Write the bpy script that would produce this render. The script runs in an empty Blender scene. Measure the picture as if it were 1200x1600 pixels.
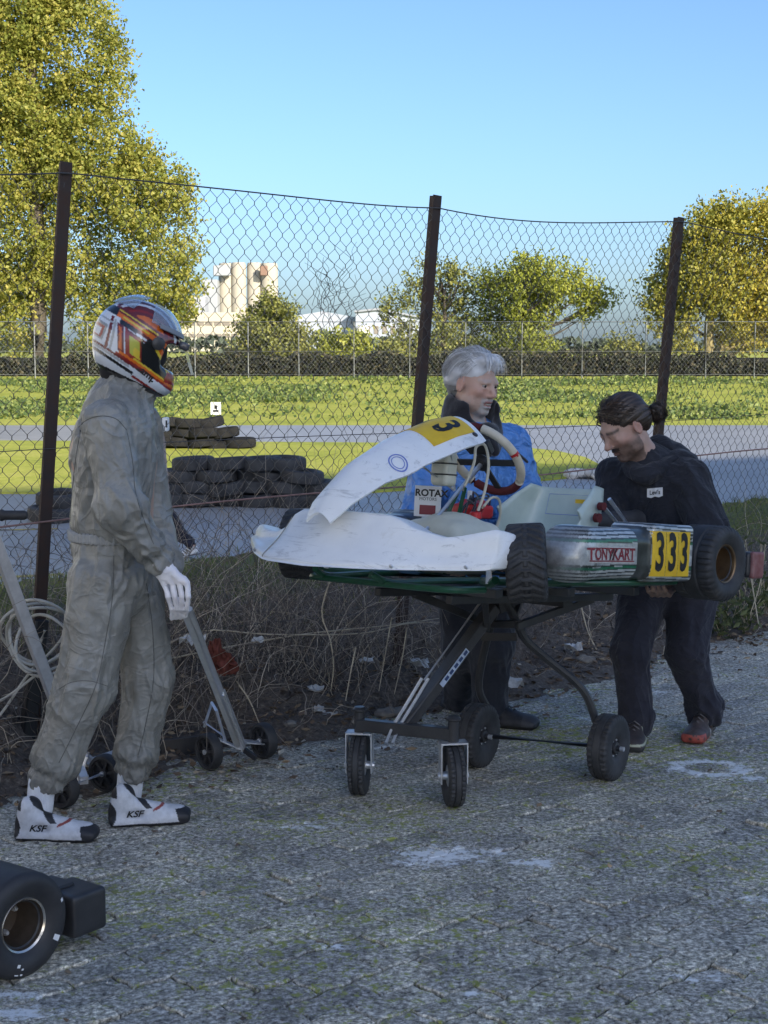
import bpy, math, random
import numpy as np
from mathutils import Vector, Matrix, Euler

random.seed(7)
RNG = np.random.default_rng(11)
scene = bpy.context.scene
COL = scene.collection

# ------------------------------------------------------------------ camera, sky, sun, exposure
FPX = 2400.0                                   # focal length in photograph pixels (1200 x 1600)
CAM_Z = 1.65
PITCH = math.atan(260 / FPX)
cam_data = bpy.data.cameras.new('camera')
cam_data.sensor_fit = 'VERTICAL'
cam_data.sensor_height = 36.0
cam_data.lens = 36.0 * FPX / 1600.0
cam_data.clip_start = 0.05
cam_data.clip_end = 6000
camera = bpy.data.objects.new('camera', cam_data)
COL.objects.link(camera)
camera.location = (0, 0, CAM_Z)
camera.rotation_euler = (math.pi / 2 - PITCH, 0, 0)
scene.camera = camera

SUN_AZ = math.radians(146)                     # clockwise from the view direction (+Y): right and a little behind
SUN_EL = math.radians(23)
world = bpy.data.worlds.new('World')
scene.world = world
world.use_nodes = True
wn = world.node_tree.nodes
sky = wn.new('ShaderNodeTexSky')
sky.sky_type = 'NISHITA'
sky.sun_disc = False
sky.sun_elevation = SUN_EL
sky.sun_rotation = SUN_AZ
sky.air_density = 0.8
sky.dust_density = 1.7
sky.ozone_density = 5.0
wn['Background'].inputs['Strength'].default_value = 0.15
world.node_tree.links.new(sky.outputs['Color'], wn['Background'].inputs['Color'])

sun_data = bpy.data.lights.new('sun', 'SUN')
sun_data.energy = 5.0
sun_data.angle = math.radians(0.5)
sun_data.color = (1.0, 0.90, 0.74)
sun = bpy.data.objects.new('sun', sun_data)
COL.objects.link(sun)
to_sun = Vector((math.sin(SUN_AZ) * math.cos(SUN_EL), math.cos(SUN_AZ) * math.cos(SUN_EL), math.sin(SUN_EL)))
sun.rotation_euler = to_sun.to_track_quat('Z', 'Y').to_euler()
sun.location = to_sun * 60

scene.view_settings.view_transform = 'Standard'
scene.view_settings.look = 'None'
scene.view_settings.exposure = 0.63
scene.view_settings.gamma = 1.0
scene.render.engine = 'CYCLES'
scene.cycles.max_bounces = 6
scene.cycles.transparent_max_bounces = 12

# ------------------------------------------------------------------ helpers
def W(u, v, Y):
    """world point seen at photograph pixel (u, v) at world depth Y"""
    x = (u - 600) / FPX
    y = -(v - 800) / FPX
    d = Vector((x, math.cos(PITCH) + y * math.sin(PITCH), -math.sin(PITCH) + y * math.cos(PITCH)))
    return Vector((0, 0, CAM_Z)) + d * (Y / d.y)

def G(u, v, z=0.0):
    """world point seen at pixel (u, v) on the level z"""
    x = (u - 600) / FPX
    y = -(v - 800) / FPX
    d = Vector((x, math.cos(PITCH) + y * math.sin(PITCH), -math.sin(PITCH) + y * math.cos(PITCH)))
    return Vector((0, 0, CAM_Z)) + d * ((z - CAM_Z) / d.z)

def S(r, g, b):
    def f(c):
        c = c / 255
        return c / 12.92 if c <= 0.04045 else ((c + 0.055) / 1.055) ** 2.4
    return (f(r), f(g), f(b), 1.0)

def tag(o, label=None, cat=None, group=None, kind=None):
    if label: o['label'] = label
    if cat: o['category'] = cat
    if group: o['group'] = group
    if kind: o['kind'] = kind
    return o

def empty(name, loc=(0, 0, 0), rot=(0, 0, 0), label=None, cat=None, group=None):
    o = bpy.data.objects.new(name, None)
    o.empty_display_size = 0.1
    COL.objects.link(o)
    o.location = loc
    o.rotation_euler = rot
    tag(o, label, cat, group)
    return o

def inv(parent):
    """inverse world matrix of a parent chain that has not been evaluated yet"""
    m = Matrix.Identity(4)
    p = parent
    while p is not None:
        m = (Matrix.LocRotScale(p.location, p.rotation_euler, p.scale)) @ m
        p = p.parent
    return m.inverted()

def copy_tree(o, parent=None):
    c = o.copy()
    COL.objects.link(c)
    c.parent = parent
    for ch in list(o.children):
        copy_tree(ch, c)
    return c

def mesh_obj(name, verts, faces, mat, parent=None, smooth=True, colors=None, world_space=False, attr='tone', angle=None):
    me = bpy.data.meshes.new(name)
    if isinstance(verts, np.ndarray) and isinstance(faces, np.ndarray):
        nv, nf, k = len(verts), len(faces), faces.shape[1]
        me.vertices.add(nv)
        me.vertices.foreach_set('co', verts.astype(np.float32).ravel())
        me.loops.add(nf * k)
        me.loops.foreach_set('vertex_index', faces.astype(np.int32).ravel())
        me.polygons.add(nf)
        me.polygons.foreach_set('loop_start', np.arange(0, nf * k, k, dtype=np.int32))
        me.polygons.foreach_set('loop_total', np.full(nf, k, dtype=np.int32))
        me.update(calc_edges=True)
    else:
        me.from_pydata([tuple(v) for v in verts], [], [tuple(f) for f in faces])
        me.update()
    me.validate()
    if colors is not None:
        colors = np.asarray(colors, dtype=np.float32)
        a = me.color_attributes.new(attr, 'FLOAT_COLOR', 'POINT')
        if colors.ndim == 1:
            colors = np.stack([colors] * 3, 1)
        a.data.foreach_set('color', np.concatenate([colors[:, :3], np.ones((len(colors), 1), np.float32)], 1).ravel())
    if smooth:
        me.shade_smooth()
        if angle:
            me.set_sharp_from_angle(angle=math.radians(angle))
    if mat is not None:
        me.materials.append(mat)
    o = bpy.data.objects.new(name, me)
    COL.objects.link(o)
    if parent is not None:
        if world_space:
            me.transform(inv(parent))
        o.parent = parent
    return o

def frame_from(d, up=None):
    d = Vector(d).normalized()
    u = Vector(up) if up is not None else (Vector((0, 0, 1)) if abs(d.z) < 0.95 else Vector((1, 0, 0)))
    a = d.cross(u).normalized()
    b = a.cross(d).normalized()
    return d, a, b

class MB:
    """collects shapes into one mesh"""
    def __init__(self):
        self.v, self.f = [], []
    def add(self, vs, fs):
        n = len(self.v)
        self.v += [Vector(v) for v in vs]
        self.f += [tuple(i + n for i in f) for f in fs]
        return self
    def box(self, c, s, rot=None, bevel=0.0):
        c = Vector(c)
        hx, hy, hz = s[0] / 2, s[1] / 2, s[2] / 2
        R = rot if rot is not None else Matrix.Identity(3)
        b = min(bevel, hx * .9, hy * .9, hz * .9)
        if b <= 0:
            vs = [Vector((sx * hx, sy * hy, sz * hz)) for sx in (-1, 1) for sy in (-1, 1) for sz in (-1, 1)]
            fs = [(0, 1, 3, 2), (4, 6, 7, 5), (0, 4, 5, 1), (2, 3, 7, 6), (0, 2, 6, 4), (1, 5, 7, 3)]
        else:
            vs, idx = [], {}
            for sx in (-1, 1):
                for sy in (-1, 1):
                    for sz in (-1, 1):
                        for ax in range(3):
                            p = [sx * (hx - b), sy * (hy - b), sz * (hz - b)]
                            p[ax] = (sx, sy, sz)[ax] * (hx, hy, hz)[ax]
                            idx[(sx, sy, sz, ax)] = len(vs)
                            vs.append(Vector(p))
            fs = []
            q = [(-1, -1), (1, -1), (1, 1), (-1, 1)]
            for ax in range(3):
                o = [i for i in range(3) if i != ax]
                for s_ in (-1, 1):
                    f = []
                    for (a, d) in q:
                        k = [0, 0, 0]; k[ax] = s_; k[o[0]] = a; k[o[1]] = d
                        f.append(idx[(*k, ax)])
                    flip = (s_ == -1) != (ax == 1)
                    fs.append(tuple(reversed(f)) if flip else tuple(f))
            for ax in range(3):
                o = [i for i in range(3) if i != ax]
                for (a, d) in q:
                    k1 = [0, 0, 0]; k1[ax] = -1; k1[o[0]] = a; k1[o[1]] = d
                    k2 = list(k1); k2[ax] = 1
                    fs.append((idx[(*k1, o[0])], idx[(*k2, o[0])], idx[(*k2, o[1])], idx[(*k1, o[1])]))
            for sx in (-1, 1):
                for sy in (-1, 1):
                    for sz in (-1, 1):
                        fs.append((idx[(sx, sy, sz, 0)], idx[(sx, sy, sz, 1)], idx[(sx, sy, sz, 2)]))
        return self.add([c + R @ v for v in vs], fs)
    def bar(self, a, b, w, h, up=None, bevel=0.0):
        a, b = Vector(a), Vector(b)
        d, s, u = frame_from(b - a, up)
        R = Matrix((d, s, u)).transposed()
        return self.box((a + b) / 2, ((b - a).length, w, h), R, bevel)
    def tube(self, pts, r, seg=8, cap=True, closed=False):
        pts = [Vector(p) for p in pts]
        n = len(pts)
        rs = r if hasattr(r, '__len__') else [r] * n
        ring, prev = [], None
        for i, p in enumerate(pts):
            if closed:
                t = (pts[(i + 1) % n] - pts[i - 1])
            else:
                t = pts[min(i + 1, n - 1)] - pts[max(i - 1, 0)]
            if t.length < 1e-9: t = Vector((0, 0, 1))
            t.normalize()
            if prev is None:
                _, a, b = frame_from(t)
            else:
                a = prev - t * prev.dot(t)
                if a.length < 1e-6:
                    _, a, b = frame_from(t)
                a.normalize()
                b = t.cross(a)
            prev = a
            ring.append([p + (a * math.cos(2 * math.pi * k / seg) + b * math.sin(2 * math.pi * k / seg)) * rs[i] for k in range(seg)])
        vs = [v for rr in ring for v in rr]
        fs = []
        m = n if closed else n - 1
        for i in range(m):
            j = (i + 1) % n
            for k in range(seg):
                l = (k + 1) % seg
                fs.append((i * seg + k, i * seg + l, j * seg + l, j * seg + k))
        if cap and not closed:
            fs.append(tuple(reversed(range(seg))))
            fs.append(tuple((n - 1) * seg + k for k in range(seg)))
        return self.add(vs, fs)
    def lathe(self, prof, c, axis, seg=32, closed=False, cap0=True, cap1=True):
        """prof: list of (distance along axis, radius)"""
        c = Vector(c)
        d, a, b = frame_from(axis)
        vs, fs = [], []
        n = len(prof)
        for (t, r) in prof:
            for k in range(seg):
                th = 2 * math.pi * k / seg
                vs.append(c + d * t + (a * math.cos(th) + b * math.sin(th)) * r)
        m = n if closed else n - 1
        for i in range(m):
            j = (i + 1) % n
            for k in range(seg):
                l = (k + 1) % seg
                fs.append((i * seg + k, i * seg + l, j * seg + l, j * seg + k))
        if not closed:
            if cap0: fs.append(tuple(reversed(range(seg))))
            if cap1: fs.append(tuple((n - 1) * seg + k for k in range(seg)))
        return self.add(vs, fs)
    def loft(self, rings, cap=True):
        m = len(rings[0])
        vs = [v for r in rings for v in r]
        fs = []
        for i in range(len(rings) - 1):
            for k in range(m):
                l = (k + 1) % m
                fs.append((i * m + k, i * m + l, (i + 1) * m + l, (i + 1) * m + k))
        if cap:
            fs.append(tuple(reversed(range(m))))
            fs.append(tuple((len(rings) - 1) * m + k for k in range(m)))
        return self.add(vs, fs)
    def prism(self, poly, thick):
        """poly: 3D points in a plane; thick: vector"""
        n = len(poly)
        t = Vector(thick)
        vs = [Vector(p) for p in poly] + [Vector(p) + t for p in poly]
        fs = [tuple(range(n)), tuple(reversed(range(n, 2 * n)))]
        for i in range(n):
            j = (i + 1) % n
            fs.append((j, i, n + i, n + j))
        return self.add(vs, fs)
    def build(self, name, mat, parent=None, smooth=True, world_space=False, angle=40, recalc=True):
        o = mesh_obj(name, self.v, self.f, mat, parent, smooth, None, world_space, angle=angle)
        if recalc:
            import bmesh
            bm = bmesh.new(); bm.from_mesh(o.data)
            bmesh.ops.recalc_face_normals(bm, faces=bm.faces)
            bm.to_mesh(o.data); bm.free()
        return o

def spline(pts, n=8):
    """Catmull-Rom through points"""
    P = [Vector(p) for p in pts]
    P = [P[0] * 2 - P[1]] + P + [P[-1] * 2 - P[-2]]
    out = []
    for i in range(1, len(P) - 2):
        for k in range(n):
            t = k / n
            a, b, c, d = P[i - 1], P[i], P[i + 1], P[i + 2]
            out.append(0.5 * ((2 * b) + (c - a) * t + (2 * a - 5 * b + 4 * c - d) * t * t + (-a + 3 * b - 3 * c + d) * t ** 3))
    out.append(P[-2])
    return out

# ------------------------------------------------------------------ materials
def new_mat(name):
    m = bpy.data.materials.new(name)
    m.use_nodes = True
    nt = m.node_tree
    bs = nt.nodes['Principled BSDF']
    return m, nt, bs

def node(nt, typ, **kw):
    n = nt.nodes.new(typ)
    for k, v in kw.items():
        if k in n.inputs:
            n.inputs[k].default_value = v
        else:
            setattr(n, k, v)
    return n

def noise_node(nt, scale, detail=4, rough=.6, coords='Object', dist=0.0, vec=None, stretch=None):
    n = node(nt, 'ShaderNodeTexNoise', Scale=scale, Detail=detail, Roughness=rough, Distortion=dist)
    if vec is None:
        tc = nt.nodes.new('ShaderNodeTexCoord')
        vec = tc.outputs[coords] if coords != 'Position' else nt.nodes.new('ShaderNodeNewGeometry').outputs['Position']
    if stretch:
        mp = nt.nodes.new('ShaderNodeMapping')
        mp.inputs['Scale'].default_value = stretch
        nt.links.new(vec, mp.inputs['Vector'])
        vec = mp.outputs['Vector']
    nt.links.new(vec, n.inputs['Vector'])
    return n

def ramp(nt, src, stops):
    r = nt.nodes.new('ShaderNodeValToRGB')
    e = r.color_ramp.elements
    while len(e) < len(stops): e.new(0.5)
    for i, (p, c) in enumerate(stops):
        e[i].position = p
        e[i].color = c if len(c) == 4 else (*c, 1)
    nt.links.new(src, r.inputs['Fac'])
    return r

def mix(nt, fac, a, b, mode='MIX'):
    m = nt.nodes.new('ShaderNodeMix')
    m.data_type = 'RGBA'
    m.blend_type = mode
    for sock, val in ((m.inputs[0], fac), (m.inputs[6], a), (m.inputs[7], b)):
        if hasattr(val, 'is_linked') or isinstance(val, bpy.types.NodeSocket):
            nt.links.new(val, sock)
        elif hasattr(val, '__len__'):
            sock.default_value = val if len(val) == 4 else (*val, 1)
        else:
            sock.default_value = val
    return m.outputs[2]

def math_n(nt, op, a, b=0.0, clamp=False):
    m = nt.nodes.new('ShaderNodeMath')
    m.operation = op
    m.use_clamp = clamp
    for s, v in ((m.inputs[0], a), (m.inputs[1], b)):
        if isinstance(v, bpy.types.NodeSocket): nt.links.new(v, s)
        else: s.default_value = v
    return m.outputs[0]

def mat(name, col, rough=.6, metal=0.0, col2=None, scale=15, lo=.35, hi=.7, bump=0.0, bscale=120, bdist=.002,
        coat=0.0, spec=.5, rvar=0.0, detail=5, stretch=None, sheen=0.0, sss=0.0, trans=0.0, coords='Object'):
    m, nt, bs = new_mat(name)
    col = col if len(col) == 4 else (*col, 1)
    bs.inputs['Base Color'].default_value = col
    bs.inputs['Roughness'].default_value = rough
    bs.inputs['Metallic'].default_value = metal
    bs.inputs['Specular IOR Level'].default_value = spec
    bs.inputs['Coat Weight'].default_value = coat
    if sheen:
        bs.inputs['Sheen Weight'].default_value = sheen
    if sss:
        bs.inputs['Subsurface Weight'].default_value = sss
        bs.inputs['Subsurface Radius'].default_value = (.02, .008, .004)
    if trans:
        bs.inputs['Transmission Weight'].default_value = trans
    if col2 is not None:
        n = noise_node(nt, scale, detail, .65, coords, stretch=stretch)
        r = ramp(nt, n.outputs['Fac'], [(lo, col), (hi, col2)])
        nt.links.new(r.outputs['Color'], bs.inputs['Base Color'])
        if rvar:
            rr = ramp(nt, n.outputs['Fac'], [(lo, (rough,) * 3), (hi, (min(1, rough + rvar),) * 3)])
            nt.links.new(rr.outputs['Color'], bs.inputs['Roughness'])
    if bump:
        n2 = noise_node(nt, bscale, 3, .6, coords, stretch=stretch)
        b = node(nt, 'ShaderNodeBump', Strength=bump, Distance=bdist)
        nt.links.new(n2.outputs['Fac'], b.inputs['Height'])
        nt.links.new(b.outputs['Normal'], bs.inputs['Normal'])
    return m

def attr_mat(name, stops, rough=.6, attr='tone', translucent=0.0, spec=.3, bump=0, bscale=100):
    """colour from a per-vertex value through a ramp (leaf to leaf variation)"""
    m, nt, bs = new_mat(name)
    a = node(nt, 'ShaderNodeAttribute', attribute_name=attr)
    r = ramp(nt, a.outputs['Fac'], stops)
    nt.links.new(r.outputs['Color'], bs.inputs['Base Color'])
    bs.inputs['Roughness'].default_value = rough
    bs.inputs['Specular IOR Level'].default_value = spec
    if translucent:
        t = nt.nodes.new('ShaderNodeBsdfTranslucent')
        nt.links.new(r.outputs['Color'], t.inputs['Color'])
        ms = nt.nodes.new('ShaderNodeMixShader')
        ms.inputs[0].default_value = translucent
        nt.links.new(bs.outputs[0], ms.inputs[1])
        nt.links.new(t.outputs[0], ms.inputs[2])
        nt.links.new(ms.outputs[0], nt.nodes['Material Output'].inputs['Surface'])
    return m

def color_mat(name, attr='tone', rough=.4, coat=0.0, dirt=0.0, metal=0.0, bump=0.0, bscale=60, spec=.5):
    """colour straight from a printed-colour attribute"""
    m, nt, bs = new_mat(name)
    a = node(nt, 'ShaderNodeAttribute', attribute_name=attr)
    c = a.outputs['Color']
    if dirt:
        n = noise_node(nt, 30, 6, .7)
        r = ramp(nt, n.outputs['Fac'], [(.35, (1, 1, 1)), (.75, (1 - dirt,) * 3)])
        c = mix(nt, 1.0, c, r.outputs['Color'], 'MULTIPLY')
    nt.links.new(c, bs.inputs['Base Color'])
    bs.inputs['Roughness'].default_value = rough
    bs.inputs['Coat Weight'].default_value = coat
    bs.inputs['Metallic'].default_value = metal
    bs.inputs['Specular IOR Level'].default_value = spec
    if bump:
        n2 = noise_node(nt, bscale, 3, .6)
        b = node(nt, 'ShaderNodeBump', Strength=bump, Distance=.002)
        nt.links.new(n2.outputs['Fac'], b.inputs['Height'])
        nt.links.new(b.outputs['Normal'], bs.inputs['Normal'])
    return m

# ------------------------------------------------------------------ numpy noise and iso-surfaces
def _hash(ix, iy, iz, seed):
    h = (ix.astype(np.int64) * 374761393 + iy.astype(np.int64) * 668265263 + iz.astype(np.int64) * 2147483647 + seed * 974711)
    h = (h ^ (h >> 13)) * 1274126177
    h = h & 0x7fffffff
    h = (h ^ (h >> 16)) * 2246822519
    return ((h & 0xffffff).astype(np.float32)) / 0xffffff

def vnoise(P, seed=0):
    """value noise in -1..1"""
    I = np.floor(P)
    f = (P - I).astype(np.float32)
    I = I.astype(np.int64)
    f = f * f * f * (f * (f * 6 - 15) + 10)
    out = 0
    for dx in (0, 1):
        wx = f[:, 0] if dx else 1 - f[:, 0]
        for dy in (0, 1):
            wy = f[:, 1] if dy else 1 - f[:, 1]
            for dz in (0, 1):
                wz = f[:, 2] if dz else 1 - f[:, 2]
                out = out + wx * wy * wz * _hash(I[:, 0] + dx, I[:, 1] + dy, I[:, 2] + dz, seed)
    return out * 2 - 1

def fbm(P, seed=0, oct=3):
    a, s, o = 1.0, 1.0, 0
    for i in range(oct):
        o = o + a * vnoise(P * s + i * 7.3, seed + i)
        a *= .5; s *= 2.03
    return o

def smin(a, b, k):
    if k <= 0: return np.minimum(a, b)
    h = np.clip(0.5 + 0.5 * (b - a) / k, 0, 1)
    return b + (a - b) * h - k * h * (1 - h)

class SDF:
    """smooth union of simple solids, meshed by surface nets"""
    def __init__(self): self.ops = []
    def cone(self, a, b, ra, rb, k=.03, flat=None, amt=1.0, sub=False):
        """tapered capsule; flat: direction squeezed by amt (<1 thinner)"""
        self.ops.append(('cone', np.array(a, float), np.array(b, float), ra, rb, k, None if flat is None else np.array(Vector(flat).normalized()), amt, sub))
        return self
    def ell(self, c, r, k=.03, rot=None, sub=False):
        R = np.eye(3) if rot is None else np.array(rot)
        self.ops.append(('ell', np.array(c, float), np.array(r, float), R, k, sub))
        return self
    def box(self, c, h, rnd, k=.02, rot=None, sub=False):
        R = np.eye(3) if rot is None else np.array(rot)
        self.ops.append(('box', np.array(c, float), np.array(h, float), R, rnd, k, sub))
        return self
    def fn(self, f, k=.02, sub=False):
        self.ops.append(('fn', f, k, sub)); return self
    def bounds(self):
        lo, hi = np.full(3, 1e9), np.full(3, -1e9)
        for o in self.ops:
            if o[-1] or o[0] == 'fn': continue
            if o[0] == 'cone':
                for p, r in ((o[1], o[3]), (o[2], o[4])):
                    lo = np.minimum(lo, p - r); hi = np.maximum(hi, p + r)
            elif o[0] == 'ell':
                e = np.max(o[2]); lo = np.minimum(lo, o[1] - e); hi = np.maximum(hi, o[1] + e)
            else:
                e = np.linalg.norm(o[2]); lo = np.minimum(lo, o[1] - e); hi = np.maximum(hi, o[1] + e)
        return lo - .04, hi + .04
    def __call__(self, P, ops=None):
        d = None
        for o in (self.ops if ops is None else ops):
            if o[0] == 'cone':
                _, a, b, ra, rb, k, fl, amt, sub = o
                ab = b - a
                L2 = max(ab @ ab, 1e-12)
                pa = P - a
                t = np.clip(pa @ ab / L2, 0, 1)
                q = pa - t[:, None] * ab
                if fl is not None:
                    s = q @ fl
                    q = q + (s * (1 / amt - 1))[:, None] * fl
                e = np.sqrt((q * q).sum(1)) - (ra + (rb - ra) * t)
                if fl is not None and amt < 1: e = e * (0.5 + 0.5 * amt)
            elif o[0] == 'ell':
                _, c, r, R, k, sub = o
                q = (P - c) @ R
                k0 = np.sqrt(((q / r) ** 2).sum(1))
                k1 = np.sqrt(((q / (r * r)) ** 2).sum(1)) + 1e-9
                e = k0 * (k0 - 1) / k1
                e = np.where(k0 < 1e-4, -r.min(), e)
            elif o[0] == 'box':
                _, c, h, R, rnd, k, sub = o
                q = np.abs((P - c) @ R) - (h - rnd)
                e = np.sqrt((np.maximum(q, 0) ** 2).sum(1)) + np.minimum(q.max(1), 0) - rnd
            else:
                _, f, k, sub = o
                e = f(P)
            if d is None: d = e
            elif sub: d = -smin(-d, e, k)
            else: d = smin(d, e, k)
        return d

def isomesh(f, lo, hi, res):
    """surface nets, evaluated only in blocks near the surface"""
    lo = np.array(lo, float); hi = np.array(hi, float)
    B = 12
    n = np.ceil((hi - lo) / res / B).astype(int) * B + 1
    D = np.ones(tuple(n), np.float32)
    nb = (n - 1) // B
    bi = np.stack(np.meshgrid(*[np.arange(k) for k in nb], indexing='ij'), -1).reshape(-1, 3)
    cen = lo + (bi + .5) * B * res
    dc = f(cen)
    rad = B * res * .87 * 1.6
    g = np.stack(np.meshgrid(*[np.arange(B + 1)] * 3, indexing='ij'), -1).reshape(-1, 3)
    near = np.abs(dc) < rad
    for b in bi[(dc <= -rad)]:
        D[b[0] * B:b[0] * B + B + 1, b[1] * B:b[1] * B + B + 1, b[2] * B:b[2] * B + B + 1] = -1
    todo = bi[near]
    if isinstance(f, SDF) and len(f.ops) > 6:
        tc = cen[near]
        per = np.stack([f(tc, [o]) for o in f.ops], 1)
        base = np.array([not (o[-1] or o[0] == 'fn') for o in f.ops])
        mn = per[:, base].min(1)
        keep = (per < mn[:, None] + 2.4 * rad + .08) & (per < 2.0 * rad + .08)
    else:
        keep = None
    for bi_, b in enumerate(todo):
        P = lo + (b * B + g) * res
        if keep is not None:
            ops = [o for o, k_ in zip(f.ops, keep[bi_]) if k_]
            if not ops or ops[0][-1] is True: ops = f.ops
            q = f(P, ops)
        else:
            q = f(P)
        D[b[0] * B:b[0] * B + B + 1, b[1] * B:b[1] * B + B + 1, b[2] * B:b[2] * B + B + 1] = q.reshape(B + 1, B + 1, B + 1)
    D[D == 0] = 1e-6
    c = [D[i:n[0] - 1 + i, j:n[1] - 1 + j, k:n[2] - 1 + k] for i in (0, 1) for j in (0, 1) for k in (0, 1)]
    neg = sum((q < 0).astype(np.int8) for q in c)
    act = (neg > 0) & (neg < 8)
    ids = np.full(act.shape, -1, np.int64)
    cells = np.argwhere(act)
    ids[act] = np.arange(len(cells))
    vals = np.stack([q[act] for q in c], 1)
    corner = np.array([(i, j, k) for i in (0, 1) for j in (0, 1) for k in (0, 1)], float)
    acc = np.zeros((len(cells), 3)); cnt = np.zeros(len(cells))
    for a in range(8):
        for b in range(a + 1, 8):
            if np.abs(corner[a] - corner[b]).sum() != 1: continue
            x, y = vals[:, a], vals[:, b]
            m = (x < 0) != (y < 0)
            t = np.where(m, x / np.where(m, x - y, 1), 0)
            acc += np.where(m[:, None], corner[a] + t[:, None] * (corner[b] - corner[a]), 0)
            cnt += m
    V = lo + (cells + acc / cnt[:, None]) * res
    F = []
    for ax in range(3):
        o1, o2 = [(1, 2), (2, 0), (0, 1)][ax]
        sl0 = [slice(None)] * 3; sl1 = [slice(None)] * 3
        sl0[ax] = slice(0, n[ax] - 1); sl1[ax] = slice(1, n[ax])
        A, Bq = D[tuple(sl0)] < 0, D[tuple(sl1)] < 0
        e = np.argwhere(A != Bq)
        ok = (e[:, o1] > 0) & (e[:, o2] > 0) & (e[:, o1] < n[o1] - 1) & (e[:, o2] < n[o2] - 1)
        e = e[ok]
        if not len(e): continue
        fl = A[tuple(e.T)]
        d1 = np.zeros(3, int); d1[o1] = 1
        d2 = np.zeros(3, int); d2[o2] = 1
        q = np.stack([ids[tuple((e - d1 - d2).T)], ids[tuple((e - d2).T)], ids[tuple(e.T)], ids[tuple((e - d1).T)]], 1)
        q[~fl] = q[~fl][:, ::-1]
        F.append(q)
    F = np.concatenate(F)
    F = F[(F >= 0).all(1)]
    return V, F

def vnormals(V, F):
    a, b, c, d = (V[F[:, i]] for i in range(4))
    fn = np.cross(c - a, d - b)
    N = np.zeros_like(V)
    for i in range(4): np.add.at(N, F[:, i], fn)
    return N / (np.linalg.norm(N, axis=1, keepdims=True) + 1e-12)

def relax(V, F, it=1, lam=.5):
    for _ in range(it):
        acc = np.zeros_like(V); cnt = np.zeros(len(V))
        for i in range(4):
            np.add.at(acc, F[:, i], V[F[:, i - 1]] + V[F[:, (i + 1) % 4]])
            np.add.at(cnt, F[:, i], 2)
        V = V * (1 - lam) + lam * acc / np.maximum(cnt, 1)[:, None]
    return V

def sdf_obj(name, s, res, mt, parent, disp=None, colors=None, smooth_it=1, lo=None, hi=None, world_space=True, faces_keep=None, post=0):
    """mesh an SDF, displace it along normals, add it as a part"""
    b0, b1 = s.bounds()
    V, F = isomesh(s, b0 if lo is None else lo, b1 if hi is None else hi, res)
    V = relax(V, F, smooth_it)
    if disp is not None:
        N = vnormals(V, F)
        V = V + N * disp(V, N)[:, None]
        if post: V = relax(V, F, post, .5)
    if faces_keep is not None:
        cen = V[F].mean(1)
        F = F[faces_keep(cen)]
        used = np.unique(F); mp = np.full(len(V), -1); mp[used] = np.arange(len(used))
        V, F = V[used], mp[F]
    cl = colors(V, vnormals(V, F)) if colors is not None else None
    return mesh_obj(name, V, F, mt, parent, True, cl, world_space)

def text_mesh(txt, size, bold=0.0, shear=0.0, width=1.0):
    """flat letter outlines as (verts Nx2, faces)"""
    cu = bpy.data.curves.new('lettering', 'FONT')
    cu.body = txt
    cu.size = size
    cu.align_x = 'CENTER'; cu.align_y = 'CENTER'
    cu.offset = bold
    cu.shear = shear
    cu.resolution_u = 3
    o = bpy.data.objects.new('lettering', cu)
    COL.objects.link(o)
    dg = bpy.context.evaluated_depsgraph_get()
    me = bpy.data.meshes.new_from_object(o.evaluated_get(dg))
    vs = [(v.co.x * width, v.co.y) for v in me.vertices]
    fs = [tuple(p.vertices) for p in me.polygons]
    bpy.data.objects.remove(o); bpy.data.curves.remove(cu); bpy.data.meshes.remove(me)
    return vs, fs

def lettering(name, txt, size, place, mt, parent, bold=0.0, shear=0.0, width=1.0, world_space=False):
    """letters laid on a surface; place(x, y) -> 3D point"""
    vs, fs = text_mesh(txt, size, bold, shear, width)
    return mesh_obj(name, [place(x, y) for x, y in vs], fs, mt, parent, False, None, world_space)

def plane_place(c, ex, ey):
    c, ex, ey = Vector(c), Vector(ex).normalized(), Vector(ey).normalized()
    return lambda x, y: c + ex * x + ey * y
# ================================================================== SETTING
FA = Vector((-1.44, 6.05, 0)); FE = Vector((0.744, 0.668, 0)).normalized(); FN = Vector((-FE.y, FE.x, 0))
def ST(s, t, z=0.0):
    return FA + FE * s + FN * t + Vector((0, 0, z))
def to_st(P):
    q = P[:, :2] - np.array(FA[:2])
    return q @ np.array(FE[:2]), q @ np.array(FN[:2])

TRACK_Z = -0.65

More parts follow.
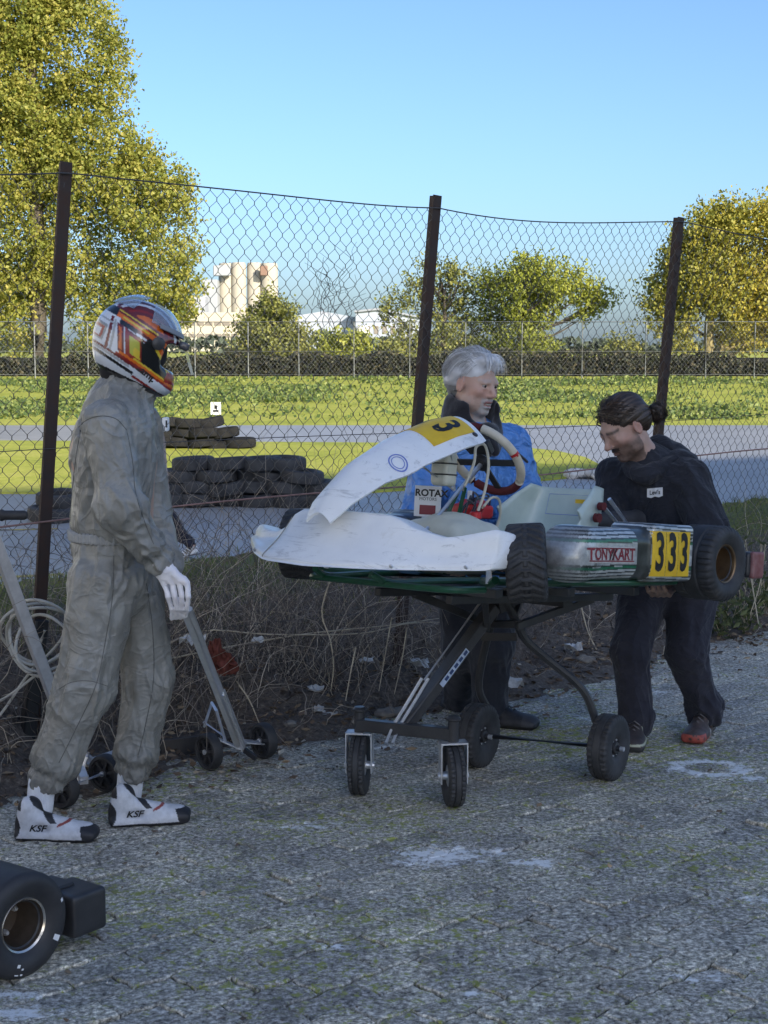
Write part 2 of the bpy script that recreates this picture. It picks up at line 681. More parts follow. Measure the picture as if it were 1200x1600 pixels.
# ---- paving of the yard
def paving_mat(name, per_object):
    m, nt, bs = new_mat(name)
    pos = nt.nodes.new('ShaderNodeNewGeometry').outputs['Position']
    n1 = noise_node(nt, 62, 7, .8, vec=pos)
    n2 = noise_node(nt, 2.2, 4, .6, vec=pos)
    n3 = noise_node(nt, 38, 6, .8, vec=pos)
    base = ramp(nt, n1.outputs['Fac'], [(.37, (.06, .056, .046)), (.455, (.28, .264, .22)), (.53, (.48, .455, .39)), (.61, (.92, .88, .77))])
    lowf = ramp(nt, n2.outputs['Fac'], [(.3, (.75, .75, .78)), (.7, (1.2, 1.18, 1.12))])
    c = mix(nt, 1.0, base.outputs['Color'], lowf.outputs['Color'], 'MULTIPLY')
    if per_object:
        tone = nt.nodes.new('ShaderNodeObjectInfo').outputs['Random']
    else:
        tone = node(nt, 'ShaderNodeAttribute', attribute_name='tone').outputs['Fac']
    tr = ramp(nt, tone, [(0, (.82, .82, .85)), (.5, (1.0, 1.0, 1.0)), (1, (1.18, 1.16, 1.12))])
    c = mix(nt, 1.0, c, tr.outputs['Color'], 'MULTIPLY')
    # moss
    nm = noise_node(nt, 26, 7, .8, vec=pos)
    nm2 = noise_node(nt, .9, 3, .5, vec=pos)
    mm = math_n(nt, 'ADD', nm.outputs['Fac'], math_n(nt, 'MULTIPLY', math_n(nt, 'SUBTRACT', nm2.outputs['Fac'], .5), .35))
    mf = ramp(nt, mm, [(.54, (0, 0, 0)), (.60, (.9, .9, .9))])
    c = mix(nt, mf.outputs['Color'], c, (.30, .33, .06, 1))
    nd = noise_node(nt, 5, 6, .7, vec=pos)
    df = ramp(nt, nd.outputs['Fac'], [(.52, (0, 0, 0)), (.68, (.6, .6, .6))])
    c = mix(nt, df.outputs['Color'], c, (.085, .085, .08, 1))
    # worn white paint and lime blotches, each where it lies on the blocks
    sep = nt.nodes.new('ShaderNodeSeparateXYZ'); nt.links.new(pos, sep.inputs[0])
    wn_ = noise_node(nt, 22, 6, .8, vec=pos)
    tot = None
    for (u, v, ru, rv, hole, amp) in [(690, 1336, 95, 20, 0, .62), (832, 1347, 48, 13, 0, .62), (1105, 1199, 66, 14, .55, .6), (25, 1583, 95, 14, 0, .62),
                               (15, 1555, 60, 10, 0, .62), (1010, 1080, 45, 6, 0, .55), (1085, 1082, 30, 5, 0, .5), (528, 1476, 58, 9, 0, .47), (1090, 1524, 75, 11, 0, .45),
                               (765, 1330, 40, 8, 0, .6), (590, 1168, 60, 8, 0, .5), (655, 1345, 70, 14, .0, .5), (740, 1548, 35, 8, 0, .45), (1175, 1215, 40, 9, 0, .55), (1190, 1405, 70, 10, 0, .45),
                               (180, 1232, 40, 8, 0, .5), (470, 1290, 90, 12, 0, .40), (930, 1120, 60, 9, 0, .42)]:
        p0 = G(u, v); px = G(u + ru, v); py = G(u, v - rv)
        rx, ry = (px - p0).length, (py - p0).length
        dx = math_n(nt, 'DIVIDE', math_n(nt, 'SUBTRACT', sep.outputs[0], p0.x), rx)
        dy = math_n(nt, 'DIVIDE', math_n(nt, 'SUBTRACT', sep.outputs[1], p0.y), ry)
        r = math_n(nt, 'SQRT', math_n(nt, 'ADD', math_n(nt, 'MULTIPLY', dx, dx), math_n(nt, 'MULTIPLY', dy, dy)))
        if hole:
            r = math_n(nt, 'ABSOLUTE', math_n(nt, 'SUBTRACT', r, .75)); r = math_n(nt, 'MULTIPLY', r, 2.6)
        k = math_n(nt, 'MULTIPLY', math_n(nt, 'SUBTRACT', 1.25, r, True), amp)
        tot = k if tot is None else math_n(nt, 'MAXIMUM', tot, k)
    pf = math_n(nt, 'ADD', math_n(nt, 'MULTIPLY', tot, .82), math_n(nt, 'MULTIPLY', math_n(nt, 'SUBTRACT', wn_.outputs['Fac'], .5), 2.0))
    pr = ramp(nt, pf, [(.27, (0, 0, 0)), (.50, (.9, .9, .9))])
    c = mix(nt, pr.outputs['Color'], c, (.88, .89, .88, 1))
    nt.links.new(c, bs.inputs['Base Color'])
    bs.inputs['Roughness'].default_value = .86
    bs.inputs['Specular IOR Level'].default_value = .35
    h = math_n(nt, 'ADD', n1.outputs['Fac'], math_n(nt, 'MULTIPLY', n3.outputs['Fac'], 1.3))
    b = node(nt, 'ShaderNodeBump', Strength=.55, Distance=.006)
    nt.links.new(h, b.inputs['Height'])
    nt.links.new(b.outputs['Normal'], bs.inputs['Normal'])
    return m

M_PAVE_O = paving_mat('worn concrete block', True)
M_PAVE_J = paving_mat('worn concrete blocks', False)
M_JOINT = mat('dirt and moss in joints', (.045, .042, .035), .95, col2=(.13, .145, .045), scale=6, bump=.6, bscale=90)

pave = mesh_obj('pavement', [ST(-60, -60, -.016), ST(60, -60, -.016), ST(60, .3, -.016), ST(-60, .3, -.016)], [(0, 1, 2, 3)], M_JOINT, smooth=False)
tag(pave, 'grey worn concrete block paving of the yard with moss and white blotches', 'paving', kind='structure')

BL, BW = .225, .1125
def zz(x): return .011 * (1 if int(math.floor(x * 4 + .5)) % 2 == 0 else -1)
def paver_mesh():
    out = []
    gap = .0022
    xs = [-.5, -.375, -.125, .125, .375]
    ys = [-.5, -.17, .17]
    sgn = [0, 1, -1, 1, -1, 0]
    lo_ = [(-.5, 0), (-.375, 1), (-.125, -1), (.125, 1), (.375, -1)]
    sd = [(-.5, 0), (-.17, 1), (.17, -1)]
    A = .007
    for x, g in lo_: out.append((x * BL, -BW / 2 + A * g))
    for y, g in sd: out.append((BL / 2 + A * g * .7, y * BW))
    for x, g in reversed(lo_[1:] + [(.5, 0)]): out.append((x * BL, BW / 2 + A * g))
    for y, g in reversed(sd[1:] + [(.5, 0)]): out.append((-BL / 2 + A * g * .7, y * BW))
    out = [Vector((x * (1 - gap / BL * 2), y * (1 - gap / BW * 2), 0)) for x, y in out]
    n = len(out)
    vs = [v + Vector((0, 0, -.02)) for v in out] + [v + Vector((0, 0, -.004)) for v in out] + [Vector((v.x * .965, v.y * .93, 0)) for v in out]
    fs = []
    for r in (0, 1):
        for i in range(n):
            j = (i + 1) % n
            fs.append((r * n + i, r * n + j, (r + 1) * n + j, (r + 1) * n + i))
    fs.append(tuple(2 * n + i for i in range(n)))
    return vs, fs
PV, PF = paver_mesh()
pm = bpy.data.meshes.new('paver'); pm.from_pydata(PV, [], PF); pm.update(); pm.materials.append(M_PAVE_O)
spots = []
ang = math.atan2(FE.y, FE.x)
for j in range(-62, -3):
    for i in range(-26, 48):
        s = (i + (.5 if j % 2 else 0)) * BL; t = j * BW
        p = ST(s, t)
        if p.y < 1.5 or abs(p.x) > .32 * p.y + 1.3: continue
        if p.y > 12: continue
        vis = abs(p.x) < .25 * p.y + .05 and p.y > 3.7
        spots.append((p, vis))
rr = random.Random(4)
def pave_T(p):
    z = rr.gauss(0, .0018) + .003 * math.sin(p.x * 1.7 + 1) * math.sin(p.y * 1.3)
    return Matrix.Translation(p + Vector((rr.gauss(0, .0015), rr.gauss(0, .0015), z - .002))) @ Euler((rr.gauss(0, .011), rr.gauss(0, .011), ang + rr.gauss(0, .012) + (math.pi if rr.random() < .5 else 0))).to_matrix().to_4x4()
spots.sort(key=lambda q: (not q[1], q[0].y))
jv, jf, jt = [], [], []
for k, (p, vis) in enumerate(spots):
    T = pave_T(p)
    if k < 300 and vis:
        o = bpy.data.objects.new('paver', pm); COL.objects.link(o)
        o.matrix_local = T; o.parent = pave
    else:
        n = len(jv); jv += [T @ v for v in PV]; jf += [tuple(i + n for i in f) for f in PF]; jt += [rr.random()] * len(PV)
o = mesh_obj('pavers', jv, jf, M_PAVE_J, pave, False, np.array(jt)); tag(o, kind='stuff')

# ---- soil bank carrying the fence
def bank_z(P):
    s, t = to_st(P)
    prof = np.interp(t, [-.75, -.42, -.1, .15, .5, .9, 1.6, 3.0, 5.0, 7.0, 9.0], [-.03, .012, .07, .18, .36, .42, .38, .15, -.28, -.66, -.74])
    edge = np.clip((t + .75) / .5, 0, 1)
    n = fbm(P * np.array([3.1, 3.1, 0]) + 5, 3, 4) * .07 + fbm(P * np.array([14., 14, 0]), 9, 3) * .022
    low = np.clip((s - 2.5) / 3, 0, 1) * .12 * np.exp(-((t - .7) / .8) ** 2)
    return prof + n * edge - low
ss = np.arange(-5, 13, .06); tt = np.concatenate([np.arange(-.8, 2.0, .045), np.arange(2.0, 9.2, .3)])
Sg, Tg = np.meshgrid(ss, tt, indexing='ij')
PB = np.stack([FA.x + FE.x * Sg + FN.x * Tg, FA.y + FE.y * Sg + FN.y * Tg, Sg * 0], -1).reshape(-1, 3)
PB[:, 2] = bank_z(PB)
_BZ = PB[:, 2].reshape(len(ss), len(tt))
def bz(p):
    q = Vector((p[0], p[1], 0)) - FA
    s, t = q.dot(FE), q.dot(FN)
    i = min(max(int((s - ss[0]) / .06), 0), len(ss) - 2); j = min(max(int(np.searchsorted(tt, t)) - 1, 0), len(tt) - 2)
    return float(_BZ[i, j])
def gridfaces(a, b):
    i, j = np.meshgrid(np.arange(a - 1), np.arange(b - 1), indexing='ij')
    q = (i * b + j).ravel()
    return np.stack([q, q + b, q + b + 1, q + 1], 1)
def soil_mat():
    m, nt, bs = new_mat('dark soil and leaf litter')
    pos = nt.nodes.new('ShaderNodeNewGeometry').outputs['Position']
    n1 = noise_node(nt, 45, 6, .75, vec=pos)
    base = ramp(nt, n1.outputs['Fac'], [(.3, (.05, .041, .034)), (.55, (.17, .137, .108)), (.75, (.40, .33, .24))])
    # grass-grown crown of the bank
    sx = nt.nodes.new('ShaderNodeSeparateXYZ'); nt.links.new(pos, sx.inputs[0])
    a = math_n(nt, 'ADD', math_n(nt, 'MULTIPLY', math_n(nt, 'SUBTRACT', sx.outputs[0], FA.x), FN.x), math_n(nt, 'MULTIPLY', math_n(nt, 'SUBTRACT', sx.outputs[1], FA.y), FN.y))
    n2 = noise_node(nt, 6, 4, .6, vec=pos)
    f = math_n(nt, 'ADD', a, math_n(nt, 'MULTIPLY', math_n(nt, 'SUBTRACT', n2.outputs['Fac'], .5), .8))
    fr = ramp(nt, math_n(nt, 'MULTIPLY', f, .5), [(.33, (0, 0, 0)), (.5, (1, 1, 1))])
    n3 = noise_node(nt, 60, 4, .7, vec=pos)
    gr = ramp(nt, n3.outputs['Fac'], [(.3, (.06, .08, .022)), (.7, (.20, .22, .06))])
    c = mix(nt, fr.outputs['Color'], base.outputs['Color'], gr.outputs['Color'])
    nt.links.new(c, bs.inputs['Base Color'])
    bs.inputs['Roughness'].default_value = .95
    b = node(nt, 'ShaderNodeBump', Strength=1.0, Distance=.02)
    nt.links.new(n1.outputs['Fac'], b.inputs['Height']); nt.links.new(b.outputs['Normal'], bs.inputs['Normal'])
    return m
M_SOIL = soil_mat()
bank = mesh_obj('soil_bank', PB, gridfaces(len(ss), len(tt)), M_SOIL)
tag(bank, 'dark soil bank with leaf litter along the foot of the fence', 'bank', kind='structure')

# ---- land beyond the fence
def land_z(x, y):
    return np.interp(y, [-50, 44, 60, 82, 3000], [TRACK_Z - .012, TRACK_Z - .012, -.35, 0.0, 0.0])
def field_mat():
    m, nt, bs = new_mat('mown grass and field')
    pos = nt.nodes.new('ShaderNodeNewGeometry').outputs['Position']
    n1 = noise_node(nt, .55, 9, .75, vec=pos)
    n2 = noise_node(nt, 9, 7, .8, vec=pos)
    g1 = ramp(nt, n1.outputs['Fac'], [(.3, (.25, .30, .055)), (.5, (.42, .44, .085)), (.72, (.52, .49, .15))])
    g2 = ramp(nt, n2.outputs['Fac'], [(.3, (.55, .6, .5)), (.7, (1.2, 1.15, 1.0))])
    c = mix(nt, 1.0, g1.outputs['Color'], g2.outputs['Color'], 'MULTIPLY')
    nt.links.new(c, bs.inputs['Base Color'])
    bs.inputs['Roughness'].default_value = .9; bs.inputs['Specular IOR Level'].default_value = .2
    b = node(nt, 'ShaderNodeBump', Strength=.5, Distance=.05)
    nt.links.new(n2.outputs['Fac'], b.inputs['Height']); nt.links.new(b.outputs['Normal'], bs.inputs['Normal'])
    return m
M_FIELD = field_mat()
xs = np.array([-2500, -800, -300, -120, -60, -30, -15, 0, 15, 30, 60, 120, 300, 800, 2500.])
ys = np.concatenate([np.arange(8, 90, 2.), [100, 130, 200, 400, 900, 2500, 4500]])
Xg, Yg = np.meshgrid(xs, ys, indexing='ij')
PG = np.stack([Xg, Yg, land_z(Xg, Yg)], -1).reshape(-1, 3)
# keep the sheet out from under the yard
s_, t_ = to_st(PG)
PG[:, 2] = np.where(t_ < 6.5, -1.3, PG[:, 2])
land = mesh_obj('ground', PG, gridfaces(len(xs), len(ys)), M_FIELD)
tag(land, 'flat grass land beyond the kart track', 'ground', kind='structure')

M_ASPHALT = mat('track asphalt', (.26, .265, .275), .5, col2=(.34, .34, .345), scale=.7, bump=.5, bscale=160, detail=8, coords='Object')
tr_pts = [(-14, 9.5), (-14, 24), (-14, 46), (60, 46), (60, 9), (20, 9)]
TP = [Vector((x, y, TRACK_Z)) for x, y in [(-90, 46.5), (-90, 14), (-12, 6), (-3, 12.5), (0, 14), (3, 17), (40, 14), (90, 14), (90, 46.5)]]
track = mesh_obj('track', TP, [tuple(reversed(range(len(TP))))], M_ASPHALT, smooth=False)
tag(track, 'grey asphalt kart track beyond the fence', 'track', kind='structure')

isl = [(-900, 772), (-300, 770), (0, 769), (250, 769), (420, 770), (560, 769), (660, 762), (760, 754), (860, 748), (915, 742), (934, 735), (936, 725), (915, 714), (870, 704), (800, 697), (700, 693), (560, 691), (400, 690), (200, 689), (0, 688), (-300, 687), (-900, 686)]
IP = [G(u, v, TRACK_Z + .03) for u, v in isl]
o = mesh_obj('grass_island', IP, [tuple(range(len(IP)))], M_FIELD, smooth=False)
tag(o, 'bright mown grass between two arms of the track', 'grass', kind='structure')
b = MB()
for i in range(len(IP) - 1): b.add([IP[i], IP[i + 1], IP[i + 1] + Vector((0, 0, -.05)), IP[i] + Vector((0, 0, -.05))], [(0, 1, 2, 3)])
b.build('grass_edge', M_FIELD, o, smooth=False)

M_LINE = mat('worn yellow line paint', (.45, .36, .10), .8, col2=(.10, .10, .095), scale=3, lo=.45, hi=.6)
M_WLINE = mat('worn white line paint', (.55, .55, .55), .8, col2=(.12, .12, .12), scale=2.5, lo=.42, hi=.6)
for (u0, u1, v0, v1, m_) in [(-40, 90, 829, 826, M_LINE), (-20, 100, 903, 897, M_LINE), (300, 420, 911, 905, M_WLINE), (560, 625, 806, 803, M_WLINE)]:
    a, c = G(u0, v0, TRACK_Z + .005), G(u1, v1, TRACK_Z + .005)
    d = (c - a).normalized().cross(Vector((0, 0, 1))) * .07
    o = mesh_obj('line_marking', [a - d, c - d, c + d, a + d], [(0, 1, 2, 3)], m_, track, smooth=False)

# ---- crop rows in the field: leaf tufts nobody could count
def leaf_cloud(P, size, size_var=.4, aspect=.6, rng=RNG, up=0.0, bend=True):
    """one bent quad leaf (4 triangles) per point"""
    n = len(P)
    d = rng.normal(size=(n, 3)); d[:, 2] += up; d /= np.linalg.norm(d, axis=1, keepdims=True)
    r = rng.normal(size=(n, 3)); r -= (r * d).sum(1, keepdims=True) * d; r /= np.linalg.norm(r, axis=1, keepdims=True)
    nn = np.cross(d, r)
    L = size * (1 + size_var * rng.uniform(-1, 1, n))[:, None]
    w = L * aspect * .5
    a = P - d * L * .5
    V = np.stack([a, P + r * w + nn * L * .12, P + d * L * .5, P - r * w + nn * L * .12], 1)
    base = np.arange(n)[:, None] * 4
    F = np.concatenate([base + np.array([[0, 1, 2]]), base + np.array([[0, 2, 3]])], 0)
    return V.reshape(-1, 3), F

rng = np.random.default_rng(5)
N = 8000
yy = 47 + 32 * rng.random(N) ** 1.1; xx = rng.uniform(-.27, .27, N) * yy + rng.normal(0, .3, N)
den = vnoise(np.stack([xx * .22, yy * .15, yy * 0], 1), 4)
keep = rng.random(N) < np.clip(.38 + 1.0 * den, .04, 1)
xx, yy = xx[keep], yy[keep]
P = np.repeat(np.stack([xx, yy, land_z(xx, yy) + .07], 1), 12, 0)
P += rng.normal(0, 1, P.shape) * np.array([.3, .3, .05])
V, F = leaf_cloud(P, .145, .5, .65, rng, up=.5)
M_CROP = attr_mat('crop leaves', [(0, (.05, .09, .03)), (.5, (.13, .18, .05)), (1, (.28, .31, .09))], .55, translucent=.2)
o = mesh_obj('crop_leaves', V, F, M_CROP, None, False, np.repeat(rng.random(len(P)), 4))
tag(o, 'dark green leafy crop growing in the far field', 'crop', kind='stuff')

# ---- tall warehouse off to the right whose shadow lies over the yard and the near track
M_BRICK = mat('pale rendered wall', (.50, .48, .45), .9, col2=(.42, .40, .37), scale=.4, bump=.3, bscale=6)
M_ROOFM = mat('dark roofing felt', (.07, .07, .075), .9)
M_GLASS_D = mat('dark window glass', (.03, .04, .05), .08)
M_WHITE_F = mat('white window frame', (.7, .7, .7), .5)
_sh = Vector((math.sin(SUN_AZ), math.cos(SUN_AZ), 0)); _sn = Vector((-_sh.y, _sh.x, 0))
_D = 65.0; WH = _D * math.tan(SUN_EL) + TRACK_Z
cA = Vector((-6.2, 24, 0)) + _sh * _D; cB = Vector((8, 31.5, 0)) + _sh * _D
cC = cA + (cB - cA).normalized() * 20; cD = cA - _sn * 13
wb = empty('warehouse', (cA.x, cA.y, 0), label='tall pale warehouse standing off to the right of the track', cat='building')
fp = [cD, cA, cC, cC + _sh * 16, cD + _sh * 16]
b = MB(); b.prism([Vector((p.x, p.y, -1)) for p in fp], (0, 0, WH + 1)); b.build('wall', M_BRICK, wb, world_space=True, smooth=False)
cen_ = (cA + cC + cD) / 3 + _sh * 8
b = MB(); b.prism([Vector((p.x, p.y, WH)) + (Vector((cen_.x, cen_.y, WH)) - Vector((p.x, p.y, WH))).normalized() * .4 for p in fp], (0, 0, .3)); b.build('roof', M_ROOFM, wb, world_space=True, smooth=False)
for i in range(4):
    for j in range(6):
        c = cD.lerp(cA, (i + .5) / 4) + Vector((0, 0, 3 + j * 4.2)); ex_ = (cA - cD).normalized()
        b = MB(); b.box(c - _sh * .03, (1.8, .14, 1.6), Matrix((ex_, _sh, Vector((0, 0, 1)))).transposed(), .02); f_ = b.build('window', M_WHITE_F, wb, world_space=True)
        b = MB(); b.box(c - _sh * .11, (1.6, .03, 1.4), Matrix((ex_, _sh, Vector((0, 0, 1)))).transposed()); b.build('pane', M_GLASS_D, f_, world_space=True)

# ---- unseen white building added left of the yard to bounce sun into the shade
ch = empty('bounce_building', (-15, 5, 0), label='long white building added out of view on the left to bounce sunlight', cat='building')
M_WALLW = mat('white render', (.82, .81, .78), .85, col2=(.76, .75, .72), scale=.6)
b = MB(); b.box((-22, 5, 4.0), (14, 60, 10), bevel=.05); b.build('wall', M_WALLW, ch, world_space=True)
b = MB(); b.box((-22, 5, 9.12), (14.6, 60.6, .24), bevel=.03); b.build('roof', M_ROOFM, ch, world_space=True)
for i in range(10):
    for z in (2.0, 5.6):
        y = -21 + i * 5.8
        b = MB(); b.box((-14.97, y, z), (.16, 1.5, 1.5), bevel=.02); f_ = b.build('window', M_WHITE_F, ch, world_space=True)
        b = MB(); b.box((-14.88, y, z), (.03, 1.3, 1.3)); b.build('pane', M_GLASS_D, f_, world_space=True)

# ---- far works with silos
M_SILO = mat('cream silo concrete', (.46, .42, .34), .85, col2=(.38, .35, .29), scale=.12)
M_SILOG = mat('grey silo cladding', (.36, .38, .40), .8)
M_SILOR = mat('rust red cladding', (.24, .15, .11), .8)
M_CREAM = mat('cream factory wall', (.52, .47, .37), .85)
M_BAND = mat('brown window band', (.22, .19, .16), .6)
M_HALL = mat('blue grey hall cladding', (.36, .40, .47), .75)
M_HROOF = mat('grey hall roof', (.28, .30, .34), .7)
M_HWHITE = mat('white tank wall', (.58, .57, .54), .7)
D0 = 460.0
def sx(u, d=D0): return (u - 600) / FPX * d
def sz(v, d=D0): return CAM_Z + (540 - v) / FPX * d
si = empty('silo_block', (sx(388), D0, 0), label='tall cream silos with a rust red cap far behind the trees', cat='silos')
for (u0, u1, v, m_) in [(344, 368, 418, M_SILO), (364, 387, 417, M_SILO), (388, 411, 417, M_SILO), (409, 436, 418, M_SILO)]:
    b = MB(); r = (sx(u1) - sx(u0)) / 2
    b.lathe([(0, r), (sz(v), r), (sz(v) + .8, r * .9)], (sx((u0 + u1) / 2), D0 + rr.uniform(-1, 1), 0), (0, 0, 1), 20)
    b.build('silo', m_, si, world_space=True, angle=30)
b = MB(); b.box((sx(352), D0 - 4, sz(426)), (sx(368) - sx(342), 3, sz(418) - sz(434)), bevel=.2); b.build('headhouse', M_SILOG, si, world_space=True)
b = MB(); b.box((sx(416), D0 - 4.2, sz(426)), (sx(422) - sx(411), 2, sz(418) - sz(433)), bevel=.2); b.build('stair_cap', M_SILOR, si, world_space=True)
b = MB(); b.box((sx(335), D0 - 2, sz(440) / 2), (sx(347) - sx(324), 12, sz(440)), bevel=.2); b.build('side_tower', M_SILOG, si, world_space=True)
for u in (352, 362, 377, 395, 404, 421, 430):
    b = MB(); b.tube([(sx(u), D0, sz(418)), (sx(u), D0, sz(412))], .3, 5); b.build('vent_pipe', M_SILOG, si, world_space=True)

fb = empty('factory_building', (sx(320), D0 - 40, 0), label='low cream factory with brown window bands in front of the silos', cat='building')
d1 = D0 - 40
b = MB(); b.box((sx(300, d1), d1, sz(490, d1) / 2), (sx(380, d1) - sx(220, d1), 20, sz(490, d1)), bevel=.2); b.build('wall', M_CREAM, fb, world_space=True)
for v in (503, 521):
    for u in range(226, 378, 13):
        b = MB(); b.box((sx(u + 5, d1), d1 - 10.05, sz(v + 4, d1)), (sx(u + 11, d1) - sx(u, d1), .12, sz(v, d1) - sz(v + 6, d1))); b.build('window', M_BAND, fb, world_space=True)
b = MB(); b.box((sx(308, d1), d1 + 4, sz(478, d1)), (sx(322, d1) - sx(292, d1), 8, sz(464, d1) - sz(491, d1)), bevel=.1); b.build('plant_room', M_SILOG, fb, world_space=True)

hb = empty('factory_hall', (sx(560), D0 - 20, 0), label='blue grey factory hall with a shallow pitched roof beyond the field', cat='building')
d2 = D0 - 20
def hp(u, v, dd=0): return Vector((sx(u, d2 + dd), d2 + dd, sz(v, d2)))
b = MB(); b.prism([hp(440, 560), hp(440, 498), hp(505, 487), hp(560, 497), hp(560, 560)], (0, 24, 0)); b.build('wall', M_HALL, hb, world_space=True, smooth=False)
b = MB(); b.prism([hp(556, 560, -6), hp(556, 489, -6), hp(590, 486, -6), hp(660, 499, -6), hp(660, 560, -6)], (0, 24, 0)); b.build('annex_wall', M_HALL, hb, world_space=True, smooth=False)
b = MB(); b.prism([hp(554, 489.5, -7), hp(590, 486, -7), hp(662, 499, -7), hp(662, 496.5, -7), hp(590, 483, -7), hp(554, 487, -7)], (0, 26, 0)); b.build('roof', M_HROOF, hb, world_space=True, smooth=False)
for k in range(7):
    b = MB(); b.box(hp(562 + k * 13, 516, -6.15), (1.2, .2, 2.2)); b.build('window', M_BAND, hb, world_space=True)
b = MB(); b.box(hp(574, 545, -14), (6.0, 5, 6)); b.build('white_store', M_HWHITE, hb, world_space=True, smooth=False)
b = MB(); b.lathe([(0, 1.9), (7.8, 1.9), (8.4, 1.2)], hp(566, 556, -16), (0, 0, 1), 16); b.build('tank', M_HWHITE, hb, world_space=True)
b = MB(); b.box(hp(585, 551, -15), (4, 4, 3)); b.build('white_shed', M_HWHITE, hb, world_space=True, smooth=False)
# ================================================================== FENCE
M_POST = mat('dark brown painted steel', (.030, .018, .014), .55, col2=(.055, .028, .018), scale=18, bump=.25, bscale=90, rvar=.3)
M_WIRE = mat('weathered galvanised wire', (.085, .088, .09), .5, metal=.4, col2=(.13, .11, .09), scale=9)
M_ROPE = mat('faded pink cord', (.34, .20, .17), .8, col2=(.20, .12, .10), scale=30)
LEAN = Vector((.205, .03, 0)) / 2.35
POST_H = 2.36
fence = empty('chain_link_fence', ST(0, 0), label='tall chain link fence on leaning dark brown steel posts behind the karts', cat='fence')
def lean(p):
    return p + LEAN * max(p.z, 0)
post_s = [-2.02, 0.0, 2.0, 3.88, 5.9, 7.9]
for s in post_s:
    b = MB()
    p0, p1 = ST(s, .0, -.25), lean(ST(s, 0, POST_H))
    ax = (p1 - p0)
    b.bar(p0, p1, .052, .007, up=FN)
    b.bar(p0 + FN * .027, p1 + FN * .027, .007, .046, up=FN)
    b.build('post', M_POST, fence, world_space=True, smooth=False)
# brace stub at the leftmost post in view
b = MB(); b.bar(ST(-.06, -.06, -.1), ST(.06, -.03, .56), .06, .045, up=FN, bevel=.006)
b.build('post_sleeve', mat('black plastic sleeve', (.010, .011, .013), .45), fence, world_space=True)

def top_z(s):
    for a, c in zip(post_s[:-1], post_s[1:]):
        if a <= s <= c:
            f = (s - a) / (c - a); L = c - a
            return 2.315 + .02 * math.sin(s * 2.1) - .035 * 4 * f * (1 - f)
    return 2.3
WD, HD = .066, .086
strands = np.arange(-2.0, 7.8, WD / 2)
nseg = 55
V, F = [], []
kk = np.arange(nseg + 1)
for i, s0 in enumerate(strands):
    z = kk * HD / 2
    tz = top_z(s0)
    z = tz - (z[-1] - z) * (tz - 0.01) / z[-1]
    sg = np.where((kk + i) % 2 == 0, 1, -1)
    s = s0 + sg * WD / 4 * 1.02
    t = sg * .0022 * np.where(i % 2, 1, -1)
    # soften the zigzag: wire runs a short way upright at each knuckle
    z2 = np.repeat(z, 2); s2 = np.repeat(s, 2); t2 = np.repeat(t, 2)
    z2[0::2] -= .006; z2[1::2] += .006
    Q = np.stack([s2, t2, z2], 1)
    w = vnoise(np.stack([Q[:, 0] * 1.3, Q[:, 2] * 1.6, Q[:, 0] * 0], 1), 21)
    w2 = vnoise(np.stack([Q[:, 0] * 2.3, Q[:, 2] * 2.9, Q[:, 0] * 0 + 4], 1), 22)
    w3 = vnoise(np.stack([Q[:, 0] * 2.1, Q[:, 2] * 1.1, Q[:, 0] * 0 + 9], 1), 23)
    fade = np.clip((tz - Q[:, 2]) / .3, 0, 1)
    lowf = 1 + 2.0 * np.clip(.6 - Q[:, 2], 0, 1)
    Q[:, 0] += (w * .016 + w2 * .007) * fade * lowf
    Q[:, 2] += (w3 * .012) * fade * lowf
    Q[:, 1] += w2 * .018 * fade * lowf
    P = np.array(FA)[None] + Q[:, :1] * np.array(FE) + Q[:, 1:2] * np.array(FN) + Q[:, 2:] * np.array([0, 0, 1.])
    P += np.array(LEAN)[None] * np.maximum(P[:, 2:], 0)
    r = .0019
    e = np.array(FE); nrm = np.array(FN)
    ring = np.stack([P + e * r, P - e * r * .5 + nrm * r * .87, P - e * r * .5 - nrm * r * .87], 1).reshape(-1, 3)
    m = len(P); base = i * m * 3
    a = np.arange(m - 1)[:, None] * 3
    for k in range(3):
        l = (k + 1) % 3
        F.append(np.concatenate([a + k, a + l, a + 3 + l, a + 3 + k], 1) + base)
    V.append(ring)
o = mesh_obj('wire_mesh', np.concatenate(V), np.concatenate(F), M_WIRE, fence, True, world_space=True)
tag(o, kind='stuff')
def wire(zf, r, m_, name, n=160, s0=-2.0, s1=7.8, t=-.012):
    b = MB(); pts = []
    for k in range(n):
        s = s0 + (s1 - s0) * k / (n - 1)
        pts.append(lean(ST(s, t, zf(s))))
    b.tube(pts, r, 5); b.build(name, m_, fence, world_space=True)
wire(lambda s: top_z(s) + .002, .0032, M_WIRE, 'top_wire')
wire(lambda s: .955 + .012 * s + .012 * math.sin(s * 1.7), .0042, M_ROPE, 'tension_cord')
wire(lambda s: 1.235 + .012 * math.sin(s * 1.1 + 1), .0018, M_WIRE, 'line_wire')
wire(lambda s: .40 + .02 * math.sin(s * 2.3), .0018, M_WIRE, 'line_wire')

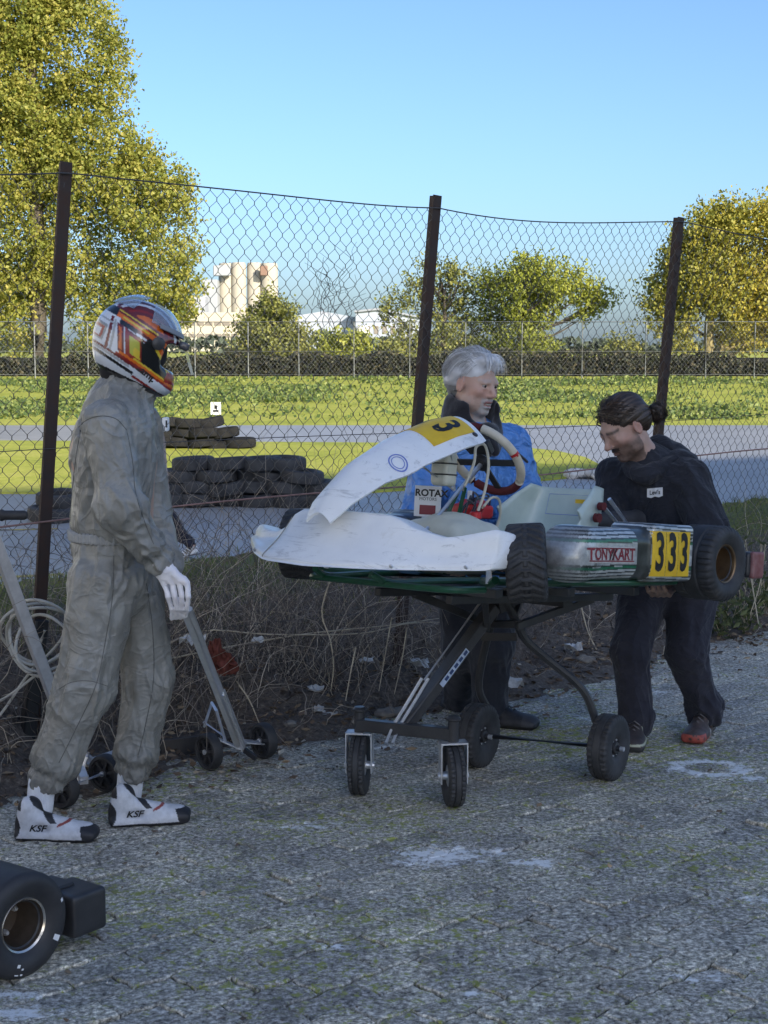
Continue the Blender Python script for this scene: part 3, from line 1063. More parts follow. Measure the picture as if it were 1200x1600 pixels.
# coil of cable hung on the left post
M_CABLE = mat('cream plastic cable', (.50, .48, .42), .5, col2=(.36, .34, .29), scale=25)
b = MB()
for k, (u, v, ru, rv, y) in enumerate([(55, 990, 55, 48, 5.93), (64, 1000, 58, 55, 5.9), (60, 985, 50, 52, 5.88), (70, 1004, 46, 45, 5.86)]):
    c = W(u, v, y)
    ru, rv = ru * y / FPX, rv * y / FPX
    b.tube([c + Vector((math.cos(a) * ru, .05 * math.sin(2 * a + k), math.sin(a) * rv)) for a in [i * math.pi / 18 for i in range(36)]], .0065, 7, closed=True)
for pts in ([(62, 1050), (30, 1075), (0, 1095), (-40, 1110)], [(55, 1040), (38, 1062), (-10, 1128), (-60, 1150)], [(70, 985), (52, 1040), (95, 1000), (112, 950)]):
    b.tube(spline([W(u, v, 5.9) for u, v in pts], 5), .006, 6)
o = b.build('cable_coil', M_CABLE, world_space=False)
tag(o, 'cream cable coiled and hung on the leftmost fence post', 'cable')

# ================================================================== DEAD GROWTH, LITTER ON THE BANK
rs = random.Random(12)
def stems(n, s0, s1, h0, h1, t0=-.3, t1=.35, r0=.0013, r1=.003, dens=None):
    V, F, T = [], [], []
    base = 0
    for _ in range(n):
        s = rs.uniform(s0, s1); t = rs.uniform(t0, t1)
        p = ST(s, t); p.z = bz(p) - .02
        th = rs.uniform(0, 6.28)
        H = rs.uniform(h0, h1)
        d = Vector((math.cos(th) * .6, math.sin(th) * .6, rs.uniform(.5, 1.4))).normalized()
        m = rs.randint(9, 14); step = H * 1.5 / m
        r = rs.uniform(r0, r1); tone = rs.random()
        pts = [p.copy()]
        for k in range(m):
            d = (d + Vector((rs.gauss(0, .28), rs.gauss(0, .28), rs.gauss(-.10 if k > 3 else .06, .2)))).normalized()
            q = pts[-1] + d * step
            g = bz(q) + .004
            if q.z < g: q.z = g; d.z = abs(d.z) * .4
            pts.append(q)
        for k, q in enumerate(pts):
            rr_ = r * (1 - .7 * k / m)
            V += [q + Vector((rr_, 0, 0)), q + Vector((-rr_ * .5, 0, rr_ * .87)), q + Vector((-rr_ * .5, rr_ * .5, -rr_ * .87))]
            T += [tone] * 3
        for k in range(m):
            a = base + k * 3
            for j in range(3):
                l = (j + 1) % 3
                F.append((a + j, a + l, a + 3 + l, a + 3 + j))
        base += (m + 1) * 3
    return V, F, T
M_STEM = attr_mat('dry stems', [(0, (.12, .10, .09)), (.55, (.29, .245, .205)), (.85, (.47, .40, .31)), (1, (.70, .60, .46))], .85)
V, F, T = [], [], []
for args in [(420, -2.2, 2.4, .35, .8, -.15, .6), (520, -.3, 2.0, .3, .75, -.25, .45), (260, 2.0, 7, .25, .6, -.2, .7), (200, -.5, 6, .12, .3, -.55, .1), (150, .6, 1.6, .55, 1.0, -.05, .4)]:
    v, f, t = stems(*args)
    F += [tuple(i + len(V) for i in q) for q in f]; V += v; T += t
o = mesh_obj('dead_brambles', V, F, M_STEM, None, True, np.array(T))
tag(o, 'tangle of dry brown bramble stems along the fence', 'brambles', kind='stuff')

# pale straws and long runners that stand out singly
M_STRAW = mat('pale straw', (.55, .47, .33), .8, col2=(.40, .33, .24), scale=20)
straws = [([(252, 1032), (350, 1012), (480, 990), (600, 978), (715, 962)], 6.5, 7.2, .004, 'long pale runner stem crossing the brambles at mid height'),
          ([(250, 1012), (318, 985), (420, 991), (560, 990), (640, 974), (720, 972)], 6.45, 7.2, .004, 'pale runner stem bowing over the red rag'),
          ([(520, 893), (503, 955), (516, 1000), (521, 1040), (517, 1080)], 6.75, 6.7, .0045, 'upright pale stalk under the white kart nose'),
          ([(556, 1012), (548, 1050), (540, 1095)], 6.7, 6.6, .0045, 'short thick straw left of the concrete-grey post foot'),
          ([(612, 965), (604, 1010), (592, 1080)], 6.9, 6.85, .004, 'straw leaning beside the grey foot of the middle post'),
          ([(636, 980), (628, 1030), (616, 1085)], 6.95, 6.9, .004, 'straw right of the grey foot of the middle post'),
          ([(370, 1065), (390, 1095), (405, 1130)], 6.35, 6.3, .0035, 'straw poking up beside the small trolley wheels'),
          ([(905, 935), (918, 985), (932, 1015)], 8.0, 7.9, .0045, 'pale straw standing between the trolley leg and the man in black'),
          ([(1170, 880), (1178, 930), (1185, 975)], 8.6, 8.5, .005, 'tall pale straw at the right edge of the bank'),
          ([(1196, 850), (1188, 910), (1172, 960)], 8.6, 8.5, .004, 'second tall straw at the right edge of the bank'),
          ([(905, 1052), (960, 1030), (1010, 1012)], 7.7, 8.2, .004, 'straw lying along the paving edge behind the man in black'),
          ([(560, 1122), (640, 1130), (720, 1128)], 6.6, 6.7, .0045, 'straw lying on the paving behind the caster bar')]
for pts, y0, y1, r, lab in straws:
    b = MB(); n = len(pts)
    q = spline([W(u, v, y0 + (y1 - y0) * i / (n - 1)) for i, (u, v) in enumerate(pts)], 5)
    b.tube(q, [r * (1 - .5 * i / len(q)) for i in range(len(q))], 6)
    tag(b.build('straw', M_STRAW), lab, 'straw', 'pale straws on the bank')

# dry vine climbing the mesh between the left and middle posts
M_VINE = mat('grey dry vine', (.045, .038, .034), .9)
for vi, (uu, lab) in enumerate([((500, 545), 'dead vine on the fence mesh left of the middle post'), ((800, 860), 'dead vine on the fence mesh right of the middle post')]):
    b = MB()
    for k in range(7):
        u = rs.uniform(*uu); y0 = 7.15 if vi == 0 else 7.85
        v0 = rs.uniform(470, 520) ; pts = [(u, v0)]
        for j in range(7):
            u += rs.gauss(0, 7); v0 -= rs.uniform(8, 16); pts.append((u, v0))
        y = y0 + (u - sum(uu) / 2) / 324 * .65
        q = spline([W(a, c, y + rs.gauss(0, .006)) for a, c in pts], 3)
        b.tube(q, [.0017 * (1 - .6 * i / len(q)) for i in range(len(q))], 4)
        for _ in range(3):
            a = q[rs.randint(3, len(q) - 2)]
            b.tube([a, a + Vector((rs.uniform(-.07, .07), 0, rs.uniform(.0, .06))), a + Vector((rs.uniform(-.12, .12), 0, rs.uniform(.03, .13)))], [.0015, .0012, .0007], 3)
    o = b.build('dead_vine', M_VINE); tag(o, lab, 'vine', 'dead vines on the fence', 'stuff')

# leaf litter and grit
rng = np.random.default_rng(8)
n = 5200
s_ = rng.uniform(-2.5, 8, n); t_ = rng.normal(-.28, .26, n); t_ = np.clip(t_, -.95, .6)
P = np.stack([FA.x + FE.x * s_ + FN.x * t_, FA.y + FE.y * s_ + FN.y * t_, s_ * 0], 1)
P[:, 2] = np.maximum(bank_z(P), 0) + .006
V, F = leaf_cloud(P, .038, .6, .6, rng)
c = V.reshape(-1, 4, 3); mid = c.mean(1, keepdims=True)
c = mid + (c - mid) * np.array([1, 1, .45]); V = c.reshape(-1, 3)
M_LITTER = attr_mat('leaf litter', [(0, (.07, .05, .036)), (.5, (.19, .13, .085)), (.85, (.36, .26, .155)), (.97, (.50, .41, .30)), (1, (.75, .70, .58))], .85)
o = mesh_obj('leaf_litter', V, F, M_LITTER, None, False, np.repeat(rng.random(n) ** 1.3, 4))
tag(o, 'brown leaf litter scattered on the soil and paving edge', 'leaf litter', kind='stuff')

# grass and weeds on the bank's crown
def blades(P, h, w, rng, leanamt=.5):
    n = len(P)
    a = rng.uniform(0, 6.28, n); L = h * rng.uniform(.5, 1.3, n)
    d = np.stack([np.cos(a), np.sin(a), a * 0], 1); sd = np.stack([-np.sin(a), np.cos(a), a * 0], 1)
    ww = (w * rng.uniform(.6, 1.3, n))[:, None]
    b0 = P - sd * ww; b1 = P + sd * ww
    m_ = P + d * (L * .25 * leanamt)[:, None] + np.array([0, 0, 1]) * (L * .6)[:, None]
    t = P + d * (L * leanamt)[:, None] + np.array([0, 0, 1]) * (L * .95)[:, None]
    V = np.stack([b0, b1, m_ + sd * ww * .7, m_ - sd * ww * .7, t], 1).reshape(-1, 3)
    k = np.arange(n)[:, None] * 5
    F = np.concatenate([k + [[0, 1, 2]], k + [[0, 2, 3]], k + [[3, 2, 4]]], 0)
    return V, F
n = 30000
s_ = rng.uniform(-3, 9, n); t_ = rng.uniform(.35, 3.2, n) ** 1.0
P = np.stack([FA.x + FE.x * s_ + FN.x * t_, FA.y + FE.y * s_ + FN.y * t_, s_ * 0], 1)
den = vnoise(P * np.array([2.2, 2.2, 0]), 31)
P = P[(rng.random(n) < np.clip(.55 + .8 * den, .05, 1))]
P[:, 2] = bank_z(P)
V, F = blades(P, .055, .003, rng, .7)
M_GRASS = attr_mat('bank grass', [(0, (.07, .10, .025)), (.6, (.17, .21, .05)), (1, (.33, .30, .12))], .6, translucent=.15)
o = mesh_obj('bank_grass', V, F, M_GRASS, None, False, np.repeat(rng.random(len(P)), 5))
tag(o, 'short grass on top of the bank behind the fence', 'grass', kind='stuff')

# weed clump at the right end of the bank
M_WEED = attr_mat('weed leaves', [(0, (.05, .07, .03)), (1, (.16, .18, .07))], .6, translucent=.15)
for (u, v, y, hh, lab) in [(1165, 860, 8.75, .32, 'leafy weed on the bank right of the rear kart wheel'), (1198, 830, 9.1, .45, 'tall weed at the right edge of the bank'), (1128, 868, 8.6, .22, 'low weed on the bank just behind the rear kart wheel')]:
    c = W(u, v, y); z0 = bz(c)
    w = empty('weed', Vector((c.x, c.y, z0)), label=lab, cat='weed', group='weeds on the bank')
    b = MB(); LP = []
    for k in range(9):
        a = rs.uniform(0, 6.28); q = [Vector((c.x, c.y, z0))]
        for j in range(5):
            q.append(q[-1] + Vector((math.cos(a) * .03 + rs.gauss(0, .01), math.sin(a) * .03 + rs.gauss(0, .01), hh / 5)))
            for _ in range(5): LP.append(q[-1] + Vector((rs.gauss(0, .03), rs.gauss(0, .03), rs.gauss(0, .02))))
        b.tube(q, .0022, 4)
    b.build('stems', M_STRAW, w, world_space=True)
    V, F = leaf_cloud(np.array([tuple(p) for p in LP]), .045, .5, .45, rng, up=.6)
    mesh_obj('leaves', V, F, M_WEED, w, False, np.repeat(rng.random(len(LP)), 4), True)

# rag, scraps, stones
M_RAG = mat('rust red cloth', (.19, .05, .034), .9, col2=(.09, .028, .02), scale=14, bump=.4, bscale=90)
c = W(343, 1030, 6.3)
s = SDF()
for (du, dv, r) in [(-10, -22, .030), (-2, -10, .038), (8, 4, .040), (20, 10, .034), (4, 18, .030), (-10, 6, .030)]:
    s.ell(np.array(W(343 + du, 1030 + dv, 6.32 + .0)), (r, r * .55, r), .03)
o = sdf_obj('rag', s, .005, M_RAG, None, lambda V, N: fbm(V * np.array([30, 30, 22.]), 5, 3) * .022 + np.abs(vnoise(V * np.array([60., 40, 26]), 8)) * -.030, world_space=False)
tag(o, 'crumpled rust red rag caught in the brambles', 'rag')

M_SCRAP = mat('dirty white scrap', (.62, .62, .60), .8, col2=(.38, .37, .35), scale=30)
scraps = [(301, 1001, 6.25, .05, 'white scrap in the brambles above the small trolley'), (402, 1000, 6.5, .03, 'small pale scrap right of the red rag'),
          (493, 1090, 6.75, .035, 'white scrap on the soil left of the caster wheels'), (497, 1108, 6.6, .03, 'upper of two white chips left of the caster bar'),
          (516, 1114, 6.6, .032, 'lower of two white chips left of the caster bar'), (573, 1034, 7.0, .035, 'white scrap on the soil left of the grey post foot'),
          (655, 1036, 7.15, .05, 'white scrap on the soil right of the grey post foot'), (895, 1012, 7.9, .05, 'pale scrap on the soil behind the bent trolley leg'),
          (798, 1068, 7.1, .06, 'crumpled white wrapper beside the dark boots')]
for (u, v, y, r, lab) in scraps:
    c = W(u, v, y); c.z = max(c.z, bz(c) + r * .3)
    b = MB(); m = 5; pts = {}
    for i in range(m):
        for j in range(m):
            x, yy_ = (i / (m - 1) - .5) * 2, (j / (m - 1) - .5) * 2
            pts[i, j] = len(b.v); b.v.append(c + Vector((x * r * rs.uniform(.7, 1.1), yy_ * r * .7, rs.uniform(-.35, .6) * r)))
    for i in range(m - 1):
        for j in range(m - 1): b.f.append((pts[i, j], pts[i + 1, j], pts[i + 1, j + 1], pts[i, j + 1]))
    o = b.build('litter_scrap', M_SCRAP, smooth=False); md = o.modifiers.new('thickness', 'SOLIDIFY'); md.thickness = .002
    tag(o, lab, 'litter', 'scraps on the bank')
M_STONE = mat('grey brown stone', (.16, .14, .12), .9, col2=(.28, .26, .22), scale=12, bump=.5, bscale=40)
for (u, v, y, r, lab) in [(603, 1104, 6.75, .045, 'tan stone at the paving edge behind the caster bar'), (560, 1120, 6.55, .03, 'small stone at the paving edge left of the caster bar'),
                          (690, 1062, 7.2, .05, 'grey stone on the soil beside the trolley beam'), (627, 1100, 6.8, .035, 'grey stone beside the tan one at the paving edge'),
                          (915, 1040, 7.8, .04, 'stone at the paving edge behind the man in black'), (455, 1140, 6.4, .025, 'small stone right of the small trolley wheel')]:
    c = W(u, v, y); c.z = max(bz(c), 0) + r * .2
    s = SDF().ell(np.array(c), (r * 1.3, r, r * .6))
    o = sdf_obj('stone', s, r / 6, M_STONE, None, lambda V, N: fbm(V * 30, 2, 3) * r * .2, world_space=False); tag(o, lab, 'stone', 'stones at the paving edge')

# dark board lying at the paving edge
M_BOARD = mat('dark wet board', (.035, .032, .032), .7, col2=(.06, .055, .05), scale=12, stretch=(1, 12, 1))
b = MB(); b.bar(W(250, 1172, 6.12), W(350, 1160, 6.2), .02, .085, bevel=.004)
tag(b.build('board', M_BOARD), 'dark board lying at the paving edge behind the small trolley', 'board')

# grit and blown leaves on the paving
rng = np.random.default_rng(21)
n = 1500
yy = rng.uniform(3.4, 9.0, n); xx = rng.uniform(-.3, .3, n) * yy
P = np.stack([xx, yy, yy * 0], 1); s_, t_ = to_st(P)
near = np.exp(-np.abs(t_ + .5) / .9)
P = P[(t_ < -.5) & (rng.random(n) < .25 + .75 * near)]
O = np.array([[1, 0, 0], [0, 1, 0], [-1, 0, 0], [0, -1, 0], [0, 0, 1], [0, 0, -1.]])
Fo = np.array([[0, 1, 4], [1, 2, 4], [2, 3, 4], [3, 0, 4], [1, 0, 5], [2, 1, 5], [3, 2, 5], [0, 3, 5]])
r = rng.uniform(.002, .0055, len(P)) * rng.choice([1, 1, 1, 1.8], len(P))
V = (P[:, None] + np.array([0, 0, .002]) + O[None] * r[:, None, None] * (1 + .4 * rng.uniform(-1, 1, (len(P), 6, 3))) * np.array([1, 1, .7])).reshape(-1, 3)
F = (np.arange(len(P))[:, None, None] * 6 + Fo[None]).reshape(-1, 3)
M_GRIT = attr_mat('grit', [(0, (.08, .075, .07)), (.6, (.28, .27, .25)), (1, (.6, .58, .54))], .9)
o = mesh_obj('grit', V, F, M_GRIT, None, False, np.repeat(rng.random(len(P)), 6))
tag(o, 'loose grit scattered over the block paving', 'grit', kind='stuff')
n = 150
yy = rng.uniform(3.6, 8.6, n); xx = rng.uniform(-.28, .28, n) * yy
P = np.stack([xx, yy, yy * 0 + .008], 1); s_, t_ = to_st(P); P = P[t_ < -.55]
V, F = leaf_cloud(P, .030, .5, .55, rng); c = V.reshape(-1, 4, 3); mid = c.mean(1, keepdims=True); V = (mid + (c - mid) * np.array([1, 1, .3])).reshape(-1, 3)
o = mesh_obj('blown_leaves', V, F, M_LITTER, None, False, np.repeat(.2 + .8 * rng.random(len(P)), 4))
tag(o, 'small dry leaves blown over the block paving', 'leaves', kind='stuff')
# ================================================================== FAR FENCE, HEDGE, TREES
M_GALV = mat('galvanised pole', (.42, .43, .43), .55, metal=.2)
FY = 80.0
ff = empty('far_fence', (0, FY, 0), label='long galvanised mesh fence on thin pale posts across the far side of the field', cat='fence')
for u in (-370, -285, -200, -115, -30, 55, 138, 222, 305, 388, 467, 553, 640, 727, 815, 909, 1008, 1102, 1178, 1262, 1350, 1440, 1530):
    p = W(u, 590, FY); p.z = -.1
    b = MB(); b.tube([p, p + Vector((0, 0, 2.98))], .042, 6); b.build('post', M_GALV, ff, world_space=True)
for z in (2.87, 1.35, .15):
    b = MB(); b.tube([(-34, FY - .05, z), (34, FY - .05, z)], .03 if z > 2 else .018, 5); b.build('rail' if z > 2 else 'line_wire', M_GALV, ff, world_space=True)
V, F = [], []
nk = 22; wd = .22
xs_ = np.arange(-32, 32, wd / 2); k = np.arange(nk + 1)
for i, x in enumerate(xs_):
    X = x + np.where((k + i) % 2 == 0, 1, -1) * wd / 4; Z = .05 + k * 2.8 / nk
    P = np.stack([X, X * 0 + FY + .02, Z], 1)
    r = .0018
    ring = np.stack([P + [r, 0, 0], P + [-r, r, 0], P + [-r, -r, 0]], 1).reshape(-1, 3)
    a = np.arange(nk)[:, None] * 3 + i * (nk + 1) * 3
    for j in range(3):
        l = (j + 1) % 3
        F.append(np.concatenate([a + j, a + l, a + 3 + l, a + 3 + j], 1))
    V.append(ring)
o = mesh_obj('wire_mesh', np.concatenate(V), np.concatenate(F), M_GALV, ff, True, world_space=True); tag(o, kind='stuff')

def foliage(name, parent, clumps, per, leaf, mt, rng, tone_fn=None, aspect=.7, shell=.55):
    """leaves on sprigs spread through clumps (cx, cy, cz, rx, ry, rz)"""
    C = np.array(clumps)
    vol = C[:, 3] * C[:, 5]; cnt = np.maximum((per / 14 * vol / vol.sum()).astype(int), 2)
    idx = np.repeat(np.arange(len(C)), cnt)
    n = len(idx)
    d = rng.normal(size=(n, 3)); d /= np.linalg.norm(d, axis=1, keepdims=True)
    r = rng.random(n) ** .45 * (1 + .35 * vnoise(d * 1.9 + C[idx, :3] * 1.7, 3))
    Sp = C[idx, :3] + d * C[idx, 3:6] * r[:, None]
    st = rng.random(n) * .55
    k = np.repeat(np.arange(n), 14)
    a = rng.random(len(k))[:, None]
    grow = d + np.array([0, 0, .5]) + rng.normal(0, .4, (n, 3))
    P = Sp[k] + grow[k] * a * leaf * 3.0 + rng.normal(0, 1, (len(k), 3)) * leaf * .8
    V, F = leaf_cloud(P, leaf, .45, aspect, rng)
    tone = st[k] + rng.random(len(k)) * .45
    if tone_fn is not None: tone = tone_fn(P, tone)
    return mesh_obj(name, V, F, mt, parent, False, np.repeat(np.clip(tone, 0, 1), 4), True)

def tree(name, label, u, d, trunk_top_v, trunk_r, clumps_px, per, leaf, mt, bark, seed, tone_fn=None, shell=.5, base_z=0.0, branches=True, group='trees beyond the far fence', depth=1.0):
    rng = np.random.default_rng(seed)
    base = W(u, 560, d); base.z = base_z
    t = empty(name, base, label=label, cat='tree', group=group)
    k = d / FPX
    cl = []
    for (cu, cv, ru, rv) in clumps_px:
        p = W(cu, cv, d)
        y = d + rng.uniform(-1, 1) * depth * ru * k * 1.4
        cl.append((p.x, y, p.z, ru * k, ru * k * 1.1, rv * k))
    foliage('crown', t, cl, per, leaf, mt, rng, tone_fn, shell=shell)
    b = MB()
    top = W(u + rng.uniform(-6, 6), trunk_top_v, d)
    q = spline([base - Vector((0, 0, .2)), base.lerp(top, .35) + Vector((rng.normal() * .15, 0, 0)), base.lerp(top, .7) + Vector((rng.normal() * .2, 0, 0)), top], 4)
    b.tube(q, [trunk_r * (1.25 if i == 0 else 1) * (1 - .75 * i / len(q)) for i in range(len(q))], 9)
    b.build('trunk', bark, t, world_space=True)
    if branches:
        b = MB()
        sel = cl if len(cl) < 26 else [cl[i] for i in rng.choice(len(cl), 26, replace=False)]
        for c in sel:
            end = Vector(c[:3]); f = np.clip((end.z - base.z) / max(top.z - base.z, .1) * .75 - .1, .12, .92)
            a = q[int(f * (len(q) - 1))]
            m_ = a.lerp(end, .5) + Vector((rng.normal() * .2, rng.normal() * .2, -.06 * (end - a).length))
            pts = spline([a, m_, end], 4)
            r0 = trunk_r * .34
            b.tube(pts, [r0 * (1 - .8 * i / len(pts)) for i in range(len(pts))], 5)
            for _ in range(1):
                e2 = end + Vector((rng.normal() * c[3] * .6, rng.normal() * c[4] * .6, abs(rng.normal()) * c[5] * .6))
                b.tube([m_, m_.lerp(e2, .6) + Vector((0, 0, .1)), e2], [r0 * .45, r0 * .3, r0 * .12], 4)
        b.build('limbs', bark, t, world_space=True)
    return t
M_BARK = mat('grey brown bark', (.10, .085, .065), .9, col2=(.055, .045, .035), scale=6, bump=.6, bscale=20)
M_BARKY = mat('sunlit yellow bark', (.30, .25, .10), .9, col2=(.16, .13, .06), scale=4, bump=.6, bscale=20)  # low sun's yellow put into the colour of the right tree's trunk
AUT = [(0, (.14, .18, .04)), (.35, (.255, .28, .055)), (.7, (.385, .37, .08)), (1, (.56, .48, .13))]
M_LF_POP = attr_mat('poplar leaves', AUT, .5, translucent=.42)
M_LF_R = attr_mat('yellowing leaves', [(0, (.12, .14, .03)), (.4, (.26, .26, .05)), (.75, (.42, .36, .06)), (1, (.58, .42, .07))], .5, translucent=.3)
M_LF_D = attr_mat('olive leaves', [(0, (.08, .10, .03)), (.5, (.19, .205, .05)), (1, (.34, .32, .08))], .55, translucent=.2)
M_LF_G = attr_mat('yellow green leaves', [(0, (.12, .15, .03)), (.5, (.29, .32, .05)), (1, (.46, .45, .08))], .5, translucent=.3)
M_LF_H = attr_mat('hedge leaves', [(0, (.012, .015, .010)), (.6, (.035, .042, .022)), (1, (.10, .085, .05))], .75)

# left poplar
r_ = random.Random(3)
def edge(v): return float(np.interp(v, [-260, -120, 0, 40, 100, 160, 200, 235, 262, 290, 330, 380, 430, 470, 520, 570], [20, 105, 142, 172, 196, 198, 180, 232, 262, 292, 300, 312, 306, 300, 270, 215]))
cl = []
while len(cl) < 380:
    v = r_.uniform(-230, 560); e = edge(v); u = r_.uniform(-170, e + 4)
    if u > e - 90 and r_.random() < .25: continue
    ru = r_.uniform(14, 34)
    u = min(u, e - ru * .72)
    if abs(u - 168) < 22 and abs(v - 248) < 18: continue
    cl.append((u, v, ru, ru * r_.uniform(.9, 1.4)))
for v in range(150, 330, 22):        # joins the two parts of the crown
    for u in range(10, int(edge(v)) - 20, 26): cl.append((u + r_.uniform(-8, 8), v + r_.uniform(-8, 8), 22, 24))
for v in range(-100, 560, 17):      # sprigs along the outline
    e = edge(v); ru = r_.uniform(5, 12); cl.append((e - ru * .5, v + r_.uniform(-8, 8), ru, ru * 1.3))
tree('poplar_tree', 'tall yellow green poplar filling the upper left of the sky', 60, 95, -150, .55, cl, 195000, .22, M_LF_POP, M_BARK, 1, shell=.25, depth=1.6, branches=False)
# right tree
cl = []
lefte = lambda v: float(np.interp(v, [300, 330, 360, 400, 450, 500, 540], [1100, 1052, 1045, 1030, 1018, 1015, 1050]))
while len(cl) < 210:
    v = r_.uniform(322, 545); u = r_.uniform(lefte(v) + 10, 1300); ru = r_.uniform(10, 26)
    if v > 520 and 1085 < u < 1130: continue
    tv = float(np.interp(u, [1050, 1100, 1150, 1200, 1300], [345, 318, 306, 320, 330]))
    if v - ru < tv - 4: continue
    cl.append((u, v, ru, ru * .9))
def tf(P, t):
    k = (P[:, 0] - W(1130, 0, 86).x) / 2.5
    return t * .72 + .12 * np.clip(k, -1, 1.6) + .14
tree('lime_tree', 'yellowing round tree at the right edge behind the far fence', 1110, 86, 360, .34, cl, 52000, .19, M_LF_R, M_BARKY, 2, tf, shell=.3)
# middle trees
cl = []
for (u, v, ru) in [(625, 470, 18), (610, 500, 14), (650, 445, 20), (690, 432, 20), (720, 440, 20), (745, 455, 18), (665, 475, 20), (700, 470, 24), (735, 490, 22), (640, 520, 20), (680, 515, 24), (720, 525, 26), (620, 540, 16), (660, 550, 22), (700, 555, 24), (738, 552, 18), (600, 480, 9), (672, 420, 10), (710, 418, 10)]:
    for _ in range(2): cl.append((u + r_.uniform(-8, 8), v + r_.uniform(-6, 6), ru * 1.05, ru * .95))
tree('sparse_tree', 'sparse olive tree just right of the middle fence post', 690, 92, 430, .22, cl, 11000, .16, M_LF_D, M_BARK, 3, shell=.2)
cl = []
for (u, v, ru) in [(765, 450, 18), (790, 432, 18), (820, 428, 20), (850, 438, 24), (885, 445, 24), (915, 462, 22), (935, 478, 14), (860, 465, 26), (825, 458, 24), (790, 470, 22), (770, 495, 20), (810, 500, 22), (850, 500, 18), (780, 530, 20), (815, 535, 22), (845, 545, 18), (790, 560, 20), (905, 500, 10), (830, 562, 22), (945, 470, 9)]:
    for _ in range(2): cl.append((u + r_.uniform(-8, 8), v + r_.uniform(-6, 6), ru * 1.05, ru * .95))
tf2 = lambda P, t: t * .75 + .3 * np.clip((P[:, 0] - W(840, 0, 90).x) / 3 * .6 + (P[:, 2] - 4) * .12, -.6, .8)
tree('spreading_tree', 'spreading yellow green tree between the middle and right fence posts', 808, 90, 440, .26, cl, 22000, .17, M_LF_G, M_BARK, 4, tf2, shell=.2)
cl = []
for (u, v, ru) in [(400, 500, 16), (425, 488, 16), (445, 495, 15), (385, 520, 16), (415, 520, 20), (450, 520, 18), (470, 535, 14), (400, 550, 20), (435, 550, 22), (465, 555, 16), (375, 545, 12), (420, 472, 9)]:
    cl.append((u, v, ru, ru)); cl.append((u + r_.uniform(-6, 6), v + r_.uniform(-6, 6), ru * .7, ru * .8))
tree('small_tree', 'small dark olive tree in front of the silos', 425, 86, 490, .16, cl, 12000, .16, M_LF_D, M_BARK, 5, shell=.2)
for i, (u, v, ru, lab) in enumerate([(520, 548, 26, 'round olive bush left of the white tank'), (612, 556, 18, 'low bush right of the white tank'), (560, 540, 12, 'thin pale bush in front of the blue grey hall'), (968, 556, 24, 'low bush left of the right fence post')]):
    cl = [(u + r_.uniform(-ru, ru) * .7, v + r_.uniform(-.5, .5) * ru, ru * .5, ru * .55) for _ in range(9)]
    tree('bush', lab, u, 87, v - ru * .3, .06, cl, 3000, .16, M_LF_G if i in (0, 2) else M_LF_D, M_BARK, 20 + i, shell=.2, group='bushes beyond the far fence')
# hedge
rng = np.random.default_rng(9)
n = 38000
x = rng.uniform(-40, 40, n)
hgt = 1.12 + .35 * vnoise(np.stack([x * .5, x * 0, x * 0], 1), 2) + .12 * vnoise(np.stack([x * 2.5, x * 0, x * 0], 1), 3)
P = np.stack([x, 83.5 + rng.normal(0, .35, n), rng.random(n) ** .8 * hgt], 1)
V, F = leaf_cloud(P, .20, .5, .6, rng)
h = empty('hedge', (0, 83.5, 0), label='long dark clipped hedge at the foot of the trees behind the far fence', cat='hedge')
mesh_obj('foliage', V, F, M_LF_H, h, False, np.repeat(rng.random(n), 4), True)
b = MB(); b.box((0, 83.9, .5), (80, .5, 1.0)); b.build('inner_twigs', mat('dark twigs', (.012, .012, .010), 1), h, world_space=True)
# far wood
n = 5000
x = rng.uniform(-140, 140, n); hgt = 3.0 + 1.6 * vnoise(np.stack([x * .06, x * 0, x * 0], 1), 7) + 1.0 * vnoise(np.stack([x * .3, x * 0, x * 0], 1), 8)
P = np.stack([x, 330 + rng.normal(0, 3, n), rng.random(n) ** .7 * hgt], 1)
V, F = leaf_cloud(P, 1.4, .5, .8, rng)
o = mesh_obj('far_wood', V, F, attr_mat('far woodland', [(0, (.03, .045, .035)), (1, (.09, .11, .07))], .8), None, False, np.repeat(rng.random(n), 4)); tag(o, 'low strip of far off woodland along the horizon', 'wood', kind='stuff')
# ================================================================== KARTS
M_RUB = mat('worn black rubber', (.028, .028, .030), .62, col2=(.058, .058, .060), scale=14, bump=.25, bscale=150, spec=.4)
M_RUBS = mat('smooth slick rubber', (.026, .026, .029), .5, col2=(.046, .045, .046), scale=10, bump=.15, bscale=120, spec=.4)
M_RIMB = mat('bronze magnesium rim', (.30, .20, .11), .38, metal=.85, col2=(.20, .13, .08), scale=20)
M_RIMD = mat('dark cast rim', (.17, .13, .10), .42, metal=.7, col2=(.11, .09, .07), scale=20)
M_RIMS = mat('polished rim edge', (.62, .58, .52), .25, metal=.9)
M_CHROME = mat('chromed steel', (.92, .93, .95), .28, metal=.65, col2=(.80, .81, .84), scale=25)
M_ZINC = mat('zinc plated steel', (.72, .73, .75), .38, metal=.6, col2=(.56, .57, .59), scale=25)
M_GREEN = mat('dark green frame paint', (.012, .085, .040), .35, coat=.4, col2=(.010, .050, .026), scale=20)
M_TRAY = mat('scuffed grey floor tray', (.10, .10, .10), .55, metal=.5, col2=(.045, .045, .045), scale=10)
M_BLK = mat('black plastic', (.026, .026, .028), .42, col2=(.042, .042, .044), scale=12)
M_BLKM = mat('black painted steel', (.028, .028, .031), .4, coat=.15, col2=(.046, .046, .048), scale=14)
M_ENG = mat('grey cast metal', (.16, .16, .165), .5, metal=.7, col2=(.07, .07, .07), scale=30)
M_RED = mat('red plastic', (.52, .018, .022), .4, col2=(.36, .012, .016), scale=20)
M_WINE = mat('dark red suede', (.10, .014, .016), .85, bump=.3, bscale=200)
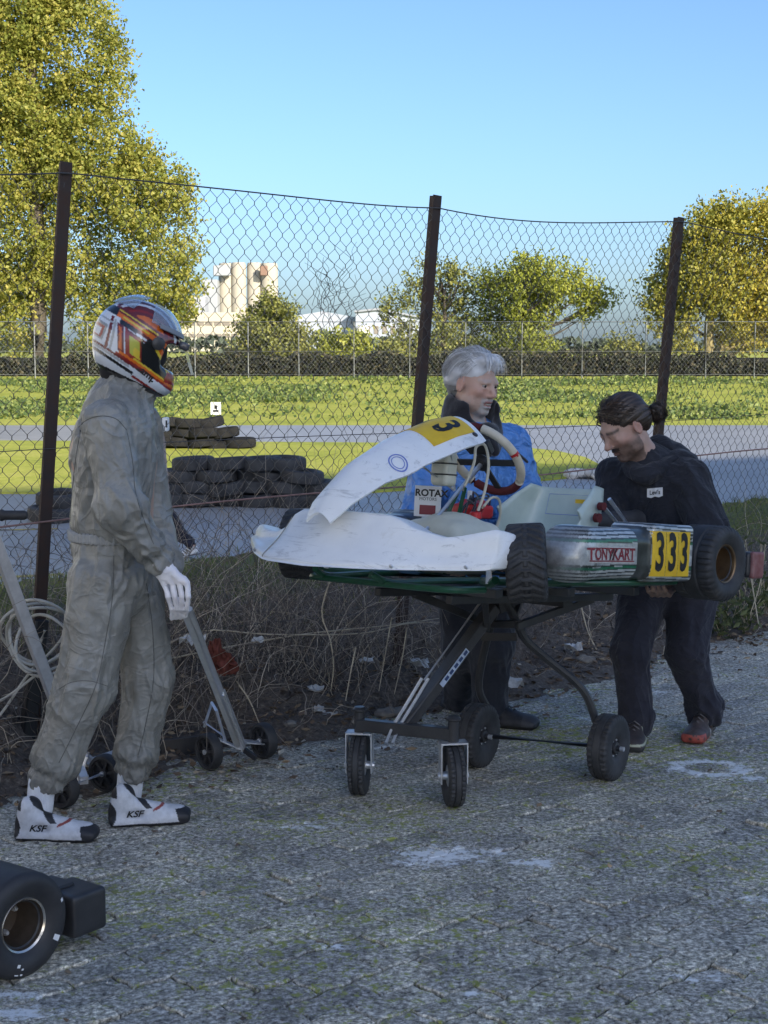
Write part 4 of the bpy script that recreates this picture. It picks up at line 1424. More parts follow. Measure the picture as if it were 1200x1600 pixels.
M_BEIGE = mat('beige leather', (.62, .56, .44), .6, col2=(.50, .44, .34), scale=18, bump=.2, bscale=160)
M_TANK = mat('milky fuel tank', (.66, .66, .56), .45, col2=(.54, .54, .44), scale=8)
M_SEAT = mat('pale green fibreglass', (.52, .60, .54), .35, col2=(.42, .50, .45), scale=6, coat=.2)
M_YEL = mat('yellow number plate', (.80, .52, .02), .45, col2=(.70, .42, .02), scale=14)
M_INK = mat('black print', (.010, .010, .010), .5)
M_INKR = mat('dark red print', (.22, .02, .03), .5)
M_INKB = mat('blue print', (.16, .22, .55), .5)
M_PAPER = mat('white card', (.78, .78, .78), .6)
M_HOSE = mat('cream rubber hose', (.55, .52, .42), .5)

def white_plastic():
    m, nt, bs = new_mat('scuffed white plastic')
    n1 = noise_node(nt, 5, 6, .7); n2 = noise_node(nt, 1.6, 8, .72, stretch=(9, 2, 16), dist=1.4)
    c = ramp(nt, n1.outputs['Fac'], [(.3, (.90, .90, .88)), (.7, (.80, .80, .79))]).outputs['Color']
    sc = ramp(nt, n2.outputs['Fac'], [(.55, (0, 0, 0)), (.68, (.6, .6, .6))])
    c = mix(nt, sc.outputs['Color'], c, (.30, .30, .30, 1))
    n4 = noise_node(nt, 9, 6, .7)
    st = ramp(nt, n4.outputs['Fac'], [(.62, (0, 0, 0)), (.78, (.5, .5, .5))])
    c = mix(nt, st.outputs['Color'], c, (.52, .48, .38, 1))
    n6 = noise_node(nt, 26, 5, .75, stretch=(1, 2.2, 1))
    sp_ = ramp(nt, n6.outputs['Fac'], [(.64, (0, 0, 0)), (.72, (.45, .45, .45))])
    c = mix(nt, sp_.outputs['Color'], c, (.24, .23, .21, 1))
    nt.links.new(c, bs.inputs['Base Color'])
    bs.inputs['Roughness'].default_value = .34
    bs.inputs['Subsurface Weight'].default_value = 0.0
    b = node(nt, 'ShaderNodeBump', Strength=.15, Distance=.004); nt.links.new(n1.outputs['Fac'], b.inputs['Height']); nt.links.new(b.outputs['Normal'], bs.inputs['Normal'])
    return m
M_WHITE = white_plastic()

def tyre_mesh(name, R, wd, rim_r, mt, tread=None, seg=168):
    """tyre lying on the y axis; tread: None, 'chevron' or 'block'"""
    hw = wd / 2
    prof = []
    # from inner bead, over the sidewall and tread, to the other bead
    sw = [(.70, rim_r), (.80, rim_r + .004), (.92, rim_r + (R - rim_r) * .25), (.99, rim_r + (R - rim_r) * .5), (1.0, rim_r + (R - rim_r) * .70), (.965, R - .014), (.91, R - .005), (.84, R - .0015)]
    for y, r in sw: prof.append((-hw * y, r))
    for y in np.linspace(-.78, .78, 25): prof.append((hw * y, R + .0012 * (1 - y * y)))
    for y, r in reversed(sw): prof.append((hw * y, r))
    prof.append((hw * .66, rim_r - .006)); prof.insert(0, (-hw * .66, rim_r - .006))
    pr = np.array(prof); n = len(pr)
    th = np.arange(seg) * 2 * math.pi / seg
    Y = np.repeat(pr[None, :, 0], seg, 0); Rr = np.repeat(pr[None, :, 1], seg, 0); T = np.repeat(th[:, None], n, 1)
    yn = np.abs(Y) / hw
    if tread == 'chevron':
        ph = (T * 24 / (2 * math.pi) + yn * 1.15) % 1
        g = (ph < .42) & (yn > .10) & (yn < .97) & (Rr > R - .016)
        g |= ((T * 24 / (2 * math.pi) + .5) % 1 < .22) & (yn < .22) & (Rr > R - .01)
        Rr = Rr - np.where(g, .0055, 0)
    elif tread == 'block':
        ph = (T * 34 / (2 * math.pi) + np.where(Y > 0, .5, 0)) % 1
        g = (ph < .30) & (yn > .38) & (Rr > R - .02)
        g |= (np.abs(yn - .36) < .06) & (Rr > R - .006)
        Rr = Rr - np.where(g, .0045, 0)
    V = np.stack([Rr * np.cos(T), Y, Rr * np.sin(T)], -1).reshape(-1, 3)
    i, j = np.meshgrid(np.arange(seg), np.arange(n - 1), indexing='ij')
    a = i * n + j; b_ = ((i + 1) % seg) * n + j
    F = np.stack([a, a + 1, b_ + 1, b_], -1).reshape(-1, 4)
    return V, F

def wheel(parent, loc, R, wd, rim_r, side, tread, mats, steer=0, camber=0, proto={}):
    """wheel part > tyre, rim, nuts; side = +1 when its outer face looks along +y"""
    w = bpy.data.objects.new('wheel', None); COL.objects.link(w); w.parent = parent
    w.location = loc; w.rotation_euler = (camber, 0, steer)
    key = (R, wd, tread, side, mats[0].name)
    if key not in proto:
        V, F = tyre_mesh('tyre', R, wd, rim_r, mats[0], tread)
        ty = mesh_obj('tyre', V, F, mats[0], w, True, angle=35)
        hw = wd / 2; b = MB(); s = side
        b.lathe([(s * hw * .80, rim_r + .001), (s * hw * .84, rim_r + .006), (s * hw * .80, rim_r + .009), (s * hw * .74, rim_r + .004)], (0, 0, 0), (0, 1, 0), 40, closed=True)
        lip = b.build('rim_edge', mats[2], w)
        b = MB()
        b.lathe([(s * hw * .80, rim_r + .001), (s * hw * .55, rim_r - .004), (s * hw * .10, rim_r - .010), (-s * hw * .15, rim_r - .016), (-s * hw * .18, .030), (-s * hw * .10, .028), (-s * hw * .10, .012), (-s * hw * .24, .010)], (0, 0, 0), (0, 1, 0), 40, cap0=False)
        b.lathe([(-s * hw * .80, rim_r + .001), (-s * hw * .55, rim_r - .004), (-s * hw * .15, rim_r - .012)], (0, 0, 0), (0, 1, 0), 32, cap0=False, cap1=False)
        rim = b.build('rim', mats[1], w)
        b = MB()
        nuts = []
        for k in range(3):
            a = k * 2.094 + .5
            q = MB(); q.lathe([(0, .008), (s * .02, .008), (s * .024, .005)], (.038 * math.cos(a), -s * hw * .17, .038 * math.sin(a)), (0, 1, 0), 6)
            nuts.append(q.build('wheel_nut', M_ZINC, w))
        proto[key] = [ty.data, lip.data, rim.data] + [q.data for q in nuts]
    else:
        for nm, me in zip(['tyre', 'rim_edge', 'rim'] + ['wheel_nut'] * 3, proto[key]):
            o = bpy.data.objects.new(nm, me); COL.objects.link(o); o.parent = w
    return w

def ring_spline(pts, n=4):
    """closed Catmull-Rom"""
    out = []; m = len(pts)
    for i in range(m):
        a, b, c, d = (Vector(pts[(i + k) % m]) for k in (-1, 0, 1, 2))
        for k in range(n):
            t = k / n
            out.append(0.5 * ((2 * b) + (c - a) * t + (2 * a - 5 * b + 4 * c - d) * t * t + (-a + 3 * b - 3 * c + d) * t ** 3))
    return out

def build_kart(root, white, wet, steer, second=False):
    rub = M_RUB if wet else M_RUBS
    mats = (rub, M_RIMD if second else M_RIMB, M_RIMS if second else M_RIMB)
    # wheels
    wheel(root, (1.04, .53, .13), .13, .132, .066, 1, 'chevron' if wet else None, mats, steer, .10 if not second else 0)
    wheel(root, (1.04, -.53, .13), .13, .132, .066, -1, 'chevron' if wet else None, mats, steer * .85)
    wheel(root, (0, .585, .14), .14, .185, .066, 1, 'block' if wet else None, mats)
    wheel(root, (0, -.585, .14), .14, .185, .066, -1, 'block' if wet else None, mats)
    b = MB(); b.tube([(0, -.56, .14), (0, .56, .14)], .02, 14); b.build('rear_axle', M_ZINC, root)
    # frame
    fz = .045
    b = MB()
    for s in (-1, 1):
        b.tube(spline([(-.20, s * .30, fz + .03), (-.05, s * .31, fz), (.25, s * .33, fz), (.55, s * .30, fz), (.85, s * .22, fz), (1.02, s * .36, fz), (1.06, s * .42, fz + .02)], 4), .015, 8)
        b.tube(spline([(.82, s * .20, fz), (1.05, s * .17, fz), (1.28, s * .15, fz - .005), (1.36, s * .13, fz + .02)], 4), .012, 8)
        b.tube([(.16, s * .32, fz), (.16, s * .55, fz + .02), (.30, s * .57, fz + .02), (.72, s * .57, fz + .02), (.80, s * .52, fz + .02), (.80, s * .23, fz)], .011, 8)
    for x, w in ((-.02, .31), (.30, .33), (.84, .22)):
        b.tube([(x, -w, fz), (x, w, fz)], .014, 8)
    b.tube(spline([(1.20, -.24, fz - .005), (1.28, -.22, fz - .012), (1.30, -.15, fz - .012), (1.30, .2, fz - .012), (1.27, .40, fz - .012), (1.14, .44, fz - .01)], 4), .012, 8)
    b.build('frame', M_BLKM if second else M_GREEN, root)
    b = MB(); b.prism([(.42, -.29, .018), (.42, .29, .018), (.80, .23, .018), (1.22, .16, .018), (1.26, 0, .018), (1.22, -.16, .018), (.80, -.23, .018)], (0, 0, .006)); b.build('floor_tray', M_TRAY, root, smooth=False)
    # front stub axles, tie rods, hubs
    for s in (-1, 1):
        b = MB()
        b.tube([(1.05, s * .37, .13), (1.04, s * .50, .13)], .011, 10); b.tube([(1.05, s * .385, .05), (1.05, s * .375, .175)], .012, 10)
        b.tube([(1.05, s * .38, .12), (.93, s * .40, .115)], .008, 8)
        b.tube([(.93, s * .39, .115), (.90, s * .03, .12)], .006, 8)
        b.build('stub_axle', M_CHROME, root)
        b = MB(); b.lathe([(0, .026), (.055, .026), (.055, .035), (.065, .035)], (1.04, s * .445, .13), (0, s, 0), 18); b.build('hub', M_WINE, root)
    # front fairing
    ys = [-.555, -.545, -.53, -.49, -.45, -.41, -.36, -.31, -.26, -.22, -.18, -.1, 0, .1, .18, .22, .26, .31, .36, .41, .45, .49, .53, .545, .555]
    rings = []
    for y in ys:
        a = abs(y)
        xb = np.interp(a, [0, .2, .3, .42, .53, .56], [1.535, 1.515, 1.465, 1.365, 1.265, 1.245])
        xt = np.interp(a, [0, .2, .3, .41, .53, .56], [1.37, 1.365, 1.36, 1.315, 1.215, 1.205])
        zt = np.interp(a, [0, .19, .24, .31, .41, .46, .53, .56], [.270, .268, .258, .226, .204, .214, .238, .238])
        if y < -.2: zt = np.interp(a, [.2, .24, .27, .33, .42, .53, .56], [.268, .230, .190, .180, .194, .200, .198])
        zb = np.interp(a, [0, .3, .56], [.082, .090, .104]) + (.025 * np.clip((a - .2) / .2, 0, 1) if y < 0 else 0)
        if y < 0: y = y * 1.07
        sh = 1.0 if a < .53 else (.985 if a < .54 else (.95 if a < .55 else .86))
        c = Vector(((xb + xt) / 2 - .05, y, (zt + zb) / 2))
        bk = xt - .12
        pts = [(xb - .012, y, zb), (xb, y, zb + .008), (xb - (xb - xt) * .06, y, zb + .022), (xb - (xb - xt) * .5, y, (zb + zt) / 2 - .006), (xt + .020, y, zt - .026), (xt + .008, y, zt - .008), (xt - .006, y, zt - .001), (xt - .06, y, zt - .008), (bk + .01, y, zt - .02), (bk, y, zt - .05), (bk - .005, y, zb + .05), (bk + .02, y, zb + .012)]
        pts = [c + (Vector(p) - c) * sh for p in pts]
        rings.append(ring_spline(pts, 3))
    b = MB(); b.loft(rings); nose = b.build('front_fairing', white, root, angle=70)
    if not second:
        m_ = len(rings[0])
        for (yy_, fr) in ((-.30, 4), (.30, 4), (.50, 4), (0.1, 22), (-.1, 22)):
            r_ = rings[min(range(len(ys)), key=lambda i: abs(ys[i] - yy_))]
            p = r_[min(fr, m_ - 1)]; nn = (p - sum(r_, Vector()) / m_); nn.y = 0
            b = MB(); b.lathe([(-.002, .008), (.002, .008), (.004, .005)], p, nn, 10); b.build('fixing_bolt', M_ZINC, nose)
        b = MB(); q_ = rings[ys.index(-.22)]
        b.tube([p + Vector((.002, -.004, 0)) for p in q_[3:15]], .0016, 5); b.build('scuffed_edge', mat('grimy edge', (.25, .23, .19), .8), nose)
    # steering column, wheel
    c0, c1 = Vector((1.05, 0, .12)), Vector((.655, 0, .462))
    ax = (c1 - c0).normalized()
    b = MB(); b.tube([c0, c1], .010, 12); b.build('steering_column', M_CHROME, root)
    b = MB(); b.tube([(.90, .06, .06), (.755, .012, .37), (.755, -.012, .37), (.90, -.06, .06)], .008, 8); b.build('column_support', M_BLKM if second else M_GREEN, root)
    _, e1, e2 = frame_from(ax)
    R_ = .152
    sw = bpy.data.objects.new('steering_wheel', None); COL.objects.link(sw); sw.parent = root; sw.location = c1 + ax * .03
    def arc(t0, t1, n=18): return [(e1 * math.cos(t) + e2 * math.sin(t)) * R_ for t in np.linspace(t0, t1, n)]
    # e2 points up the wheel
    for t0, t1, m_, nm in [(-.75, 1.2, M_BEIGE, 'grip'), (1.2, 1.95, M_WINE, 'grip_band'), (1.95, 3.9, M_BEIGE, 'grip'), (3.9, 5.53, M_WINE, 'grip_band')]:
        b = MB(); b.tube(arc(t0, t1), .0165 if nm == 'grip' else .0160, 12); b.build(nm, m_, sw)
    b = MB(); b.tube(arc(.12, .22, 4), .0172, 12); b.build('marker_band', M_RED, sw)
    b = MB()
    for t in (-.1, 3.25, 4.7): b.bar(Vector((0, 0, 0)) - ax * .02, (e1 * math.cos(t) + e2 * math.sin(t)) * (R_ - .008), .028, .005, up=ax)
    b.build('spokes', M_BLKM, sw)
    b = MB(); b.lathe([(-.035, .03), (-.015, .034), (-.005, .026)], (0, 0, 0), ax, 18); b.build('hub', M_BLK, sw)
    b = MB(); b.box(e2 * .055 + ax * .004, (.03, .10, .055), Matrix((ax, e1, e2)).transposed(), .005); b.build('lap_timer', M_BLK, sw)
    # front panel
    def panel(sx, w):          # s 0..1 bottom to top, w -1..1
        s = sx
        x = np.interp(s, [0, .12, .3, .5, .75, 1], [1.485, 1.425, 1.30, 1.14, .94, .79])
        z = np.interp(s, [0, .12, .3, .5, .75, 1], [.258, .340, .446, .528, .600, .632])
        hw = np.interp(s, [0, .06, .2, .45, .75, .92, 1], [.055, .075, .105, .15, .165, .15, .125])
        notch = .028 * max(0, (s - .9) / .1) * (1 - abs(w)) 
        drop = .092 * abs(w) ** 1.7 * min(1, s * 1.6 + .35)
        lift = .022 * math.exp(-((abs(w) - .86) / .1) ** 2) * 0
        return Vector((x + notch, w * hw, z - drop - notch * .3))
    def pn(s, w, off):
        a = panel(min(s + .01, 1), w) - panel(max(s - .01, 0), w); c = panel(s, min(w + .03, 1)) - panel(s, max(w - .03, -1))
        n = c.cross(a).normalized()
        if n.z < 0: n = -n
        return panel(s, w) + n * off
    def sheet(s0, s1, w0, w1, off, ns, nw, th):
        vs, fs = [], []
        for o_ in (off, off - th):
            for i in range(ns + 1):
                for j in range(nw + 1):
                    s = s0 + (s1 - s0) * i / ns; w = w0 + (w1 - w0) * j / nw
                    vs.append(pn(s, w, o_))
        M_ = (ns + 1) * (nw + 1)
        for i in range(ns):
            for j in range(nw):
                a = i * (nw + 1) + j
                fs.append((a, a + 1, a + nw + 2, a + nw + 1)); fs.append((M_ + a + nw + 1, M_ + a + nw + 2, M_ + a + 1, M_ + a))
        for i in range(ns):
            for j in (0, nw):
                a = i * (nw + 1) + j; fs.append((a, a + nw + 1, M_ + a + nw + 1, M_ + a))
        for j in range(nw):
            for i in (0, ns):
                a = i * (nw + 1) + j; fs.append((a + 1, a, M_ + a, M_ + a + 1))
        b = MB(); b.add(vs, fs); return b
    pa = sheet(0, 1, -1, 1, .004, 34, 24, .008).build('front_panel', white, root, angle=60)
    if not second:
        sheet(.60, .92, -.45, .74, .0062, 12, 24, .0012).build('number_plate', M_YEL, pa, angle=60)
        for k, wy in enumerate((-.20, .40)):
            lettering('digit', '3', .155, lambda x, y, wy=wy: pn(.762 + y / .62, wy + x * 6.2, .0072), M_INK, pa, bold=.0045, width=.72)
        for r0, r1, m_ in ((.031, .036, M_INKB), (.022, .025, M_INKB)):
            b = MB(); n = 28
            vs = [pn(.40 + r * math.sin(t) * 1.1, .70 + r * math.cos(t) * 6.2, .0058) for r in (r0, r1) for t in np.linspace(0, 2 * math.pi, n, endpoint=False)]
            b.add(vs, [(i, (i + 1) % n, n + (i + 1) % n, n + i) for i in range(n)]); b.build('round_sticker', m_, pa, smooth=False, recalc=False)
        b = MB(); c = pn(.90, .80, .005); nn = (pn(.90, .80, .01) - pn(.90, .80, 0)).normalized(); b.lathe([(0, .011), (.003, .011), (.005, .007)], c, nn, 14); b.build('panel_bolt', M_BLK, pa)
    b = MB(); b.tube([(.80, .0, .36), (.86, .02, .50), (.90, .03, .545)], .006, 8); b.tube([(.80, .0, .36), (.95, -.05, .45), (1.02, -.06, .515)], .006, 8); b.build('panel_stay', M_CHROME, root)
    # tank
    s = SDF().box((.80, 0, .155), (.145, .15, .095), .06).ell((.80, 0, .24), (.09, .08, .04), .05)
    sdf_obj('fuel_tank', s, .007, M_TANK, root, world_space=False)
    b = MB(); b.lathe([(0, .022), (.02, .022), (.024, .018)], (.72, .04, .262), (0, 0, 1), 16); b.build('tank_cap', M_RED, root)
    # bottle with bands
    s = SDF().box((.84, -.02, .435), (.035, .040, .062), .018)
    bo = sdf_obj('overflow_bottle', s, .004, M_TANK, root, world_space=False)
    for z in (.415, .455):
        b = MB(); b.tube([(.84 + sx_ * .036, -.02 + sy_ * .041, z) for sx_, sy_ in ((-1, -.7), (-.7, -1), (.7, -1), (1, -.7), (1, .7), (.7, 1), (-.7, 1), (-1, .7))], .003, 6, closed=True); b.build('rubber_band', M_BLK, bo)
    b = MB(); b.tube(spline([(.80, .04, .36), (.77, .06, .46), (.75, .05, .52), (.70, .05, .53), (.685, .06, .46), (.70, .06, .36), (.72, .05, .29)], 6), .0055, 8); b.build('breather_hose', M_HOSE, root)
    b = MB(); b.tube(spline([(.66, .02, .30), (.62, .03, .34), (.56, .02, .33), (.53, 0, .26), (.55, -.02, .18)], 6), .005, 8); b.build('fuel_hose', M_HOSE, root)
    # seat shell
    st = [((.055, .395), (1, .15), .150, .09), ((.075, .33), (1, .2), .175, .15), ((.10, .25), (1, .35), .185, .20), ((.14, .16), (.85, .75), .190, .22), ((.21, .09), (.4, 1), .190, .20), ((.32, .062), (.05, 1), .185, .15), ((.43, .07), (-.1, 1), .175, .095), ((.52, .10), (-.2, 1), .160, .045)]
    st2 = []
    for i in range(len(st) - 1):
        for k in range(4):
            t = k / 4; lerp = lambda p, q: p + (q - p) * t
            (c0_, n0, w0, h0), (c1_, n1, w1, h1) = st[i], st[i + 1]
            st2.append(((lerp(c0_[0], c1_[0]), lerp(c0_[1], c1_[1])), (lerp(n0[0], n1[0]), lerp(n0[1], n1[1])), lerp(w0, w1), lerp(h0, h1)))
    st2.append(st[-1])
    vs, fs = [], []; nw = 22
    for (c, n, w, h) in st2:
        nv = Vector((n[0], 0, n[1])).normalized()
        for j in range(nw + 1):
            t = -1 + 2 * j / nw; at = abs(t)
            y = w * (min(1, at * 1.55) ** .9) * (1 if t > 0 else -1) * (1 + .12 * max(0, at - .8))
            up = h * max(0, (at - .42) / .58) ** 1.35
            vs.append(Vector((c[0], y, c[1])) + nv * up)
    for i in range(len(st2) - 1):
        for j in range(nw): a = i * (nw + 1) + j; fs.append((a, a + 1, a + nw + 2, a + nw + 1))
    b = MB(); b.add(vs, fs); seat = b.build('seat', M_BLK if second else M_SEAT, root, angle=80)
    md = seat.modifiers.new('thickness', 'SOLIDIFY'); md.thickness = .007; md.offset = 0
    for s in (-1, 1):
        b = MB(); b.tube([(.16, s * .205, .335), (-.02, s * .26, .175)], .0085, 8); b.tube([(.13, s * .215, .36), (-.06, s * .25, .19)], .0085, 8); b.build('seat_strut', M_CHROME, root)
        b = MB(); b.lathe([(-.012, .016), (.012, .016)], (.165, s * .207, .33), (0, 1, 0), 14); b.lathe([(-.01, .018), (.01, .018)], (.20, s * .214, .285), (0, 1, 0), 14); b.build('rubber_mount', M_WINE, root)
    if not second:
        def sp(x, y): return Vector((.082 + .006, 0 + x, .315 + y))
        b = MB(); b.box((.096, .07, .345), (.004, .075, .016)); b.build('seat_label', M_YEL, root)
        b = MB(); b.tube([(.091, -.10, .37), (.091, .13, .37), (.112, .13, .29), (.112, -.10, .29)], .0012, 4, closed=True); b.build('seat_outline_print', M_INKB, root)
    # engine
    b = MB(); b.box((.22, -.36, .12), (.20, .16, .13), bevel=.02); b.lathe([(0, .055), (.06, .06), (.10, .05)], (.22, -.28, .12), (0, 1, 0), 20); b.build('crankcase', M_ENG, root)
    b = MB()
    for k in range(6): b.box((.30 + k * .016, -.36, .215 + k * .004), (.006, .14, .11), bevel=.002)
    b.box((.34, -.36, .21), (.10, .09, .09), bevel=.01); b.build('cylinder_fins', M_ENG, root)
    s = SDF().box((.40, -.24, .285), (.07, .055, .028), .015).box((.40, -.24, .318), (.045, .035, .014), .01, .015).ell((.44, -.20, .30), (.03, .05, .02), .02)
    sdf_obj('intake_cover', s, .005, M_RED, root, world_space=False)
    b = MB(); b.lathe([(0, .024), (.07, .024)], (.41, -.24, .19), (0, 0, 1), 16); b.box((.41, -.24, .225), (.06, .055, .05), bevel=.006); b.build('carburettor', M_ENG, root)
    b = MB(); b.lathe([(0, .009), (.05, .009)], (.47, -.20, .315), (0, 0, 1), 10); b.build('spark_cap', M_PAPER, root)
    for k in range(6):
        b = MB(); r_ = random.Random(k + 3)
        b.tube(spline([(.35 + r_.uniform(-.1, .1), -.25, .27), (.45 + r_.uniform(-.05, .1), -.15, .32 + r_.uniform(0, .05)), (.60, -.08 + r_.uniform(-.05, .05), .30), (.70, -.05, .2)], 5), .0035, 6); b.build('cable', M_BLK, root)
    # silencer lying along the tail
    s = SDF().cone((.06, .10, .268), (-.23, .13, .285), .036, .040, .01).cone((-.23, .12, .285), (-.29, .13, .262), .040, .026, .03)
    sdf_obj('exhaust_silencer', s, .006, mat('dark grey sleeve', (.030, .032, .036), .7, col2=(.05, .05, .055), scale=20), root, world_space=False)
    b = MB(); b.tube([(.17, .105, .285), (.10, .11, .318), (.03, .115, .300)], .0035, 6); b.build('spring', M_ZINC, root)
    # sponsor card on the column support
    if not second:
        b = MB(); ex, ey = Vector((-.72, .69, 0)).normalized(), Vector((0, 0, 1))
        cc = Vector((.755, -.165, .315)); nn = ex.cross(ey)
        b.box(cc, (.10, .004, .115), Matrix((ex, -nn, ey)).transposed(), .001); cd = b.build('sponsor_card', M_PAPER, root)
        f = 1 if nn.dot(Vector((.7, .7, 0))) > 0 else -1
        pl = plane_place(cc + nn * f * .0035, ex * (-1 if f < 0 else 1), ey)
        if f < 0: pl = plane_place(cc + nn * f * .0035, ex, ey)
        lettering('print', 'ROTAX', .036, lambda x, y: pl(x + .012, y + .030), M_INK, cd, bold=.0012)
        lettering('print', 'MOTORS', .016, lambda x, y: pl(x + .0, y + .008), M_INK, cd)
        b = MB(); b.box(cc + nn * f * .003 + Vector((0, 0, -.032)), (.06, .001, .035), Matrix((ex, -nn, ey)).transposed()); b.build('print_block', M_INKR, cd)
    # side pods
    for s in (-1, 1):
        sd = SDF().box((.555, s * .535, .168), (.30, .095, .090), .055, .05).ell((.83, s * .53, .155), (.085, .088, .078), .06).box((.325, s * .545, .175), (.135, .096, .102), .02, .03)
        def pc(V, N):
            if second: return np.repeat(np.array([[.02, .02, .022]]), len(V), 0)
            z = V[:, 2]; x = V[:, 0]
            w = z + .004 * np.sin(x * 9) + .003 * vnoise(V * np.array([8., 8, 8]), 3)
            ph = (w * 78) % 1
            base = np.array([[.60, .62, .60]]) * (1 + .25 * vnoise(V * np.array([9., 9, 30]), 5))[:, None]
            dark = np.array([.04, .05, .045])
            m = ((ph < .42) & (np.abs(z - .168) > .036))[:, None]
            c = np.where(m, dark, base)
            g = ((np.abs(np.abs(w - .168) - .046) < .0045))[:, None]
            c = np.where(g, np.array([.03, .20, .10]), c)
            bl = ((x < .545) & (x > .465))[:, None]
            c = np.where(bl, np.array([.055, .06, .055]) * (1 + 1.5 * np.clip(vnoise(V * np.array([30., 9, 14]), 6), 0, 1))[:, None], c)
            c = np.where((x < .19)[:, None], np.array([.55, .56, .52]), c)
            nzw = vnoise(V * np.array([7., 7, 16]), 12) * .5 + vnoise(V * np.array([24., 24, 40]), 13) * .5
            c = np.where((nzw > .22)[:, None], c * .5 + np.array([.04, .036, .03]), c)
            fr = np.clip((x - .84) / .08, 0, 1)[:, None]
            return c * (1 - fr) + np.array([.42, .42, .42]) * fr
        po = sdf_obj('side_pod', sd, .0045 if (s == 1 and not second) else .011, M_POD, root, None, pc, 1, world_space=False)
        if s == 1 and not second:
            from mathutils.bvhtree import BVHTree
            bv = BVHTree.FromPolygons([v.co for v in po.data.vertices], [tuple(p.vertices) for p in po.data.polygons])
            def on(x, z, off=.0):
                h_ = bv.ray_cast(Vector((x, 1.2, z)), Vector((0, -1, 0)))
                return Vector((x, (h_[0].y if h_[0] is not None else .63) + off, z))
            def decal(name, xc, zc, w, h, off, m_, n=10):
                vs = [on(xc - w / 2 + w * i / n, zc - h / 2 + h * j / n, off) for i in range(n + 1) for j in range(n + 1)]
                return mesh_obj(name, vs, [(i * (n + 1) + j, i * (n + 1) + j + 1, (i + 1) * (n + 1) + j + 1, (i + 1) * (n + 1) + j) for i in range(n) for j in range(n)], m_, po, True)
            decal('maker_plate', .70, .166, .275, .056, .0015, mat('silver sticker', (.55, .54, .52), .4, col2=(.38, .36, .34), scale=20))
            for z in (.1445, .1875):
                decal('plate_line', .70, z, .272, .004, .0030, M_INKR)
            lettering('lettering', 'TONY', .056, lambda x, z: on(.770 - x, .166 + z, .0035), M_INKR, po, bold=.0012, width=.95)
            lettering('lettering', '//', .056, lambda x, z: on(.700 - x, .166 + z, .0036), M_INK, po, bold=.001, shear=.25)
            lettering('lettering', 'KART', .056, lambda x, z: on(.630 - x, .166 + z, .0035), M_INKR, po, bold=.0012, width=.95)
            for k in range(3):
                xc = .425 - k * .080
                decal('number_plate', xc, .172, .078, .160, .0018, M_YEL)
                lettering('digit', '3', .185, lambda x, z: on(xc - x, .172 + z, .0035), M_INK, po, bold=.0055, width=.62)
    # rear bumper
    if second:
        s = SDF()
        s.box((-.225, .0, .095), (.045, .55, .040), .02)
        for q in (-1, 1): s.box((-.235, q * .585, .102), (.062, .072, .060), .010, .03)
        rb = sdf_obj('rear_bumper', s, .008, M_BLK, root, world_space=False)
        for q in (-1, 1):
            b = MB(); b.box((-.215, q * .53, .164), (.07, .10, .012), bevel=.005); b.build('bumper_step', M_BLK, rb)
            b = MB(); b.lathe([(-.012, .035), (.012, .035)], (-.17, q * .44, .15), (1, 0, 0), 16); b.build('bumper_clamp', M_BLK, rb)
    else:
        b = MB(); b.tube(spline([(-.20, -.30, .08), (-.24, -.34, .12), (-.25, -.56, .13), (-.25, .56, .13), (-.24, .34, .12)][2:4], 4), .014, 10)
        b.tube([(-.20, -.30, .08), (-.25, -.30, .13)], .013, 8); b.tube([(-.20, .30, .08), (-.25, .30, .13)], .013, 8)
        b.build('rear_bumper', M_BLKM, root)
        for q in (-1, 1):
            s = SDF().box((-.235, q * .60, .135), (.045, .05, .05), .015)
            e = sdf_obj('bumper_end', s, .006, M_BLK, root, world_space=False)
            s = SDF().box((-.245, q * .652, .135), (.042, .012, .052), .008)
            sdf_obj('bumper_cap', s, .005, M_CAPR, e, world_space=False)

M_CAPR = mat('scuffed red plastic', (.20, .05, .045), .5, col2=(.30, .16, .15), scale=18)
M_POD = color_mat('striped silver pod print', rough=.30, coat=.25, dirt=.5, metal=.25)
KART_R = Matrix.Rotation(math.radians(226.84), 3, 'Z') @ Matrix.Rotation(math.radians(-6.16), 3, 'Y') @ Matrix.Rotation(math.radians(1.69), 3, 'X')
KART_O = Vector((.781, 6.10, .684))
def KW(x, y, z): return KART_R @ Vector((x, y, z)) + KART_O
kart = empty('racing_kart', KART_O, KART_R.to_euler(), 'white racing kart numbered three on a raised trolley, side pod printed with 333', 'kart')
build_kart(kart, M_WHITE, True, math.radians(36))

k2R = Matrix.Rotation(math.radians(233), 3, 'Z')
k2o = G(8, 1436, .14) - k2R @ Vector((0, .585, .14))
kart2 = empty('racing_kart', k2o, (0, 0, math.radians(233)), 'black kart at the lower left with slick rear tyre and black bumper', 'kart')
build_kart(kart2, M_BLK, False, 0, second=True)
# painted marks on the slick
for (a0, a1, r0, r1) in [(-.62, -.48, .100, .121), (-1.95, -1.85, .098, .128), (-1.80, -1.74, .108, .128), (.28, .36, .118, .128)]:
    ring = []
    for r in (r0, r1):
        for a in np.linspace(a0, a1, 5):
            yy = np.interp(r, [.0965, .1178, .126, .135], [.0916, .0925, .0893, .0842]) + .0012
            ring.append(Vector((-r * math.cos(a), .585 + yy, .14 + r * math.sin(a))))
    mesh_obj('tyre_mark', ring, [(i, i + 1, i + 6, i + 5) for i in range(4)], M_PAPER, kart2, False)
